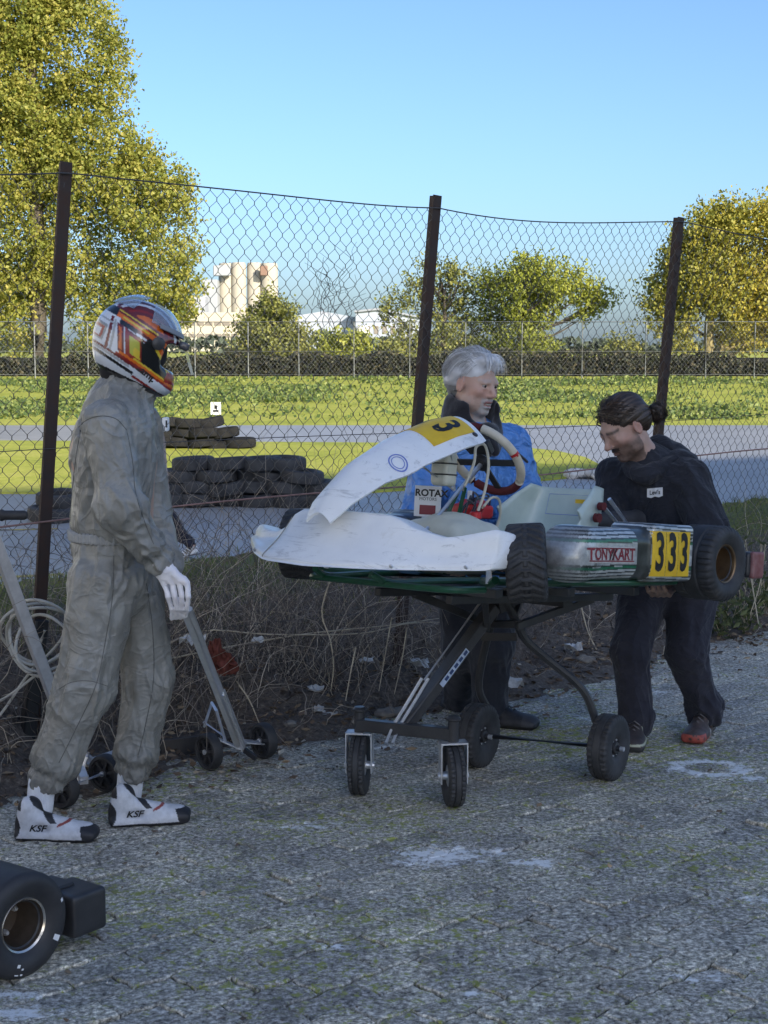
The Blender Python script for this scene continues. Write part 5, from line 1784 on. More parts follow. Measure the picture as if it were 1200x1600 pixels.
# ================================================================== KART TROLLEY STAND
def knob_wheel(parent, c, axis, R, wd, hub_r, name='wheel'):
    w = bpy.data.objects.new(name, None); COL.objects.link(w); w.parent = parent
    m = inv(parent)
    ax = Vector(axis).normalized()
    w.location = m @ Vector(c)
    up = Vector((0, 0, 1)); x = ax.cross(up).normalized(); 
    w.rotation_euler = Matrix((x, ax, x.cross(ax))).transposed().to_euler()
    V, F = tyre_mesh('tyre', R, wd, hub_r, M_RUB, 'block', 136)
    mesh_obj('tyre', V, F, M_RUB, w, True, angle=35)
    b = MB(); h = wd / 2
    for s in (-1, 1):
        b.lathe([(s * h * .72, hub_r + .002), (s * h * .55, hub_r * .9), (s * h * .5, hub_r * .62), (s * h * .8, hub_r * .55), (s * h * .85, hub_r * .30), (s * h * 1.15, hub_r * .28)], (0, 0, 0), (0, 1, 0), 28, cap0=False)
    b.build('hub', M_BLKM, w)
    for k in range(6):
        a = k * 1.047; q = MB(); q.lathe([(0, .004), (.006, .004)], (hub_r * .76 * math.cos(a), h * .5, hub_r * .76 * math.sin(a)), (0, 1, 0), 6); q.build('hub_bolt', M_ZINC, w)
    b = MB(); b.lathe([(0, hub_r * .22), (h * .5, hub_r * .22)], (0, h * 1.0, 0), (0, 1, 0), 12); b.build('axle_end', M_ZINC, w)
    return w
stand = empty('kart_stand', Vector((.35, 5.75, 0)), label='black steel kart stand on two big wheels and two front casters', cat='stand')
A_ = Vector((.80, -.60, 0))
cl_, cr_ = G(562, 1240), G(708, 1258)
wn_, wf_ = G(950, 1217), G(746, 1197)
axr = (wn_ - wf_).normalized()
knob_wheel(stand, wn_ + Vector((0, 0, .125)), (.85, -.53, 0), .125, .085, .042)
knob_wheel(stand, wf_ + Vector((0, 0, .125)), (.85, -.53, 0), .125, .085, .042)
b = MB(); b.tube([wf_ + Vector((0, 0, .125)), wn_ + Vector((0, 0, .125))], .011, 10); b.build('axle', M_BLKM, stand, world_space=True)
barl, barr = cl_ + Vector((-.01, 0, .262)), cr_ + Vector((0, 0, .262))
b = MB(); b.bar(barl, barr, .035, .045, bevel=.003); b.build('crossbar', M_BLKM, stand, world_space=True)
for c, yaw in ((cl_, 1.42), (cr_, 1.72)):
    d = Vector((math.cos(yaw), math.sin(yaw), 0)); sd = Vector((d.y, -d.x, 0))
    cs = bpy.data.objects.new('caster', None); COL.objects.link(cs); cs.parent = stand; cs.location = inv(stand) @ c
    b = MB(); b.lathe([(0, .020), (.075, .020), (.08, .014)], c + Vector((0, 0, .235)), (0, 0, 1), 14); b.lathe([(0, .026), (.006, .026), (.014, .018)], c + Vector((0, 0, .315)), (0, 0, 1), 14); b.build('stem', M_BLKM, cs, world_space=True)
    b = MB(); b.bar(c + sd * -.047 + Vector((0, 0, .232)), c + sd * .047 + Vector((0, 0, .232)), .06, .006)
    for s in (-1, 1):
        p0 = c + sd * s * .047 + Vector((0, 0, .235)); p1 = c + sd * s * .047 + Vector((0, 0, .085))
        b.bar(p0, p1, .004, .055, up=d)
    b.build('fork', M_ZINC, cs, world_space=True, smooth=False)
    wz = bpy.data.objects.new('wheel', None)
    V, F = tyre_mesh('tyre', .11, .062, .045, M_RUB, 'block', 112)
    Rm = np.array(Matrix((d, sd, Vector((0, 0, 1)))).transposed())
    V = V @ Rm.T + np.array(c + Vector((0, 0, .11)))
    mesh_obj('tyre', V, F, M_RUB, cs, True, None, True, angle=35)
    b = MB()
    for s in (-1, 1): b.lathe([(s * .020, .047), (s * .012, .036), (s * .024, .016), (s * .05, .012), (s * .056, .010)], c + Vector((0, 0, .11)), sd, 20)
    b.build('hub', M_ZINC, cs, world_space=True)
# main beam, struts, legs
top = W(772, 948, 5.72)
bm0 = (barl + barr) / 2 + Vector((0, .02, .0))
b = MB(); b.bar(bm0 + Vector((-.01, 0, -.01)), top, .055, .04, bevel=.004); b.build('main_beam', M_BLKM, stand, world_space=True)
d_ = (top - bm0).normalized()
M_LABEL = mat('pale blue label', (.50, .58, .70), .4, col2=(.35, .42, .55), scale=40)
c = bm0.lerp(top, .50); _, s1, u1 = frame_from(d_)
fc = s1 if s1.y < 0 else -s1
b = MB(); b.bar(c - d_ * .085 + fc * .0285, c + d_ * .085 + fc * .0285, .002, .022, up=u1); lb = b.build('sticker', M_LABEL, stand, world_space=True, smooth=False)
for k in range(5):
    q = c - d_ * (.06 - k * .03) + fc * .030
    b = MB(); b.bar(q, q + d_ * .02, .001, .012, up=u1); b.build('sticker_print', mat('navy print', (.02, .05, .15), .5), lb, world_space=True, smooth=False)
b = MB()
for s in (-.012, .012):
    o_ = Vector((s - .045, -.02, .01))
    b.tube([bm0 + o_ + Vector((-.01, -.02, -.055)), bm0 + o_ + d_ * .02 + Vector((0, 0, -.02)), bm0 + o_ + d_ * .14, bm0 + o_ + d_ * .20 + Vector((.004, 0, .02))], .006, 8)
b.build('release_lever', M_ZINC, stand, world_space=True)
b = MB(); b.tube([bm0 + Vector((-.02, 0, .05)) + d_ * .16, top + Vector((-.05, 0, .02))], .005, 8); b.build('gas_strut_rod', M_ZINC, stand, world_space=True)
b = MB(); b.tube(spline([W(935, 1140, 5.80), W(918, 1090, 5.80), W(895, 1062, 5.80), W(858, 1032, 5.79), W(822, 1000, 5.77), W(806, 970, 5.75), W(790, 938, 5.72)], 4), .016, 8); b.build('bent_leg', M_BLKM, stand, world_space=True)
b = MB(); b.tube(spline([W(764, 1150, 6.02), W(762, 1110, 6.0), W(748, 1075, 5.97), W(756, 1020, 5.92), W(772, 960, 5.84), W(778, 938, 5.78)], 4), .016, 8); b.build('bent_leg', M_BLKM, stand, world_space=True)
b = MB(); b.bar(W(745, 975, 5.80), W(815, 975, 5.66), .03, .03, bevel=.003); b.bar(W(752, 995, 5.84), W(808, 995, 5.7), .004, .03); b.build('pivot_tube', M_BLKM, stand, world_space=True)
r0 = [KW(1.00, .17, -.022), KW(.02, .17, -.022)]; r1 = [KW(1.00, -.17, -.022), KW(.02, -.17, -.022)]
for r in (r0, r1):
    b = MB(); b.bar(r[0], r[1], .03, .03, bevel=.003); b.build('top_rail', M_BLKM, stand, world_space=True)
for x in (.92, .50, .08):
    b = MB(); b.bar(KW(x, -.33, .012), KW(x, .33, .012), .04, .032, bevel=.003); b.build('top_crossbar', mat('grey painted steel', (.06, .062, .066), .5), stand, world_space=True)
for x, px in ((.80, W(760, 978, 5.78)), (.14, W(805, 975, 5.70))):
    for y in (.17, -.17):
        b = MB(); b.bar(px + Vector((0, -.05 if y > 0 else .08, 0)), KW(x, y, -.03), .022, .03, bevel=.003); b.build('support_arm', M_BLKM, stand, world_space=True)
b = MB(); b.bar(KW(.30, -.17, -.045), KW(.30, .17, -.045), .06, .02); b.bar(top, KW(.42, 0, -.03), .06, .05); b.build('pivot_plate', M_BLKM, stand, world_space=True)

# ================================================================== HAND TROLLEYS
def spoke_wheel(parent, c, axis, R, wd):
    w = bpy.data.objects.new('wheel', None); COL.objects.link(w); w.parent = parent; w.location = inv(parent) @ Vector(c)
    c = Vector(c); ax = Vector(axis).normalized()
    b = MB(); h = wd / 2
    b.lathe([(-h, R * .80), (-h, R * .94), (-h * .6, R), (h * .6, R), (h, R * .94), (h, R * .80)], c, ax, 40, closed=True); b.build('tyre', M_RUB, w, world_space=True)
    b = MB(); _, a1, a2 = frame_from(ax)
    b.lathe([(-h * .6, R * .81), (h * .6, R * .81), (h * .6, R * .70), (-h * .6, R * .70)], c, ax, 32, closed=True)
    b.lathe([(-h * .9, R * .26), (h * .9, R * .26)], c, ax, 20)
    b.lathe([(-h * .12, R * .75), (h * .12, R * .75)], c, ax, 28)
    for k in range(6):
        t = k * 1.047 + .2; e = a1 * math.cos(t) + a2 * math.sin(t)
        b.bar(c + e * R * .2, c + e * R * .74, wd * .7, .010, up=ax.cross(e))
    b.build('rim', M_BLK, w, world_space=True)
    b = MB(); b.lathe([(-h * 1.2, .010), (h * 1.25, .010)], c, ax, 10); b.build('axle_end', M_ZINC, w, world_space=True)
t1 = empty('hand_trolley', G(370, 1195), label='chrome hand trolley with two black spoked wheels held by the helmeted racer', cat='trolley', group='hand trolleys')
wl, wr = G(327, 1202), G(412, 1184)
RW = .072
spoke_wheel(t1, wl + Vector((0, 0, RW)), (wr - wl), RW, .042); spoke_wheel(t1, wr + Vector((0, 0, RW)), (wr - wl), RW, .042)
ax = (wr - wl).normalized(); c0, c1 = wl + Vector((0, 0, RW)), wr + Vector((0, 0, RW))
b = MB(); b.tube([c0, c1], .007, 10); b.build('axle', M_CHROME, t1, world_space=True)
hb, ht = W(376, 1168, 5.93), W(291, 952, 5.22)
dd = (ht - hb).normalized()
b = MB(); b.tube([hb - ax * .011, ht - ax * .011], .0125, 14); b.tube([hb + ax * .012 - dd * .0, ht + ax * .012], .0115, 14); b.build('handle_tube', M_CHROME, t1, world_space=True)
b = MB(); b.bar(hb + ax * .019, hb + ax * .019 + dd * .42, .006, .03); b.build('sleeve', M_CHROME, t1, world_space=True)
b = MB(); b.bar(W(330, 1150, 5.9), W(372, 1168, 5.95), .09, .006); b.bar(W(378, 1158, 6.0), W(405, 1160, 6.05), .08, .005); b.build('foot_plate', M_CHROME, t1, world_space=True, smooth=False)
b = MB()
b.tube([W(319, 1135, 5.95), W(331, 1098, 5.85), W(338, 1110, 5.8), W(352, 1158, 5.9)], .006, 8); b.tube([W(318, 1128, 5.95), W(350, 1150, 5.9)], .005, 8); b.build('hook_stay', M_CHROME, t1, world_space=True)
b = MB(); b.bar(W(382, 1172, 5.93), W(400, 1185, 5.9), .012, .02); b.build('stop_foot', M_BLK, t1, world_space=True)

t2 = empty('hand_trolley', G(140, 1235), label='galvanised square tube hand trolley leaning at the left edge behind the racer', cat='trolley', group='hand trolleys')
b0, b1 = W(118, 1180, 5.72), W(-22, 805, 5.55)
b = MB(); b.bar(b0, b1, .042, .042, bevel=.003); b.build('handle_tube', M_ZINC, t2, world_space=True)
b = MB(); b.tube([b1 + Vector((-.16, 0, 0)), b1 + Vector((.05, -.0, .0))], .010, 10); b.build('cross_handle', M_CHROME, t2, world_space=True)
for s_, e_ in ((.05, .15), (-.16, -.26)):
    b = MB(); x0, x1 = min(s_, e_), max(s_, e_); b.lathe([(0, .020), (.008, .023), (.018, .0175), (x1 - x0 - .01, .0175), (x1 - x0, .012)] if s_ > 0 else [(0, .012), (.01, .0175), (x1 - x0, .0175)], b1 + Vector((x0, 0, 0)), (1, 0, 0), 16); b.build('grip', M_RUB, t2, world_space=True)
b = MB(); b.bar(W(130, 1195, 5.75), W(200, 1170, 5.95), .05, .012); b.bar(W(135, 1215, 5.7), W(185, 1195, 5.85), .012, .012); b.bar(W(126, 1172, 5.72), W(150, 1195, 5.72), .02, .02); b.build('foot_frame', M_ZINC, t2, world_space=True)
b = MB(); b.tube(spline([W(138, 1175, 5.6), W(128, 1205, 5.58), W(117, 1235, 5.56), W(120, 1252, 5.55)], 4), .008, 8); b.build('stand_leg', M_ZINC, t2, world_space=True)
w0, w1 = G(97, 1262), G(166, 1236)
spoke_wheel(t2, w0 + Vector((0, 0, .07)), w1 - w0, .07, .045); spoke_wheel(t2, w1 + Vector((0, 0, .07)), w1 - w0, .07, .045)
b = MB(); b.tube([w0 + Vector((0, 0, .07)), w1 + Vector((0, 0, .07))], .008, 8); b.bar(b0, (w0 + w1) / 2 + Vector((0, 0, .07)), .03, .03); b.build('axle', M_ZINC, t2, world_space=True)

# ================================================================== TYRE BARRIERS, SIGN, BOX BEYOND THE FENCE
def car_tyre(R=.31, wd=.19):
    hw = wd / 2; b = MB()
    b.lathe([(-hw * .7, R * .58), (-hw * .98, R * .72), (-hw, R * .86), (-hw * .8, R * .97), (-hw * .3, R), (hw * .3, R), (hw * .8, R * .97), (hw, R * .86), (hw * .98, R * .72), (hw * .7, R * .58)], (0, 0, 0), (0, 0, 1), 30, closed=True)
    return b
M_OLDT = mat('old weathered tyre', (.014, .014, .016), .7, col2=(.055, .055, .057), scale=4, bump=.5, bscale=40, bdist=.01)
M_DUSTT = mat('dusty sunlit tyre', (.011, .011, .012), .95, col2=(.028, .028, .028), scale=3, spec=.15)
tb = car_tyre().build('tyre', M_OLDT); tmesh = tb.data
tb2 = car_tyre(.36, .22).build('tyre', M_DUSTT); tmesh2 = tb2.data
rt = random.Random(6)
first = [tb, tb2]
def put_tyre(p, me, label, group, tilt=.05):
    if first and first[0].data is me: o = first.pop(0)
    elif len(first) > 1 and first[1].data is me: o = first.pop(1)
    else:
        o = bpy.data.objects.new('tyre', me); COL.objects.link(o)
    o.location = p; o.rotation_euler = (rt.gauss(0, tilt), rt.gauss(0, tilt), rt.uniform(0, 6))
    tag(o, label, 'tyre', group)
rows = ['bottom', 'second', 'third', 'top']
k = 0
for row in range(4):
    n = [6, 6, 5, 4][row]; u0 = [262, 268, 285, 308][row]; u1 = [505, 490, 478, 455][row]
    for i in range(n):
        for dp in range(1):
            p = G(u0 + (u1 - u0) * i / (n - 1) , 790 - (u0 - u0), TRACK_Z)
            q = Vector((p.x + dp * .12 + rt.gauss(0, .04), p.y + dp * .55 + rt.gauss(0, .07), TRACK_Z + .095 + row * .172))
            ordn = ['first', 'second', 'third', 'fourth', 'fifth', 'sixth'][i]
            put_tyre(q, tmesh, f'old black tyre, {ordn} from the left, {rows[row]} layer of the near tyre wall', 'tyres of the near tyre wall')
for row in range(3):
    n = [5, 4, 3][row]; u0 = [250, 256, 262][row]; u1 = [372, 350, 322][row]
    for i in range(n):
        p = G(u0 + (u1 - u0) * i / (n - 1), 702, TRACK_Z)
        q = Vector((p.x + rt.gauss(0, .04), p.y + rt.gauss(0, .08), TRACK_Z + .15 + row * .215))
        ordn = ['first', 'second', 'third', 'fourth', 'fifth'][i]
        put_tyre(q, tmesh2, f'dusty tyre, {ordn} from the left, {rows[row] if row < 2 else "top"} layer of the far tyre pile', 'tyres of the far tyre pile', .1)
p = G(80, 815, TRACK_Z); put_tyre(Vector((p.x, p.y, TRACK_Z + .1)), tmesh, 'lone black tyre lying on the track beside the left fence post', 'lone tyres on the track')
p = G(62, 815, TRACK_Z); put_tyre(Vector((p.x + .2, p.y + .3, TRACK_Z + .27)), tmesh, 'black tyre on top of the lone tyre beside the left fence post', 'lone tyres on the track')
for o in first: bpy.data.objects.remove(o)

sg = empty('track_sign', G(338, 690, TRACK_Z), label='small white sign on a thin post beside the far tyre pile', cat='sign')
p = sg.location; b = MB(); b.tube([p, p + Vector((0, 0, .8))], .022, 8); b.build('post', M_GALV, sg, world_space=True)
b = MB(); b.box(p + Vector((0, -.03, .80)), (.25, .012, .30), bevel=.002); bd = b.build('board', mat('white sign face', (.75, .75, .72), .5), sg, world_space=True)
b = MB(); b.box(p + Vector((0, -.038, .74)), (.14, .004, .05)); b.box(p + Vector((.0, -.038, .83)), (.07, .004, .09)); b.build('symbol', M_INK, bd, world_space=True)
s = SDF()
c = G(912, 748, TRACK_Z)
for k in range(7): s.ell(np.array(c) + np.array([rt.uniform(-.35, .35), rt.uniform(-.2, .2), .06 + rt.uniform(0, .05)]), (.2, .16, .09), .05)
o = sdf_obj('sand_heap', s, .03, mat('white sandbag cloth', (.62, .62, .60), .8, col2=(.42, .38, .34), scale=6), None, lambda V, N: fbm(V * 9, 3, 3) * .03, world_space=False)
tag(o, 'low heap of white sandbags at the tip of the grass island', 'sandbags')
# ================================================================== PEOPLE
def J(u, v, Y): return np.array(W(u, v, Y))

def folds(segs, amp=1.0, seed=0):
    """cloth folds: segs = [(a, b, radius, per_metre_along, around, skew, amplitude)]"""
    segs = [(np.array(a, float), np.array(b, float), *r) for a, b, *r in segs]
    def f(V, N):
        tot = np.zeros(len(V)); ws = np.zeros(len(V)) + 1e-6
        for i, (a, b, R, fa, fr, sk, am) in enumerate(segs):
            ab = b - a; L = np.linalg.norm(ab); d = ab / L
            q = V - a; t = q @ d
            tc = np.clip(t, 0, L)
            r = q - tc[:, None] * d
            dist = np.linalg.norm(r, axis=1)
            e1 = np.cross(d, [0.3, 0.9, 0.2]); e1 /= np.linalg.norm(e1); e2 = np.cross(d, e1)
            c, s = r @ e1 / (dist + 1e-6), r @ e2 / (dist + 1e-6)
            w = np.exp(-(dist / R) ** 2 * 1.4)
            P = np.stack([t * fa + sk * s + .6 * c, c * fr, s * fr], 1)
            wob = vnoise(P * .7 + 11, seed + i * 5 + 3)
            P = P + wob[:, None] * .55
            n1 = vnoise(P, seed + i * 5)
            n2 = vnoise(P * np.array([1.9, 2.1, 2.1]) + 3, seed + i * 5 + 1)
            ridge = np.exp(-np.sqrt(n1 * n1 + .0015) * 4.2) - .38
            r2 = np.exp(-np.sqrt(n2 * n2 + .003) * 4.5) - .38
            end = np.exp(-((t - L) / (.42 * L)) ** 2) + .8 * np.exp(-(t / (.35 * L)) ** 2)
            msk = np.clip(.18 + .75 * end + .7 * vnoise(P * .45 + 31, seed + i * 5 + 4), .10, 1.15)
            tot += w * am * msk * (ridge * 1.75 + r2 * .65)
            ws += w
        return tot / ws * amp
    return f

def cloth_mat(name, c1, c2, rough=.75, sheen=.2, weave=700, scale=6, spec=.3, wr=0.0, wscale=8):
    m, nt, bs = new_mat(name)
    n = noise_node(nt, scale, 5, .65)
    r = ramp(nt, n.outputs['Fac'], [(.35, c1), (.68, c2)])
    nt.links.new(r.outputs['Color'], bs.inputs['Base Color'])
    bs.inputs['Roughness'].default_value = rough
    bs.inputs['Sheen Weight'].default_value = sheen
    bs.inputs['Specular IOR Level'].default_value = spec
    n2 = noise_node(nt, weave, 2, .6); n3 = noise_node(nt, 60, 4, .7)
    h = math_n(nt, 'ADD', n2.outputs['Fac'], math_n(nt, 'MULTIPLY', n3.outputs['Fac'], 2.0))
    b = node(nt, 'ShaderNodeBump', Strength=.35, Distance=.0025)
    nt.links.new(h, b.inputs['Height'])
    if wr:      # small crumples of thin cloth
        n4 = noise_node(nt, wscale, 2, .5, dist=1.6, stretch=(1, 1, .7)); n5 = noise_node(nt, wscale * 2.3, 2, .5, dist=1.2, stretch=(.8, .8, 1.2))
        r4 = math_n(nt, 'ABSOLUTE', math_n(nt, 'SUBTRACT', n4.outputs['Fac'], .5)); r5 = math_n(nt, 'ABSOLUTE', math_n(nt, 'SUBTRACT', n5.outputs['Fac'], .5))
        hh = math_n(nt, 'ADD', math_n(nt, 'POWER', r4, .7), math_n(nt, 'MULTIPLY', math_n(nt, 'POWER', r5, .7), .45))
        b2 = node(nt, 'ShaderNodeBump', Strength=wr, Distance=.035); b2.invert = True
        nt.links.new(hh, b2.inputs['Height']); nt.links.new(b2.outputs['Normal'], b.inputs['Normal'])
    nt.links.new(b.outputs['Normal'], bs.inputs['Normal'])
    return m

def skin_mat(name):
    m = color_mat(name, rough=.5, bump=.12, bscale=320, spec=.4)
    bs = m.node_tree.nodes['Principled BSDF']
    bs.inputs['Subsurface Weight'].default_value = .12
    bs.inputs['Subsurface Radius'].default_value = (.012, .005, .003)
    bs.inputs['Subsurface Scale'].default_value = .6
    return m
M_SKIN = skin_mat('skin')

def basis(fwd, up):
    f = Vector(fwd).normalized(); l = Vector(up).cross(f).normalized(); u = f.cross(l)
    return np.array([f, l, u]).T          # columns: forward, left, up

def add_head(s, c, B, mouth=0.0, k=1.0, nose=1.0, lids=0.0):
    """head solids into an SDF; c centre between the ears, B basis, k scale"""
    c = np.array(c)
    def P(x, y, z): return c + B @ (np.array([x, y, z]) * k)
    E = lambda p, r, kk=.02, sub=False: s.ell(P(*p), np.array(r) * k, kk * k, B, sub)
    E((-.014, 0, .032), (.098, .076, .090), .03)
    E((.034, 0, -.030), (.060, .062, .086), .03)
    E((.022, 0, -.078), (.056, .056, .040), .025)
    E((.066, 0, -.108), (.022, .026, .019), .02)
    for y in (-1, 1):
        E((.058, y * .046, -.024), (.028, .019, .020), .02)
        E((.020, y * .056, -.070), (.030, .012, .030), .02)
    E((.081, 0, .020), (.014, .050, .012), .018)
    for y in (-1, 1): E((.098, y * .033, .000), (.017, .019, .0125), .008, True)
    s.cone(P(.086, 0, .010), P(.112 * nose, 0, -.034), .0085 * k, .0125 * k, .012 * k)
    for y in (-1, 1): E((.100, y * .0115, -.040), (.010, .0075, .007), .006)
    E((.088, 0, -.064), (.013, .025, .0060), .006)
    E((.087, 0, -.078 - mouth * .010), (.013, .022, .0065), .006)
    E((.102, 0, -.0705 - mouth * .005), (.014, .021, .0020 + mouth * .005), .003, True)
    for y in (-1, 1):
        E((.084, y * .033, .010), (.013, .020, .0050), .006)      # upper lid
        E((.083, y * .033, -.0105), (.012, .018, .0040), .006)    # lower lid
        if lids: E((.0835, y * .033, .001), (.0115, .018, .0095), .004)   # eyes cast down
    for y in (-1, 1):
        E((-.008, y * .080, -.010), (.019, .009, .033), .010)
        E((-.004, y * .089, -.008), (.010, .007, .020), .004, True)
    return P

def head_colors(c, B, k, base, lip, hairc, beard_fn, brow=True, browk=.85):
    def f(V):
        q = (V - np.array(c)) @ B / k
        x, y, z = q.T
        n = vnoise(V * 60, 4) * .5 + vnoise(V * 170, 5) * .3
        col = np.array(base)[None] * (1 + .10 * n)[:, None]
        red = np.exp(-((x - .11) ** 2 / .0009 + y ** 2 / .0005 + (z + .034) ** 2 / .0005)) * .22 + np.exp(-((np.abs(y) - .042) ** 2 / .0006 + (z + .03) ** 2 / .0006)) * (x > .03) * .35 + np.exp(-((np.abs(y) - .085) ** 2 / .0003)) * .35 * (np.abs(z) < .05)
        col = col * (1 - red[:, None] * np.array([-.10, .30, .30]))
        lp = ((np.abs(z + .071) < .013) & (np.abs(y) < .024) & (x > .080)).astype(float)
        col = col * (1 - lp[:, None]) + np.array(lip) * lp[:, None]
        if brow:
            bw = np.exp(-((z - .021 - .10 * (.035 - np.abs(y)) * 0) ** 2 / .000035)) * (np.abs(y) > .012) * (np.abs(y) < .056) * (x > .055)
            bw = np.clip(bw * 1.3, 0, 1) * browk
            col = col * (1 - bw[:, None]) + np.array(hairc) * bw[:, None]
        bd = np.clip(beard_fn(x, y, z) * (1 + .5 * n), 0, 1)
        col = col * (1 - bd[0 if False else slice(None), None]) + np.array(hairc) * bd[:, None]
        return col
    return f

def add_eyes(root, c, B, k, iris=(.05, .035, .02), look=0.0):
    c = np.array(c)
    for y in (-1, 1):
        p = Vector(c + B @ (np.array([.0785, y * .033, .000]) * k))
        e = bpy.data.objects.new('eye', None)
        b = MB(); b.lathe([(-.0125 * math.cos(t) * k, max(.0125 * math.sin(t), .0002) * k) for t in np.linspace(0, math.pi, 14)], p, Vector(B[:, 0]), 20)
        ball = b.build('eye', M_EYEW, root, world_space=True)
        d = Vector(B @ np.array([1, look, -.12])).normalized()
        b = MB(); b.lathe([(.0112 * k, .0058 * k), (.0124 * k, .0045 * k), (.0128 * k, .0002 * k)], p, d, 16); b.build('iris', M_IRIS, ball, world_space=True)
M_EYEW = mat('eye white', (.30, .27, .25), .3)
M_IRIS = mat('dark iris', (.035, .025, .018), .15)

def hand_solids(s, wrist, knuck, tips, thumb, r=.0098, palm_w=None, k=.006):
    """palm from the wrist to four knuckles, fingers as bent chains, thumb from the side"""
    wrist = np.array(wrist)
    for kp in knuck:
        s.cone(wrist + (np.array(kp) - wrist) * .12, kp, .019, .0125, .012)
    for i, (kp, ch) in enumerate(zip(knuck, tips)):
        prev = np.array(kp); n = len(ch)
        for j, q in enumerate(ch):
            s.cone(prev, q, r * (1 - .08 * j) * (.92 if i == 3 else 1), r * (.92 - .08 * j) * (.92 if i == 3 else 1), k)
            prev = np.array(q)
    prev = np.array(thumb[0])
    for j, q in enumerate(thumb[1:]):
        s.cone(prev, q, r * (1.35 - .2 * j), r * (1.15 - .2 * j), .010); prev = np.array(q)

def shoe(root, heel, toe, L, style, roll=0.0, ank=None, name='shoe'):
    """sports shoe: heel and toe points on the ground line"""
    heel, toe = Vector(heel), Vector(toe)
    d = (toe - heel).normalized()
    l = Vector((0, 0, 1)).cross(d).normalized(); u = d.cross(l)
    B = np.array([d, l, u]).T; c = np.array(heel); k = L / .28
    def P(x, y, z): return c + B @ (np.array([x, y, z]) * k)
    s = SDF()
    s.box(P(.13, 0, .016), np.array([.125, .040, .015]) * k, .012 * k, .01, B)
    s.box(P(.20, .002, .018), np.array([.075, .047, .017]) * k, .015 * k, .02, B)
    s.ell(P(.045, 0, .043), np.array([.044, .034, .046]) * k, .02, B)
    s.ell(P(.20, .002, .030), np.array([.080, .042, .029]) * k, .02, B)
    s.cone(P(.055, 0, .078), P(.165, 0, .046), .032 * k, .032 * k, .02, flat=u, amt=.75)
    s.cone(P(.048, 0, .06), P(.052, 0, .100), .036 * k, .035 * k, .02)
    if style == 'race': s.cone(P(.05, 0, .09), P(.052, 0, .104), .036 * k, .037 * k, .015)
    s.fn(lambda V: -((V - c) @ B[:, 2]) + .0, .002) if False else None
    def col(V, N):
        q = (V - c) @ B / k; x, y, z = q.T
        n = vnoise(V * 55, 3) * .5 + vnoise(V * 140, 4) * .4
        if style == 'race':
            cl = np.array([.66, .67, .70])[None] * (1 - .22 * np.clip(n, 0, 1))[:, None]
            blk = np.array([.022, .022, .026])
            m = (x > .232 - .25 * (z - .02)) & (z < .050)
            m |= (z < .010)
            m |= ((x + .02) ** 2 + (z - .045) ** 2 < .0022) & (x < .05)
            m |= (np.abs((x - .110) * .8 + (z - .09) * .7) < .009) & (z > .060)
            m |= (x < .03) & (z > .100)
            cl = np.where(m[:, None], blk, cl)
            red = (np.abs((x - .165) * .35 - (z - .045) * .9 + .012) < .0035) & (x > .15) & (x < .225)
            cl = np.where(red[:, None], np.array([.30, .06, .05]), cl)
        elif style == 'boot':
            cl = np.array([.035, .036, .042])[None] * (1 + .5 * n)[:, None]
            cl = np.where((x > .22)[:, None], np.array([.06, .062, .07]), cl)
            cl = np.where((z < .014)[:, None], np.array([.02, .02, .02]), cl)
        elif style == 'trainer_red':
            cl = np.array([.085, .065, .060])[None] * (1 + .5 * n)[:, None]
            cl = np.where(((x > .228) & (z < .036) & (n > -.25))[:, None] | ((z < .016) & (x > .15))[:, None], np.array([.36, .075, .055]) * (1 + .6 * n)[:, None], cl)
            cl = np.where(((np.abs((x - .12) + (z - .06)) < .008) | (np.abs((x - .07) - (z - .06) * .4) < .004)) [:, None], np.array([.38, .36, .34]), cl)
            cl = np.where(((z < .014) & (x <= .15))[:, None], np.array([.05, .05, .05]), cl)
        elif style == 'trainer_dark':
            cl = np.array([.060, .048, .046])[None] * (1 + .5 * n)[:, None]
            ln = (np.abs((x - .14) + (z - .05) * .8) < .006) | (np.abs((x - .11) + (z - .05) * .8) < .004) | (np.abs(z - .030) < .004)
            cl = np.where(ln[:, None], np.array([.46, .48, .36]), cl)
            cl = np.where((z < .020)[:, None], np.array([.045, .045, .05]), cl)
        else:
            cl = np.array([.72, .72, .72])[None] * (1 - .1 * np.clip(n, 0, 1))[:, None]
            st = (z > .025) & (z < .085) & (np.abs(((x - .12) - (z - .05) * .6) % .034 - .017) < .008) & (x > .07) & (x < .19)
            cl = np.where(st[:, None], np.array([.02, .02, .02]), cl)
        return cl
    o = sdf_obj(name, s, .0033 if style != 'far' else .009, M_SHOE, root, None, col)
    return o, P
M_SHOE = color_mat('shoe leather and mesh', rough=.55, dirt=.25, bump=.2, bscale=180)

def strands(root, name, c, B, k, seeds, mt, tone):
    """hair: seeds = list of point lists in head coordinates"""
    V, F, T = [], [], []
    c = np.array(c)
    for pts, r, tn in seeds:
        q = spline([Vector(c + B @ (np.array(p) * k)) for p in pts], 3)
        n = len(q); base = len(V)
        for i, p in enumerate(q):
            rr_ = r * (1 - .75 * (i / (n - 1)) ** 2) * (.6 + .4 * min(1, i / 2))
            t = (q[min(i + 1, n - 1)] - q[max(i - 1, 0)]).normalized()
            _, a, b_ = frame_from(t)
            for j in range(4):
                th = j * math.pi / 2; V.append(p + (a * math.cos(th) + b_ * math.sin(th) * .6) * rr_); T.append(tn)
        for i in range(n - 1):
            for j in range(4):
                l = (j + 1) % 4; F.append((base + i * 4 + j, base + i * 4 + l, base + i * 4 + 4 + l, base + i * 4 + 4 + j))
    return mesh_obj(name, V, F, mt, root, True, np.array(T), True)

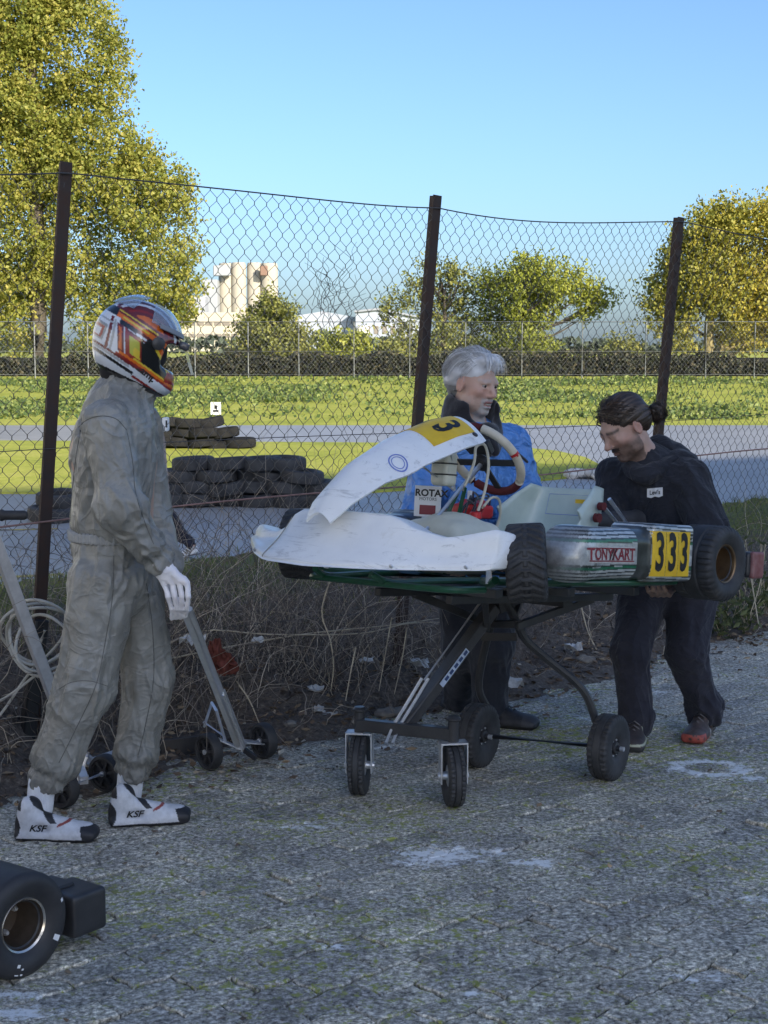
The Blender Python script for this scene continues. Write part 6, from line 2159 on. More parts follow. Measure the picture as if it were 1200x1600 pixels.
# ------------------------------------------------------------------ racer in grey overalls
fR = Vector((.97, .24, 0)).normalized(); rR = Vector((fR.y, -fR.x, 0))
racer = empty('person', Vector((W(150, 1290, 5.22).x, 5.22, 0)), label='person in grey racing overalls and striped full face helmet gripping a trolley', cat='person')
Yc = 5.25
pel, wst, chs, uch, nck = J(178, 885, Yc), J(172, 835, Yc), J(178, 710, Yc), J(186, 648, Yc), J(204, 590, Yc)
hipR, kneR, ankR = J(162, 915, 5.14), J(134, 1075, 5.10), J(74, 1213, 5.10)
hipL, kneL, ankL = J(203, 912, 5.36), J(231, 1062, 5.36), J(208, 1198, 5.34)
shR, elR, wrR = J(166, 662, 5.06), J(190, 800, 5.01), J(246, 872, 5.06)
shL, elL, wrL = J(212, 662, 5.45), J(226, 792, 5.50), J(262, 885, 5.42)
M_SUIT = cloth_mat('grey nylon overalls', (.18, .176, .158), (.29, .288, .266), .32, .0, 600, 7, .6, wr=.6, wscale=3.8)
s = SDF()
s.cone(pel, wst, .186, .174, .04, flat=fR, amt=.72)
s.cone(wst + np.array([0, 0, .02]), chs, .192, .198, .04, flat=fR, amt=.69)
s.cone(chs, uch, .196, .150, .05, flat=fR, amt=.70)
s.cone(uch + np.array(rR) * .12 + np.array([0, 0, -.03]), uch - np.array(rR) * .12 + np.array([0, 0, -.03]), .085, .085, .05)
s.cone(uch, nck + np.array([-.016, 0, -.055]), .11, .078, .05)
s.cone(shR, elR, .082, .074, .014); s.cone(elR, wrR, .078, .054, .014); s.ell(elR + np.array([.0, -.01, .02]), (.088, .076, .076), .03)
s.cone(shL, elL, .092, .088, .04); s.cone(elL, wrL, .09, .056, .03)
s.cone(hipR, kneR, .120, .094, .02); s.cone(kneR, ankR * .82 + kneR * .18, .098, .078, .03); s.cone(ankR * .82 + kneR * .18, ankR, .078, .064, .02)
s.cone(hipL, kneL, .114, .085, .02); s.cone(kneL, ankL * .82 + kneL * .18, .088, .073, .03); s.cone(ankL * .82 + kneL * .18, ankL, .073, .062, .02)
def waistband(V):
    q = V - wst; h = q[:, 2]
    return np.abs(h)
fo = folds([(pel, chs, .26, 5, 3.2, 1.6, .020), (chs, nck, .24, 5, 3.0, 1.4, .016), (shR, elR, .12, 8, 1.8, 2.6, .024), (elR, wrR, .11, 15, 1.4, 2.0, .024), (shL, elL, .12, 8, 2, 2, .022),
            (hipR, kneR, .16, 6, 2.2, 3.0, .021), (kneR, ankR, .13, 8, 1.8, 2.4, .018), (hipL, kneL, .14, 6, 2.2, 3.0, .018), (kneL, ankL, .12, 9, 1.8, 2.4, .017)], 1.0, 40)
def suit_disp(V, N):
    d = fo(V, N)
    # elastic gathers at the waist and the cuffs
    h = V[:, 2] - wst[2]
    near = (np.abs((V[:, :2] - wst[:2]) @ np.array(fR[:2])) < .24) & (np.linalg.norm(V[:, :2] - wst[:2], axis=1) < .27)
    armd = np.minimum(np.linalg.norm(V - elR, axis=1), np.linalg.norm(V - wrR, axis=1))
    g = np.exp(-(h / .022) ** 2) * near * (armd > .13)
    ang = np.arctan2(V[:, 1] - wst[1], V[:, 0] - wst[0])
    d = d * (1 - .7 * g) - g * (.014 - .006 * np.sin(ang * 46))
    for p, q in ((ankR, kneR), (ankL, kneL), (wrR, elR)):
        ax = (q - p) / np.linalg.norm(q - p); t = (V - p) @ ax
        w = np.exp(-((t - .012) / .016) ** 2) * (np.linalg.norm(V - p, axis=1) < .12)
        d = d - w * .010 + w * .003 * np.sin(np.arctan2(V[:, 1] - p[1], V[:, 0] - p[0]) * 18)
    # seams: shoulder seam round the sleeve head
    t = (V - shR) @ (elR - shR) / np.linalg.norm(elR - shR)
    d = d - .005 * np.exp(-((t + .015) / .006) ** 2) * (np.linalg.norm(V - shR, axis=1) < .14)
    return d
suit = sdf_obj('overalls', s, .0060, M_SUIT, racer, suit_disp, post=1)
# elastic waistband and stitched seams
s = SDF().cone(wst + np.array([0, 0, -.006]), wst + np.array([0, 0, .012]), .192, .192, .01, flat=fR, amt=.74)
s.box(wst + np.array([0, 0, .15]), (.5, .5, .13), .004, .004, None, True).box(wst + np.array([0, 0, -.145]), (.5, .5, .13), .004, .004, None, True)
sdf_obj('waistband', s, .005, cloth_mat('pale elastic', (.30, .30, .29), (.38, .38, .37), .8), racer, lambda V, N: .003 * np.sin(np.arctan2(V[:, 1] - wst[1], V[:, 0] - wst[0]) * 60))
from mathutils.bvhtree import BVHTree
def drape(o, parent_loc):
    me = o.data
    bv = BVHTree.FromPolygons([v.co + parent_loc for v in me.vertices], [tuple(p.vertices) for p in me.polygons])
    def f(u, v, off):
        org = Vector((0, 0, CAM_Z)); d = (W(u, v, 5.0) - org).normalized()
        h = bv.ray_cast(org, d)
        return (h[0] - d * off) if h[0] is not None else None
    return f
M_SEAM = cloth_mat('dark stitching', (.08, .08, .07), (.11, .11, .10), .8)
fs_ = drape(suit, racer.location)
for pts in ([(122, 668), (138, 655), (160, 650), (182, 655), (198, 672)], [(198, 672), (207, 720), (212, 770), (226, 815), (240, 850)], [(178, 862), (176, 930), (165, 1000), (150, 1070), (118, 1140), (92, 1192)], [(90, 1078), (112, 1066), (140, 1064), (168, 1072)], [(128, 660), (118, 720), (112, 780), (110, 815)], [(228, 905), (238, 980), (240, 1060), (228, 1130), (216, 1180)]):
    q = [fs_(p.x, p.y, .0) for p in spline([Vector((u, v, 0)) for u, v in pts], 10)]
    q = [p for p in q if p is not None]
    if len(q) > 4:
        b = MB(); b.tube(q, .0016, 5); b.build('seam', M_SEAM, racer, world_space=True)
# body underneath (neck and head inside the helmet)
hc = J(214, 545, Yc)
sb = SDF()
for a, b_, r0, r1 in ((pel, chs, .13, .14), (chs, nck, .14, .055), (nck, hc, .055, .06), (shR, elR, .05, .042), (elR, wrR, .042, .03), (shL, elL, .05, .042), (elL, wrL, .042, .03), (hipR, kneR, .085, .06), (kneR, ankR, .058, .04), (hipL, kneL, .085, .06), (kneL, ankL, .058, .04), (uch + np.array(rR) * .10 - np.array([0, 0, .03]), uch - np.array(rR) * .10 - np.array([0, 0, .03]), .05, .05)):
    sb.cone(a, b_, r0, r1, .04)
sb.ell(hc, (.09, .075, .105), .03)
sdf_obj('body', sb, .014, M_SKIN, racer, None, lambda V, N: np.repeat(np.array([[.45, .30, .23]]), len(V), 0))
s = SDF().cone(J(203, 606, Yc), J(212, 560, Yc), .084, .092, .01)
sdf_obj('balaclava', s, .006, cloth_mat('dark red knit', (.11, .012, .02), (.16, .02, .03), .9), racer, lambda V, N: .002 * np.sin(V[:, 2] * 500))
# collar
s = SDF().cone(J(192, 624, Yc), J(202, 600, Yc), .104, .094, .02)
sdf_obj('collar', s, .006, M_SUIT, racer, folds([(J(192, 624, Yc), J(202, 600, Yc), .1, 10, 3, 1.5, .012)], 1, 5))
b = MB()
zl = spline([J(252, 640, 5.20) + np.array([-.02, 0, 0]), J(256, 720, 5.20) + np.array([-.02, 0, 0]), J(254, 800, 5.2) + np.array([-.02, 0, 0])], 6)

# helmet
hf = Vector((.89, .20, -.40)).normalized(); HB = basis(hf, (0, 0, 1)); hcv = np.array(J(212, 541, Yc))
def HP(x, y, z): return hcv + HB @ np.array([x, y, z])
s = SDF()
s.ell(HP(-.005, 0, .018), (.148, .124, .138), .03, HB)
s.ell(HP(.015, 0, -.060), (.130, .112, .085), .04, HB)
s.ell(HP(.100, 0, -.085), (.070, .088, .050), .04, HB)
s.box(HP(.165, 0, .012), (.075, .125, .043), .02, .012, HB, True)
s.ell(HP(.06, 0, .0), (.085, .085, .085), .01, HB, True)
s.box(HP(0, 0, -.215), (.3, .3, .085), .01, .012, np.array(HB) @ np.array(Matrix.Rotation(math.radians(8), 3, 'Y')), True)
def helm_col(V, N):
    q = (V - hcv) @ HB; x, y, z = q.T
    ay = np.abs(y)
    w_, b_, r_, o_, ye = (np.array(c) for c in ((.62, .66, .72), (.012, .012, .014), (.25, .018, .016), (.62, .13, .015), (.62, .46, .04)))
    gr = np.array([.34, .36, .38]); lime = np.array([.42, .42, .05]); wine = np.array([.13, .015, .018])
    c = np.repeat(w_[None], len(V), 0)
    def put(m, col): c[m] = col
    t = z + .20 * x           # runs forward and down along the shell
    crown = t > .070
    put(crown & (x > -.11), wine)
    put(crown & (ay < .020) & (x > -.10), r_); put(crown & (ay > .026) & (ay < .036), w_); put(crown & (ay > .056) & (ay < .068), w_); put(crown & (ay > .084) & (ay < .090), r_); put(crown & (ay > .098) & (x > -.04), o_)
    put(crown & (ay < .006), w_); put(crown & (ay > .046) & (ay < .050) & (x > -.05), b_)
    put((t > .062) & (t <= .082) & (x > -.11), wine)
    put((t > .068) & (t <= .073) & (x > -.10) & (x < .05), ye)
    put((t > .046) & (t <= .062) & (x < .11) & (x > -.10), o_)
    put((t > .052) & (t <= .058) & (x < .02) & (x > -.08), ye)
    put((t > .046) & (t <= .075) & (x <= -.10), b_)
    put((t > .022) & (t <= .046) & (x > -.06), wine); put((t > .028) & (t <= .036) & (x > -.07) & (x < .03), w_)
    put((t > -.052) & (t <= .044) & (x > .004 + .5 * (t - .0)), b_); put((np.abs(x + .105 + .15 * t) < .005) & (t > -.075) & (t < .040), wine); put((t > -.078) & (t < -.070) & (x < .0), gr)
    put((np.abs(t - .030 + .6 * (x - .075)) < .012) & (x > .05) & (x < .11), o_); put((np.abs(t - .012 + .6 * (x - .085)) < .006) & (x > .06), ye)
    # rear side panels
    k = (x + .045) + .45 * (t - .0)
    put((np.abs(k) < .005) & (t > -.055) & (t < .040), r_)
    put((k > .005) & (k < .060) & (t > -.045) & (t < .022), r_); put((k > .012) & (k < .052) & (t > -.036) & (t < .014), lime); put((k > .028) & (k < .052) & (t > -.036) & (t < -.010), ye)
    put((np.abs(k - .062) < .004) & (t > -.06) & (t < .03), b_)
    put((np.abs(x + .092 + .2 * t) < .004) & (t < .035) & (t > -.07), gr); put((np.abs(t - .020) < .003) & (x < -.09), gr)
    put((x < -.02) & (x > -.085) & (t > .030) & (t < .046), b_); put((k < -.010) & (k > -.034) & (t > -.05) & (t < .030), wine); put((k < -.016) & (k > -.028) & (t > -.042) & (t < .022), o_); put((t < -.062) & (t > -.069) & (x < .05), wine); put((t < -.082) & (t > -.092) & (x < .02), b_)
    put((x < -.115) & (t < .005) & (t > -.05), gr * .8); put((x < -.122) & (t < -.005) & (t > -.045), r_); put((x < -.130) & (t < -.015) & (t > -.04), w_)
    put((t > -.055) & (t <= -.046) & (x > -.05), o_); put((t > -.062) & (t <= -.055) & (x > -.06), r_)
    put((t > -.046) & (t <= -.040) & (x > .0), ye)
    put((t > -.098) & (t <= -.090) & (x > .02), r_)
    put((z + .05 * x < -.108), b_)
    put((x > .125) & (z < -.04) & (z > -.075) , r_)
    return c
M_HELM = color_mat('glossy helmet print', rough=.18, coat=.7, dirt=.12)
helm = sdf_obj('helmet', s, .0037, M_HELM, racer, None, helm_col, 1)
helm['label'] = 'full face helmet striped white, red, orange, yellow and black'
s = SDF().ell(HP(.0, 0, -.01), (.112, .098, .105), .02, HB).cone(HP(0, 0, -.05), HP(-.01, 0, -.09), .084, .078, .02)
sdf_obj('lining', s, .008, mat('black foam lining', (.010, .010, .012), .9), helm)
def visor_patch(R, az0, az1, e0, e1, c0, sc, na=26, ne=10, th=.0022):
    vs, fs = [], []
    for r in (R, R - th):
        for i in range(na + 1):
            for j in range(ne + 1):
                a = math.radians(az0 + (az1 - az0) * i / na); e = math.radians(e0 + (e1 - e0) * j / ne)
                vs.append(Vector(HP(c0[0] + r * sc[0] * math.cos(e) * math.cos(a), c0[1] + r * sc[1] * math.sin(a) * math.cos(e) , c0[2] + r * sc[2] * math.sin(e))))
    m = (na + 1) * (ne + 1)
    for i in range(na):
        for j in range(ne):
            a = i * (ne + 1) + j
            fs.append((a, a + ne + 1, a + ne + 2, a + 1)); fs.append((m + a + 1, m + a + ne + 2, m + a + ne + 1, m + a))
    for i in range(na):
        for j in (0, ne): a = i * (ne + 1) + j; fs.append((a, a + ne + 1, m + a + ne + 1, m + a))
    for j in range(ne):
        for i in (0, na): a = i * (ne + 1) + j; fs.append((a, a + 1, m + a + 1, m + a))
    b = MB(); b.add(vs, fs); return b
mv, nt, bs = new_mat('clear visor')
bs.inputs['Base Color'].default_value = (.75, .85, .95, 1); bs.inputs['Roughness'].default_value = .06; bs.inputs['Transmission Weight'].default_value = .85; bs.inputs['IOR'].default_value = 1.15; bs.inputs['Specular IOR Level'].default_value = .7
visor_patch(.160, -84, 84, 30, 66, (-.004, 0, .014), (1, .86, .98)).build('visor', mv, helm, world_space=True, angle=60)
visor_patch(.163, -70, 70, 27, 33, (-.004, 0, .014), (1, .86, .98), th=.006).build('visor_edge', mat('grey visor seal', (.20, .21, .23), .4), helm, world_space=True, angle=60)
visor_patch(.168, 120, 240, 38, 72, (.006, 0, .012), (1, .80, .98), th=.004).build('rear_spoiler', mv, helm, world_space=True, angle=60)
b = MB(); b.lathe([(0, .022), (.008, .022), (.012, .014)], Vector(HP(.058, -.112, .035)), Vector(HB @ np.array([.25, -1, .1])), 18); b.build('visor_pivot', M_BLK, helm, world_space=True)
s = SDF().box(HP(.146, -.040, .064), (.018, .022, .013), .008, .01, HB); sdf_obj('visor_tab', s, .004, mat('smoked tab', (.07, .07, .08), .25), helm)
b = MB(); b.add([Vector(HP(.165, -.05, .052)), Vector(HP(.165, .05, .052)), Vector(HP(.215, .045, -.012)), Vector(HP(.215, -.045, -.012))], [(0, 1, 2, 3)]); o = b.build('tear_off_film', mv, helm, world_space=True, smooth=False); o.modifiers.new('t', 'SOLIDIFY').thickness = .002
def helm_place(x, y):
    # letters along the right jaw of the helmet
    p = np.array([.060 + x, 0, -.072 - x * .28 + y]); yy = -.112 * math.sqrt(max(.05, 1 - ((p[0] - .015) / .150) ** 2 - ((p[2] + .055) / .115) ** 2 * .5)) - .004
    return Vector(HP(p[0], yy, p[2]))
lettering('lettering', 'zamp', .034, helm_place, M_INK, helm, bold=.001, shear=.2, world_space=True)

# gloves
M_GLOVE = cloth_mat('white work glove', (.74, .71, .74), (.86, .84, .86), .9, .3, 500, 20)
def glove_R():
    s = SDF()
    kn = [J(256 + 12.0 * i, 911 - (2 if i in (1, 2) else 0), 5.06 - .010 * i) for i in range(4)]
    tips = []
    for i in range(4):
        tips.append([J(263 + 10.5 * i, 932, 5.05 - .012 * i), J(268 + 8 * i, 951, 5.07 - .008 * i), J(269 + 6.5 * i, 966, 5.115)])
    hand_solids(s, J(246, 873, 5.07), kn, tips, [J(252, 890, 5.10), J(262, 915, 5.15), J(276, 938, 5.19), J(285, 952, 5.18)], .0102, k=.003)
    s.cone(J(249, 880, 5.06), J(254, 890, 5.06), .036, .032, .015)
    return s
sdf_obj('glove', glove_R(), .0042, M_GLOVE, racer, lambda V, N: fbm(V * 55, 3, 2) * .0022)
s = SDF()
kn = [J(268 + 6 * i, 925, 5.40 + .018 * i) for i in range(4)]
tips = [[J(274 + 5 * i, 943, 5.37 + .015 * i), J(280 + 3 * i, 956, 5.33 + .01 * i), J(282 + 2 * i, 962, 5.29)] for i in range(4)]
hand_solids(s, J(263, 888, 5.42), kn, tips, [J(266, 900, 5.38), J(272, 925, 5.33), J(280, 945, 5.29)], .0112)
s.cone(J(260, 878, 5.43), J(264, 894, 5.42), .044, .036, .015)
sdf_obj('glove', s, .005, cloth_mat('mottled dark glove', (.06, .06, .055), (.20, .20, .18), .9, .2, 400, 60), racer, lambda V, N: fbm(V * 55, 3, 2) * .002)
# socks and shoes
M_SOCK = cloth_mat('white sock', (.70, .72, .76), (.80, .82, .85), .9, .3, 300, 20)
for (a, b_) in ((J(66, 1222, 5.10), J(62, 1262, 5.10)), (J(205, 1205, 5.34), J(201, 1245, 5.34))):
    s = SDF().cone(a, b_, .046, .044, .01); sdf_obj('sock', s, .005, M_SOCK, racer, lambda V, N: .0015 * np.sin(np.arctan2(V[:, 1] - a[1], V[:, 0] - a[0]) * 22))
for (h, t) in ((G(24, 1309), G(153, 1311)), (G(169, 1290), G(279, 1282))):
    d = (t - h); t = h + d.normalized() * .285
    o, P = shoe(racer, h, t, .285, 'race')
    lettering('lettering', 'KSF', .030, lambda x, y: Vector(P(.085 + x * 1.15, -.0405 - max(0, .03 - abs(y)) * .05, .045 + y)), M_INK, o, bold=.0008, shear=.35, world_space=True)

# ------------------------------------------------------------------ grey-haired person in a blue jacket
gp = empty('person', Vector((.48, 6.65, 0)), label='person with swept grey hair in a blue jacket with black collar leaning behind the kart', cat='person')
ghc = J(741, 599, 6.45); GB = basis((.72, -.68, -.13), (.10, .0, 1)); gk = 1.02
gnk, gch, gpe = J(735, 672, 6.48), J(738, 760, 6.50), J(745, 890, 6.60)
gsR, geR, gwR = J(677, 702, 6.38), J(652, 806, 6.26), J(690, 862, 6.10)
gsL, geL, gwL = J(798, 693, 6.58), J(828, 792, 6.52), J(806, 856, 6.30)
gkR, gaR = J(724, 1010, 6.62), J(718, 1100, 6.92)
gkL, gaL = J(768, 1012, 6.52), J(764, 1112, 6.60)
s = SDF(); P = add_head(s, ghc, GB, .8, gk)
s.cone(P(-.022, 0, -.075), gnk, .056, .062, .03)
for a, b_, r0, r1 in ((gnk, gch, .07, .14), (gch, gpe, .14, .13), (gsR, gsL, .06, .06), (gsR, geR, .05, .042), (geR, gwR, .042, .028), (gsL, geL, .05, .042), (geL, gwL, .042, .028), (gpe, gkR, .09, .06), (gkR, gaR, .055, .04), (gpe, gkL, .09, .06), (gkL, gaL, .055, .04)):
    s.cone(a, b_, r0, r1, .04)
def fist(s, w, d):
    d = np.array(Vector(d).normalized()); sd = np.cross(d, [0, 0, 1.]); sd /= np.linalg.norm(sd); up = np.cross(sd, d)
    kn = [w + d * .085 + sd * (.030 - .020 * i) for i in range(4)]
    tp = [[k_ + d * .035 - up * .008, k_ + d * .045 - up * .032, k_ + d * .028 - up * .05] for k_ in kn]
    hand_solids(s, w, kn, tp, [w + d * .03 + sd * .03, w + d * .06 + sd * .045 - up * .01, w + d * .09 + sd * .04 - up * .03], .0095)
fist(s, gwR, (.5, -.6, -.3)); fist(s, gwL, (-.5, -.7, -.3))
gbeard = lambda x, y, z: np.where((z < -.052) & (x > .040) & (np.abs(y) < .034) & ~((np.abs(z + .072) < .011) & (np.abs(y) < .022)), .60, 0) + np.where((z < -.045) & (x > .0), .10, 0)
hcol = head_colors(ghc, GB, gk, (.52, .345, .27), (.36, .16, .13), (.44, .43, .42), gbeard, browk=.35)
sdf_obj('body', s, .0052, M_SKIN, gp, lambda V, N: np.where((((V - ghc) @ GB / gk)[:, 2] < -.05) & (((V - ghc) @ GB / gk)[:, 0] > .045), .0012 * vnoise(V * 300, 3), 0), lambda V, N: hcol(V))
add_eyes(gp, ghc, GB, gk, look=-.2)
b = MB(); b.box(Vector(P(.088, 0, -.0735)), (.012, .030, .005), Matrix(GB.tolist()), .001); b.build('teeth', mat('teeth', (.50, .46, .40), .3), gp, world_space=True)
# hair: swept from the front parting back over the ears
s = SDF()
s.ell(P(-.022, 0, .052), np.array((.106, .088, .086)) * gk, .02, GB)
s.ell(P(-.075, 0, .0), np.array((.052, .080, .075)) * gk, .03, GB)
for y in (-1, 1): s.ell(P(-.035, y * .062, .02), np.array((.05, .028, .050)) * gk, .02, GB)
s.ell(P(.050, 0, .098), np.array((.050, .062, .030)) * gk, .02, GB)
s.ell(P(.100, 0, .000), np.array((.052, .090, .066)) * gk, .01, GB, True)
for y in (-1, 1): s.ell(P(.03, y * .086, -.012), np.array((.052, .02, .05)) * gk, .01, GB, True)
def flow(V, N):
    q = (V - ghc) @ GB
    return .0045 * vnoise(np.stack([q[:, 0] * 12, q[:, 1] * 95, q[:, 2] * 40], 1), 3) + .004 * vnoise(np.stack([q[:, 0] * 9, q[:, 1] * 40, q[:, 2] * 22], 1), 4)
def gtone(V, N):
    q = (V - ghc) @ GB
    return np.clip(.55 + .35 * vnoise(np.stack([q[:, 0] * 10, q[:, 1] * 80, q[:, 2] * 40], 1), 6) - .5 * (q[:, 2] < -.02), 0, 1)
M_GHAIR = attr_mat('silver grey hair', [(0, (.28, .28, .28)), (.5, (.56, .56, .57)), (1, (.85, .85, .86))], .45, spec=.5)
gh = sdf_obj('hair', s, .0042, M_GHAIR, gp, flow, gtone)
rh = random.Random(5); seeds = []
for i in range(520):
    y0 = rh.uniform(-.075, .075); side = 1 if y0 > -.01 else -1
    x0 = rh.uniform(.0, .085) if abs(y0) < .05 else rh.uniform(-.03, .05)
    z0 = .040 + .095 * math.sqrt(max(0, 1 - (y0 / .09) ** 2 - ((x0 + .02) / .13) ** 2)) + .004
    lift = rh.uniform(.004, .020)
    dy = side * rh.uniform(.005, .03)
    L = rh.uniform(.6, 1.1)
    p = [(x0, y0 * .95, z0 - .006), (x0 - .03 * L, y0 + dy * .4, z0 + lift), (x0 - .075 * L, y0 + dy, z0 - .004 + lift * .4 - .02 * L), (x0 - .12 * L, (y0 + dy) * 1.02, z0 - .05 * L - .02), (x0 - .135 * L, (y0 + dy) * 1.0, z0 - .10 * L - .03)]
    # keep strands outside the skull
    p = [tuple(np.array(q)) for q in p]
    q2 = []
    for a in p:
        v = np.array(a) - np.array([-.022, 0, .045]); e = np.sqrt(((v / np.array([.108, .090, .090])) ** 2).sum())
        if e < 1.0: v = v / max(e, .2) * rh.uniform(1.0, 1.06)
        elif e > 1.28: v = v / e * 1.2
        q2.append(tuple(v + np.array([-.022, 0, .045])))
    seeds.append((q2, rh.uniform(.0010, .0021), rh.random()))
for i in range(70):      # fringe falling over the forehead
    y0 = rh.uniform(-.06, .06)
    p = [(.03, y0 * .7, .125), (.075, y0 * .9, .118 + rh.uniform(0, .012)), (.098, y0 + rh.uniform(-.01, .01), .092), (.104, y0 * 1.15 + rh.uniform(-.012, .012), .060 + rh.uniform(-.012, .012))]
    seeds.append((p, rh.uniform(.001, .0018), .4 + .6 * rh.random()))
strands(gh, 'hair_strands', ghc, GB, gk, seeds, M_GHAIR, None)
# jacket
M_BLUE = cloth_mat('blue shell jacket', (.07, .22, .58), (.12, .31, .70), .36, .0, 500, 7, .6, wr=1.0, wscale=6)
M_BLACKC = cloth_mat('black fleece', (.012, .012, .015), (.022, .022, .026), .9, .4, 300, 20)
gf = Vector((.62, -.78, 0)).normalized()
s = SDF()
s.cone(gch, gpe + np.array([0, 0, .03]), .200, .190, .05, flat=gf, amt=.78)
s.cone(gch + (gnk - gch) * .55, gch, .17, .205, .05, flat=gf, amt=.76)
s.cone(gsR, gsL, .088, .088, .05); s.cone(gch, gnk - np.array([0, 0, .07]), .15, .10, .05)
s.cone(gsR, geR, .080, .070, .012); s.cone(geR, gwR, .070, .052, .012)
s.cone(gsL, geL, .080, .070, .012); s.cone(geL, gwL, .070, .052, .012)
sdf_obj('jacket', s, .0065, M_BLUE, gp, folds([(gch, gpe, .25, 7, 2.8, 2, .022), (gch, gnk, .24, 6, 2.6, 1.4, .016), (gsR, geR, .13, 12, 1.6, 2.4, .027), (geR, gwR, .1, 16, 1.5, 2, .027), (gsL, geL, .13, 12, 1.6, 2.4, .027)], 1, 60), post=2)
s = SDF()
c0 = gnk + np.array([.0, -.005, .015]); cu = np.array([.02, .0, 1.0]); cu /= np.linalg.norm(cu)
s.cone(c0 - cu * .060, c0 + cu * .055, .142, .124, .02)
s.cone(c0 + cu * .0 + np.array(gf) * .01, c0 + cu * .12 + np.array(gf) * .02, .080, .094, .02, sub=True)
s.ell(c0 + np.array(gf) * .15 + cu * .07, (.10, .10, .075), .02, None, True)
s.cone(c0 + np.array(gf) * .10 - cu * .02, c0 + np.array(gf) * .155 - cu * .10, .045, .02, .02)
sdf_obj('collar', s, .005, M_BLACKC, gp, lambda V, N: fbm(V * 22, 3, 2) * .004)
def on_jacket(p0, n=6): return p0
b = MB(); b.tube(spline([J(786, 694, 6.33), J(806, 706, 6.36), J(824, 722, 6.42)], 5), .006, 6); b.build('pocket_zip', M_BLACKC, gp, world_space=True)
# trousers and boots
M_DARKT = cloth_mat('dark navy trousers', (.016, .019, .030), (.028, .032, .045), .85, .2, 400, 10)
s = SDF(); s.cone(gpe - np.array([0, 0, .02]), gpe + np.array([0, 0, .05]), .17, .175, .04, flat=gf, amt=.8)
s.cone(gpe + np.array([-.07, -.02, -.04]), gkR, .115, .092, .05); s.cone(gkR, gaR, .092, .078, .03)
s.cone(gpe + np.array([.07, .03, -.04]), gkL, .115, .092, .05); s.cone(gkL, gaL, .092, .078, .03)
sdf_obj('trousers', s, .008, M_DARKT, gp, folds([(gpe, gkR, .15, 7, 2.2, 2.4, .012), (gkR, gaR, .12, 10, 1.8, 2, .014), (gpe, gkL, .15, 7, 2.2, 2.4, .012), (gkL, gaL, .12, 10, 1.8, 2, .014)], 1, 70), post=2)
for (h, d) in ((Vector((gaL[0] - .07, gaL[1] + .02, 0)), Vector((.93, -.36, 0))), (Vector((gaR[0] - .07, gaR[1], 0)), Vector((.95, -.3, 0)))):
    o, P_ = shoe(gp, h, h + d.normalized() * .30, .30, 'boot', name='boot')
    b = MB()
    for k_ in range(5):
        x = .085 + k_ * .022; z = .108 - k_ * .010
        b.tube([Vector(P_(x, -.024, z - .008)), Vector(P_(x + .004, 0, z + .006)), Vector(P_(x + .008, .024, z - .008))], .0028, 5)
    b.build('laces', M_BLK, o, world_space=True)

# ------------------------------------------------------------------ dark-haired person bending over the kart's tail
bp = empty('person', Vector((1.15, 6.4, 0)), label='person with dark tied back hair in a black hooded sweatshirt lifting the kart tail', cat='person')
bhc = J(975, 666, 6.18); BB = basis((-.78, -.40, -.52), (-.35, -.1, 1)); bk = 1.0
bnk, bch, bpe = J(1008, 722, 6.24), J(1030, 785, 6.30), J(1058, 890, 6.52)
bsL, beL, bwL = J(1074, 750, 6.16), J(1110, 832, 6.04), J(1062, 905, 5.86)
bsR, beR, bwR = J(962, 744, 6.36), J(950, 815, 6.22), J(988, 850, 6.02)
bhR, bkR, baR = J(1012, 905, 6.54), J(986, 1018, 6.36), J(994, 1128, 6.33)
bhL, bkL, baL = J(1084, 905, 6.54), J(1072, 1018, 6.40), J(1100, 1110, 6.46)
s = SDF(); P = add_head(s, bhc, BB, 0.0, bk, 1.03, 1.0)
s.cone(P(-.022, 0, -.070), bnk, .052, .058, .03)
for a, b_, r0, r1 in ((bnk, bch, .07, .14), (bch, bpe, .14, .13), (bsR, bsL, .06, .06), (bsR, beR, .05, .042), (beR, bwR, .042, .028), (bsL, beL, .05, .042), (beL, bwL, .042, .028), (bhR, bkR, .08, .058), (bkR, baR, .055, .038), (bhL, bkL, .08, .058), (bkL, baL, .055, .038), (bhR, bhL, .10, .10)):
    s.cone(a, b_, r0, r1, .04)
# left hand under the chassis
kn = [J(1052 - 9 * i, 921 - 1 * i, 5.80 + .004 * i) for i in range(4)]
tp = [[J(1046 - 9 * i, 930, 5.76), J(1040 - 9 * i, 924, 5.73), J(1037 - 9 * i, 916, 5.73)] for i in range(4)]
hand_solids(s, bwL, kn, tp, [J(1058, 912, 5.85), J(1046, 908, 5.80), J(1036, 905, 5.78)], .0098)
fist(s, bwR, (-.4, -.7, -.4))
bbeard = lambda x, y, z: np.clip(np.where((z < -.030 - .35 * (x - .02) * 0) & (x > -.005), .62 * np.clip((-.028 - z) / .025, 0, 1), 0) + np.where((np.abs(z + .055) < .007) & (x > .085) & (np.abs(y) < .03), .4, 0) - np.where((np.abs(z + .071) < .008) & (np.abs(y) < .019), .35, 0), 0, 1)
hcol2 = head_colors(bhc, BB, bk, (.46, .30, .235), (.27, .15, .125), (.035, .024, .018), bbeard)
sdf_obj('body', s, .0052, M_SKIN, bp, None, lambda V, N: hcol2(V))
add_eyes(bp, bhc, BB, bk, look=.1)
s = SDF()
s.ell(P(-.020, 0, .040), np.array((.103, .083, .093)) * bk, .02, BB)
s.ell(P(-.070, 0, -.005), np.array((.050, .070, .065)) * bk, .03, BB)
for y in (-1, 1): s.ell(P(-.028, y * .060, .018), np.array((.05, .024, .045)) * bk, .02, BB)
s.ell(P(.108, 0, -.004), np.array((.058, .095, .074)) * bk, .01, BB, True)
for y in (-1, 1): s.ell(P(.035, y * .088, -.022), np.array((.058, .03, .050)) * bk, .01, BB, True)
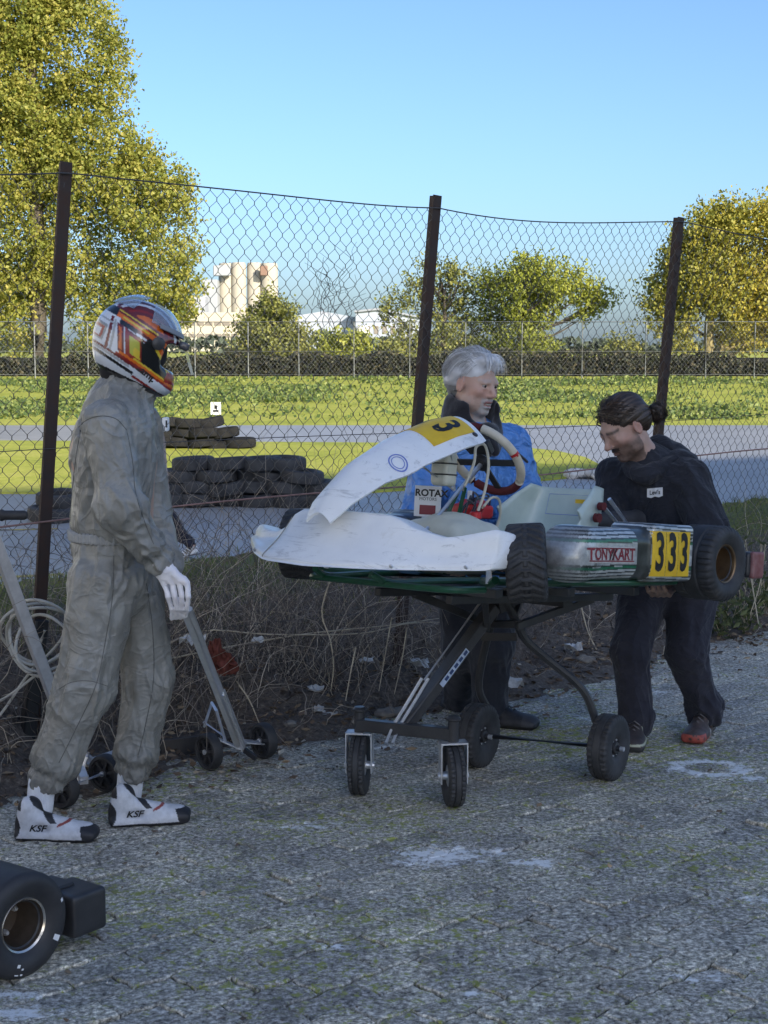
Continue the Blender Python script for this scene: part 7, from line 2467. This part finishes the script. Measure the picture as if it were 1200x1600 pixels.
def bflow(V, N):
    q = (V - bhc) @ BB
    return .0030 * vnoise(np.stack([q[:, 0] * 8, np.arctan2(q[:, 1], q[:, 2] + .02) * 16, q[:, 0] * 0], 1), 3) + .0022 * vnoise(np.stack([q[:, 0] * 14, np.arctan2(q[:, 1], q[:, 2] + .02) * 34, q[:, 0] * 0], 1), 4)
M_BHAIR = attr_mat('dark brown hair', [(0, (.018, .012, .009)), (.6, (.055, .036, .025)), (1, (.13, .085, .055))], .4, spec=.5)
bh = sdf_obj('hair', s, .0042, M_BHAIR, bp, bflow, lambda V, N: np.clip(.45 + .4 * vnoise(np.stack([((V - bhc) @ BB)[:, 0] * 10, np.arctan2(((V - bhc) @ BB)[:, 1], ((V - bhc) @ BB)[:, 2] + .02) * 22, V[:, 0] * 0], 1), 6), 0, 1))
seeds = []
bun = np.array([-.140, .022, -.028])
for i in range(420):
    a = rh.uniform(-1.9, 1.9); x0 = rh.uniform(.02, .075) if abs(a) < 1.0 else rh.uniform(-.02, .035)
    e = math.sqrt(max(.05, 1 - ((x0 + .02) / .106) ** 2))
    p0 = np.array([x0, .083 * e * math.sin(a), .040 + .094 * e * math.cos(a) * (1 if math.cos(a) > 0 else .55)])
    pts = [p0]
    for t in (.3, .6, .85, 1.0):
        q = p0 * (1 - t) + (bun + np.array([.03, 0, 0])) * t
        v = q - np.array([-.020, 0, .040]); ee = np.sqrt(((v / np.array([.104, .084, .094])) ** 2).sum())
        if ee < 1.0 and t < .97: v = v / max(ee, .3) * rh.uniform(1.0, 1.025)
        pts.append(v + np.array([-.020, 0, .040]))
    seeds.append(([tuple(q) for q in pts], rh.uniform(.0009, .0017), rh.random() ** 1.5))
for i in range(260):     # curly knot
    a0 = rh.uniform(0, 6.28); b0 = rh.uniform(0, 6.28); R0 = rh.uniform(.012, .034)
    pts = []
    for t in range(6):
        a = a0 + t * rh.uniform(.45, .7); 
        pts.append(tuple(bun + np.array([-.014 + .024 * math.sin(b0 + t * .7), R0 * math.cos(a) * 1.15, R0 * math.sin(a) * 1.25]) + np.array([rh.gauss(0, .004) for _ in range(3)])))
    seeds.append((pts, rh.uniform(.0009, .0018), rh.random() ** 1.3))
for i in range(26):      # loose hairs
    p0 = bun + np.array([rh.gauss(0, .012), rh.gauss(0, .03), rh.gauss(0, .03)])
    d = np.array([rh.gauss(-.5, .5), rh.gauss(0, .6), rh.gauss(.3, .6)]) * .02
    seeds.append(([tuple(p0), tuple(p0 + d), tuple(p0 + d * 1.8 + np.array([0, 0, -.006]))], .0006, rh.random()))
strands(bh, 'hair_strands', bhc, BB, bk, seeds, M_BHAIR, None)
s = SDF().ell(bhc + BB @ (bun + np.array([-.008, 0, 0])), (.034, .036, .040), .01, BB); sdf_obj('hair_knot', s, .005, M_BHAIR, bh, lambda V, N: .005 * vnoise(V * 120, 3), lambda V, N: np.clip(.4 + .4 * vnoise(V * 120, 3), 0, 1))
# hooded sweatshirt
M_HOOD = cloth_mat('black sweatshirt', (.016, .017, .023), (.028, .030, .039), .9, .12, 350, 10, wr=.6, wscale=5)
bf = Vector((-.70, -.70, 0)).normalized()
s = SDF()
s.cone(bch, bpe + np.array([.01, 0, .04]), .190, .175, .05, flat=bf, amt=.78)
s.cone(bch + (bnk - bch) * .45, bch, .150, .19, .05, flat=bf, amt=.78)
s.cone(bsR, bsL, .080, .086, .05); s.cone(bch, bnk, .145, .085, .05)
s.cone(bsL, beL, .088, .078, .016); s.cone(beL, bwL, .078, .055, .016)
s.cone(bsR, beR, .080, .070, .016); s.cone(beR, bwR, .070, .052, .016)
sweat = sdf_obj('sweatshirt', s, .0065, M_HOOD, bp, folds([(bch, bpe, .26, 5, 2.4, 2.2, .020), (bch, bnk, .24, 6, 2.6, 1.4, .010), (bsL, beL, .15, 7, 1.8, 2.4, .018), (beL, bwL, .1, 12, 1.5, 2, .018), (bsR, beR, .13, 8, 1.7, 2.2, .018)], 1, 80), post=2)
s = SDF()
hcn = bnk + np.array([.02, .04, .0])
for (u, v, y, r) in [(1042, 700, 6.34, .050), (1060, 712, 6.32, .055), (1074, 724, 6.26, .050), (1028, 694, 6.33, .045), (1052, 722, 6.40, .065), (1046, 724, 6.20, .046), (1032, 732, 6.165, .042), (1016, 740, 6.145, .040), (1002, 745, 6.14, .034), (992, 738, 6.17, .032), (986, 730, 6.20, .032), (984, 722, 6.25, .032), (1064, 718, 6.22, .052)]:
    s.ell(J(u, v, y), (r, r, r * .85), .035)
sdf_obj('hood', s, .006, M_HOOD, bp, lambda V, N: fbm(V * np.array([16., 16, 30]), 3, 3) * .006)
# things lying on cloth: drape a small sheet on a finished mesh
M_PATCH = mat('white patch', (.74, .74, .74), .7)
fb_ = drape(sweat, bp.location)
nx, ny = 16, 8; vs = []; ok = True
def bpix(i, j):
    a, c = i / nx, j / ny
    dip = 2.2 * (abs(a - .25) < .25) * math.sin(a * 2 * math.pi) ** 2 if False else 1.6 * math.sin(a * 2 * math.pi + math.pi) ** 2
    return (1011 + 24.5 * a, 763.5 - 2.2 * a + (13.5 + dip) * c)
for i in range(nx + 1):
    for j in range(ny + 1):
        u, v = bpix(i, j); p = fb_(u, v, .004); vs.append(p if p is not None else W(u, v, 6.05))
badge = mesh_obj('chest_badge', vs, [(i * (ny + 1) + j, i * (ny + 1) + j + 1, (i + 1) * (ny + 1) + j + 1, (i + 1) * (ny + 1) + j) for i in range(nx) for j in range(ny)], M_PATCH, sweat, True, world_space=True)
tv, tf_ = text_mesh("Levi's", 1.0, .02)
vs = []
for x, y in tv:
    u, v = 1023.2 + x * 7.6, 769.6 - y * 9.5 - .09 * x * 7.6; p = fb_(u, v, .007); vs.append(p if p is not None else W(u, v, 6.04))
mesh_obj('badge_lettering', vs, tf_, M_INK, badge, False, world_space=True)
# joggers, socks, shoes
M_JOG = cloth_mat('dark jogging trousers', (.020, .020, .030), (.034, .034, .046), .9, .12, 350, 9, wr=.6, wscale=5)
s = SDF(); s.cone(bhR, bhL, .125, .125, .05, flat=bf, amt=.9); s.cone(bpe, (bhR + bhL) / 2, .16, .15, .05)
s.cone(bhR, bkR, .112, .082, .03); s.cone(bkR, baR, .080, .068, .03); s.cone(baR + np.array([0, 0, .02]), baR + np.array([0, 0, -.02]), .076, .066, .02)
s.cone(bhL, bkL, .114, .085, .03); s.cone(bkL, baL, .084, .070, .03); s.cone(baL + np.array([0, 0, .02]), baL + np.array([0, 0, -.02]), .078, .066, .02)
sdf_obj('trousers', s, .0075, M_JOG, bp, folds([(bhR, bkR, .15, 6, 2.2, 2.4, .012), (bkR, baR, .12, 9, 1.8, 2.2, .015), (bhL, bkL, .15, 6, 2.2, 2.4, .012), (bkL, baL, .12, 9, 1.8, 2.4, .016)], 1, 90), post=2)
for (an, d, style, hl) in ((baR, Vector((-.25, -.97, 0)), 'trainer_dark', .07), (baL, Vector((-.42, -.90, 0)), 'trainer_red', .07)):
    d = d.normalized(); h = Vector((an[0], an[1], 0)) - d * hl
    o, P_ = shoe(bp, h, h + d * .295, .295, style)
    a0 = np.array(an) + np.array([0, 0, -.0]); s = SDF().cone(a0, P_(.052, 0, .09), .042, .040, .01)
    sdf_obj('sock', s, .006, M_SOCK if style == 'trainer_dark' else M_JOG, bp)
    b = MB()
    for k_ in range(5):
        x = .090 + k_ * .022; z = .108 - k_ * .011
        b.tube([Vector(P_(x, -.022, z - .008)), Vector(P_(x + .004, 0, z + .006)), Vector(P_(x + .008, .022, z - .008))], .0028, 5)
    b.build('laces', mat('grey laces', (.16, .15, .15), .8), o, world_space=True)

# ------------------------------------------------------------------ walker on the track behind the racer
FYp = 16.6
wp = empty('person', G(262, 873, TRACK_Z), label='person in taupe jacket and black trousers on the track, mostly hidden behind the racer', cat='person')
q = lambda u, v, dy=0: J(u + 9, v, FYp + dy)
s = SDF(); hB = basis((-.95, -.2, -.2), (0, 0, 1)); add_head(s, q(214, 640), hB)
M_FSK = M_SKIN
for a, b_, r0, r1 in ((q(216, 655), q(222, 672), .055, .06), (q(222, 672), q(234, 770), .13, .12), (q(226, 680, -.2), q(212, 725, -.25), .05, .04), (q(212, 725, -.25), q(192, 760, -.2), .04, .03), (q(226, 680, .2), q(212, 725, .25), .05, .04), (q(212, 725, .25), q(192, 760, .2), .04, .03), (q(238, 775, -.09), q(258, 815, -.09), .08, .06), (q(258, 815, -.09), q(293, 855, -.09), .055, .04), (q(236, 775, .09), q(222, 825, .09), .08, .06), (q(222, 825, .09), q(226, 862, .09), .055, .04)):
    s.cone(a, b_, r0, r1, .04)
for y_ in (-.2, .2):
    w0 = q(192, 760, y_); kn = [w0 + np.array([-.07, .02 * i - .03, -.02]) for i in range(4)]
    hand_solids(s, w0, kn, [[k_ + np.array([-.035, 0, -.01]), k_ + np.array([-.05, 0, -.03])] for k_ in kn], [w0 + np.array([-.02, -.03, 0]), w0 + np.array([-.06, -.04, -.02])], .0095)
sdf_obj('body', s, .012, M_FSK, wp, None, lambda V, N: np.repeat(np.array([[.42, .28, .22]]), len(V), 0))
s = SDF().cone(q(224, 674), q(236, 785), .185, .175, .05, flat=(1, 0, 0), amt=.85)
for y_ in (-.2, .2): s.cone(q(226, 680, y_), q(212, 725, y_ * 1.2), .075, .065, .04); s.cone(q(212, 725, y_ * 1.2), q(194, 757, y_), .065, .045, .03)
jk = sdf_obj('jacket', s, .012, cloth_mat('taupe jacket', (.30, .23, .20), (.38, .30, .26), .8), wp, folds([(q(224, 674), q(236, 785), .2, 7, 2, 1, .012)], 1, 7))
s = SDF().box(q(250, 663, -.10), (.030, .085, .075), .01); sdf_obj('white_bib', s, .01, M_PATCH, wp)
lettering('bib_number', '1', .10, lambda x, y: Vector(q(251, 663, -.186)) + Vector((x, 0, y)), M_INK, wp, bold=.004, world_space=True)
s = SDF().cone(q(236, 780, -.09), q(258, 815, -.09), .105, .085, .05).cone(q(258, 815, -.09), q(288, 850, -.09), .085, .060, .04).cone(q(236, 780, .09), q(222, 825, .09), .105, .085, .05).cone(q(222, 825, .09), q(226, 858, .09), .085, .065, .04)
sdf_obj('trousers', s, .012, M_JOG, wp, folds([(q(236, 780), q(288, 850), .2, 8, 2, 1, .015)], 1, 9))
h = Vector(q(303, 862, -.09)); t = Vector(q(268, 876, -.09))
shoe(wp, h, h + (t - h).normalized() * .29, .29, 'far')
h = Vector((q(233, 0, .09)[0], FYp + .09, TRACK_Z)); shoe(wp, h, h + Vector((-1, 0, 0)) * .29, .29, 'far')
s = SDF(); c_ = q(214, 640)
s.ell(c_ + hB @ np.array([-.02, 0, .045]), (.104, .084, .090), .02, hB).ell(c_ + hB @ np.array([-.06, 0, .0]), (.055, .074, .07), .03, hB).ell(c_ + hB @ np.array([.10, 0, -.01]), (.055, .09, .07), .01, hB, True)
sdf_obj('hair', s, .009, M_BHAIR, wp, lambda V, N: .004 * vnoise(V * 60, 3), lambda V, N: np.clip(.5 + .4 * vnoise(V * 60, 4), 0, 1))
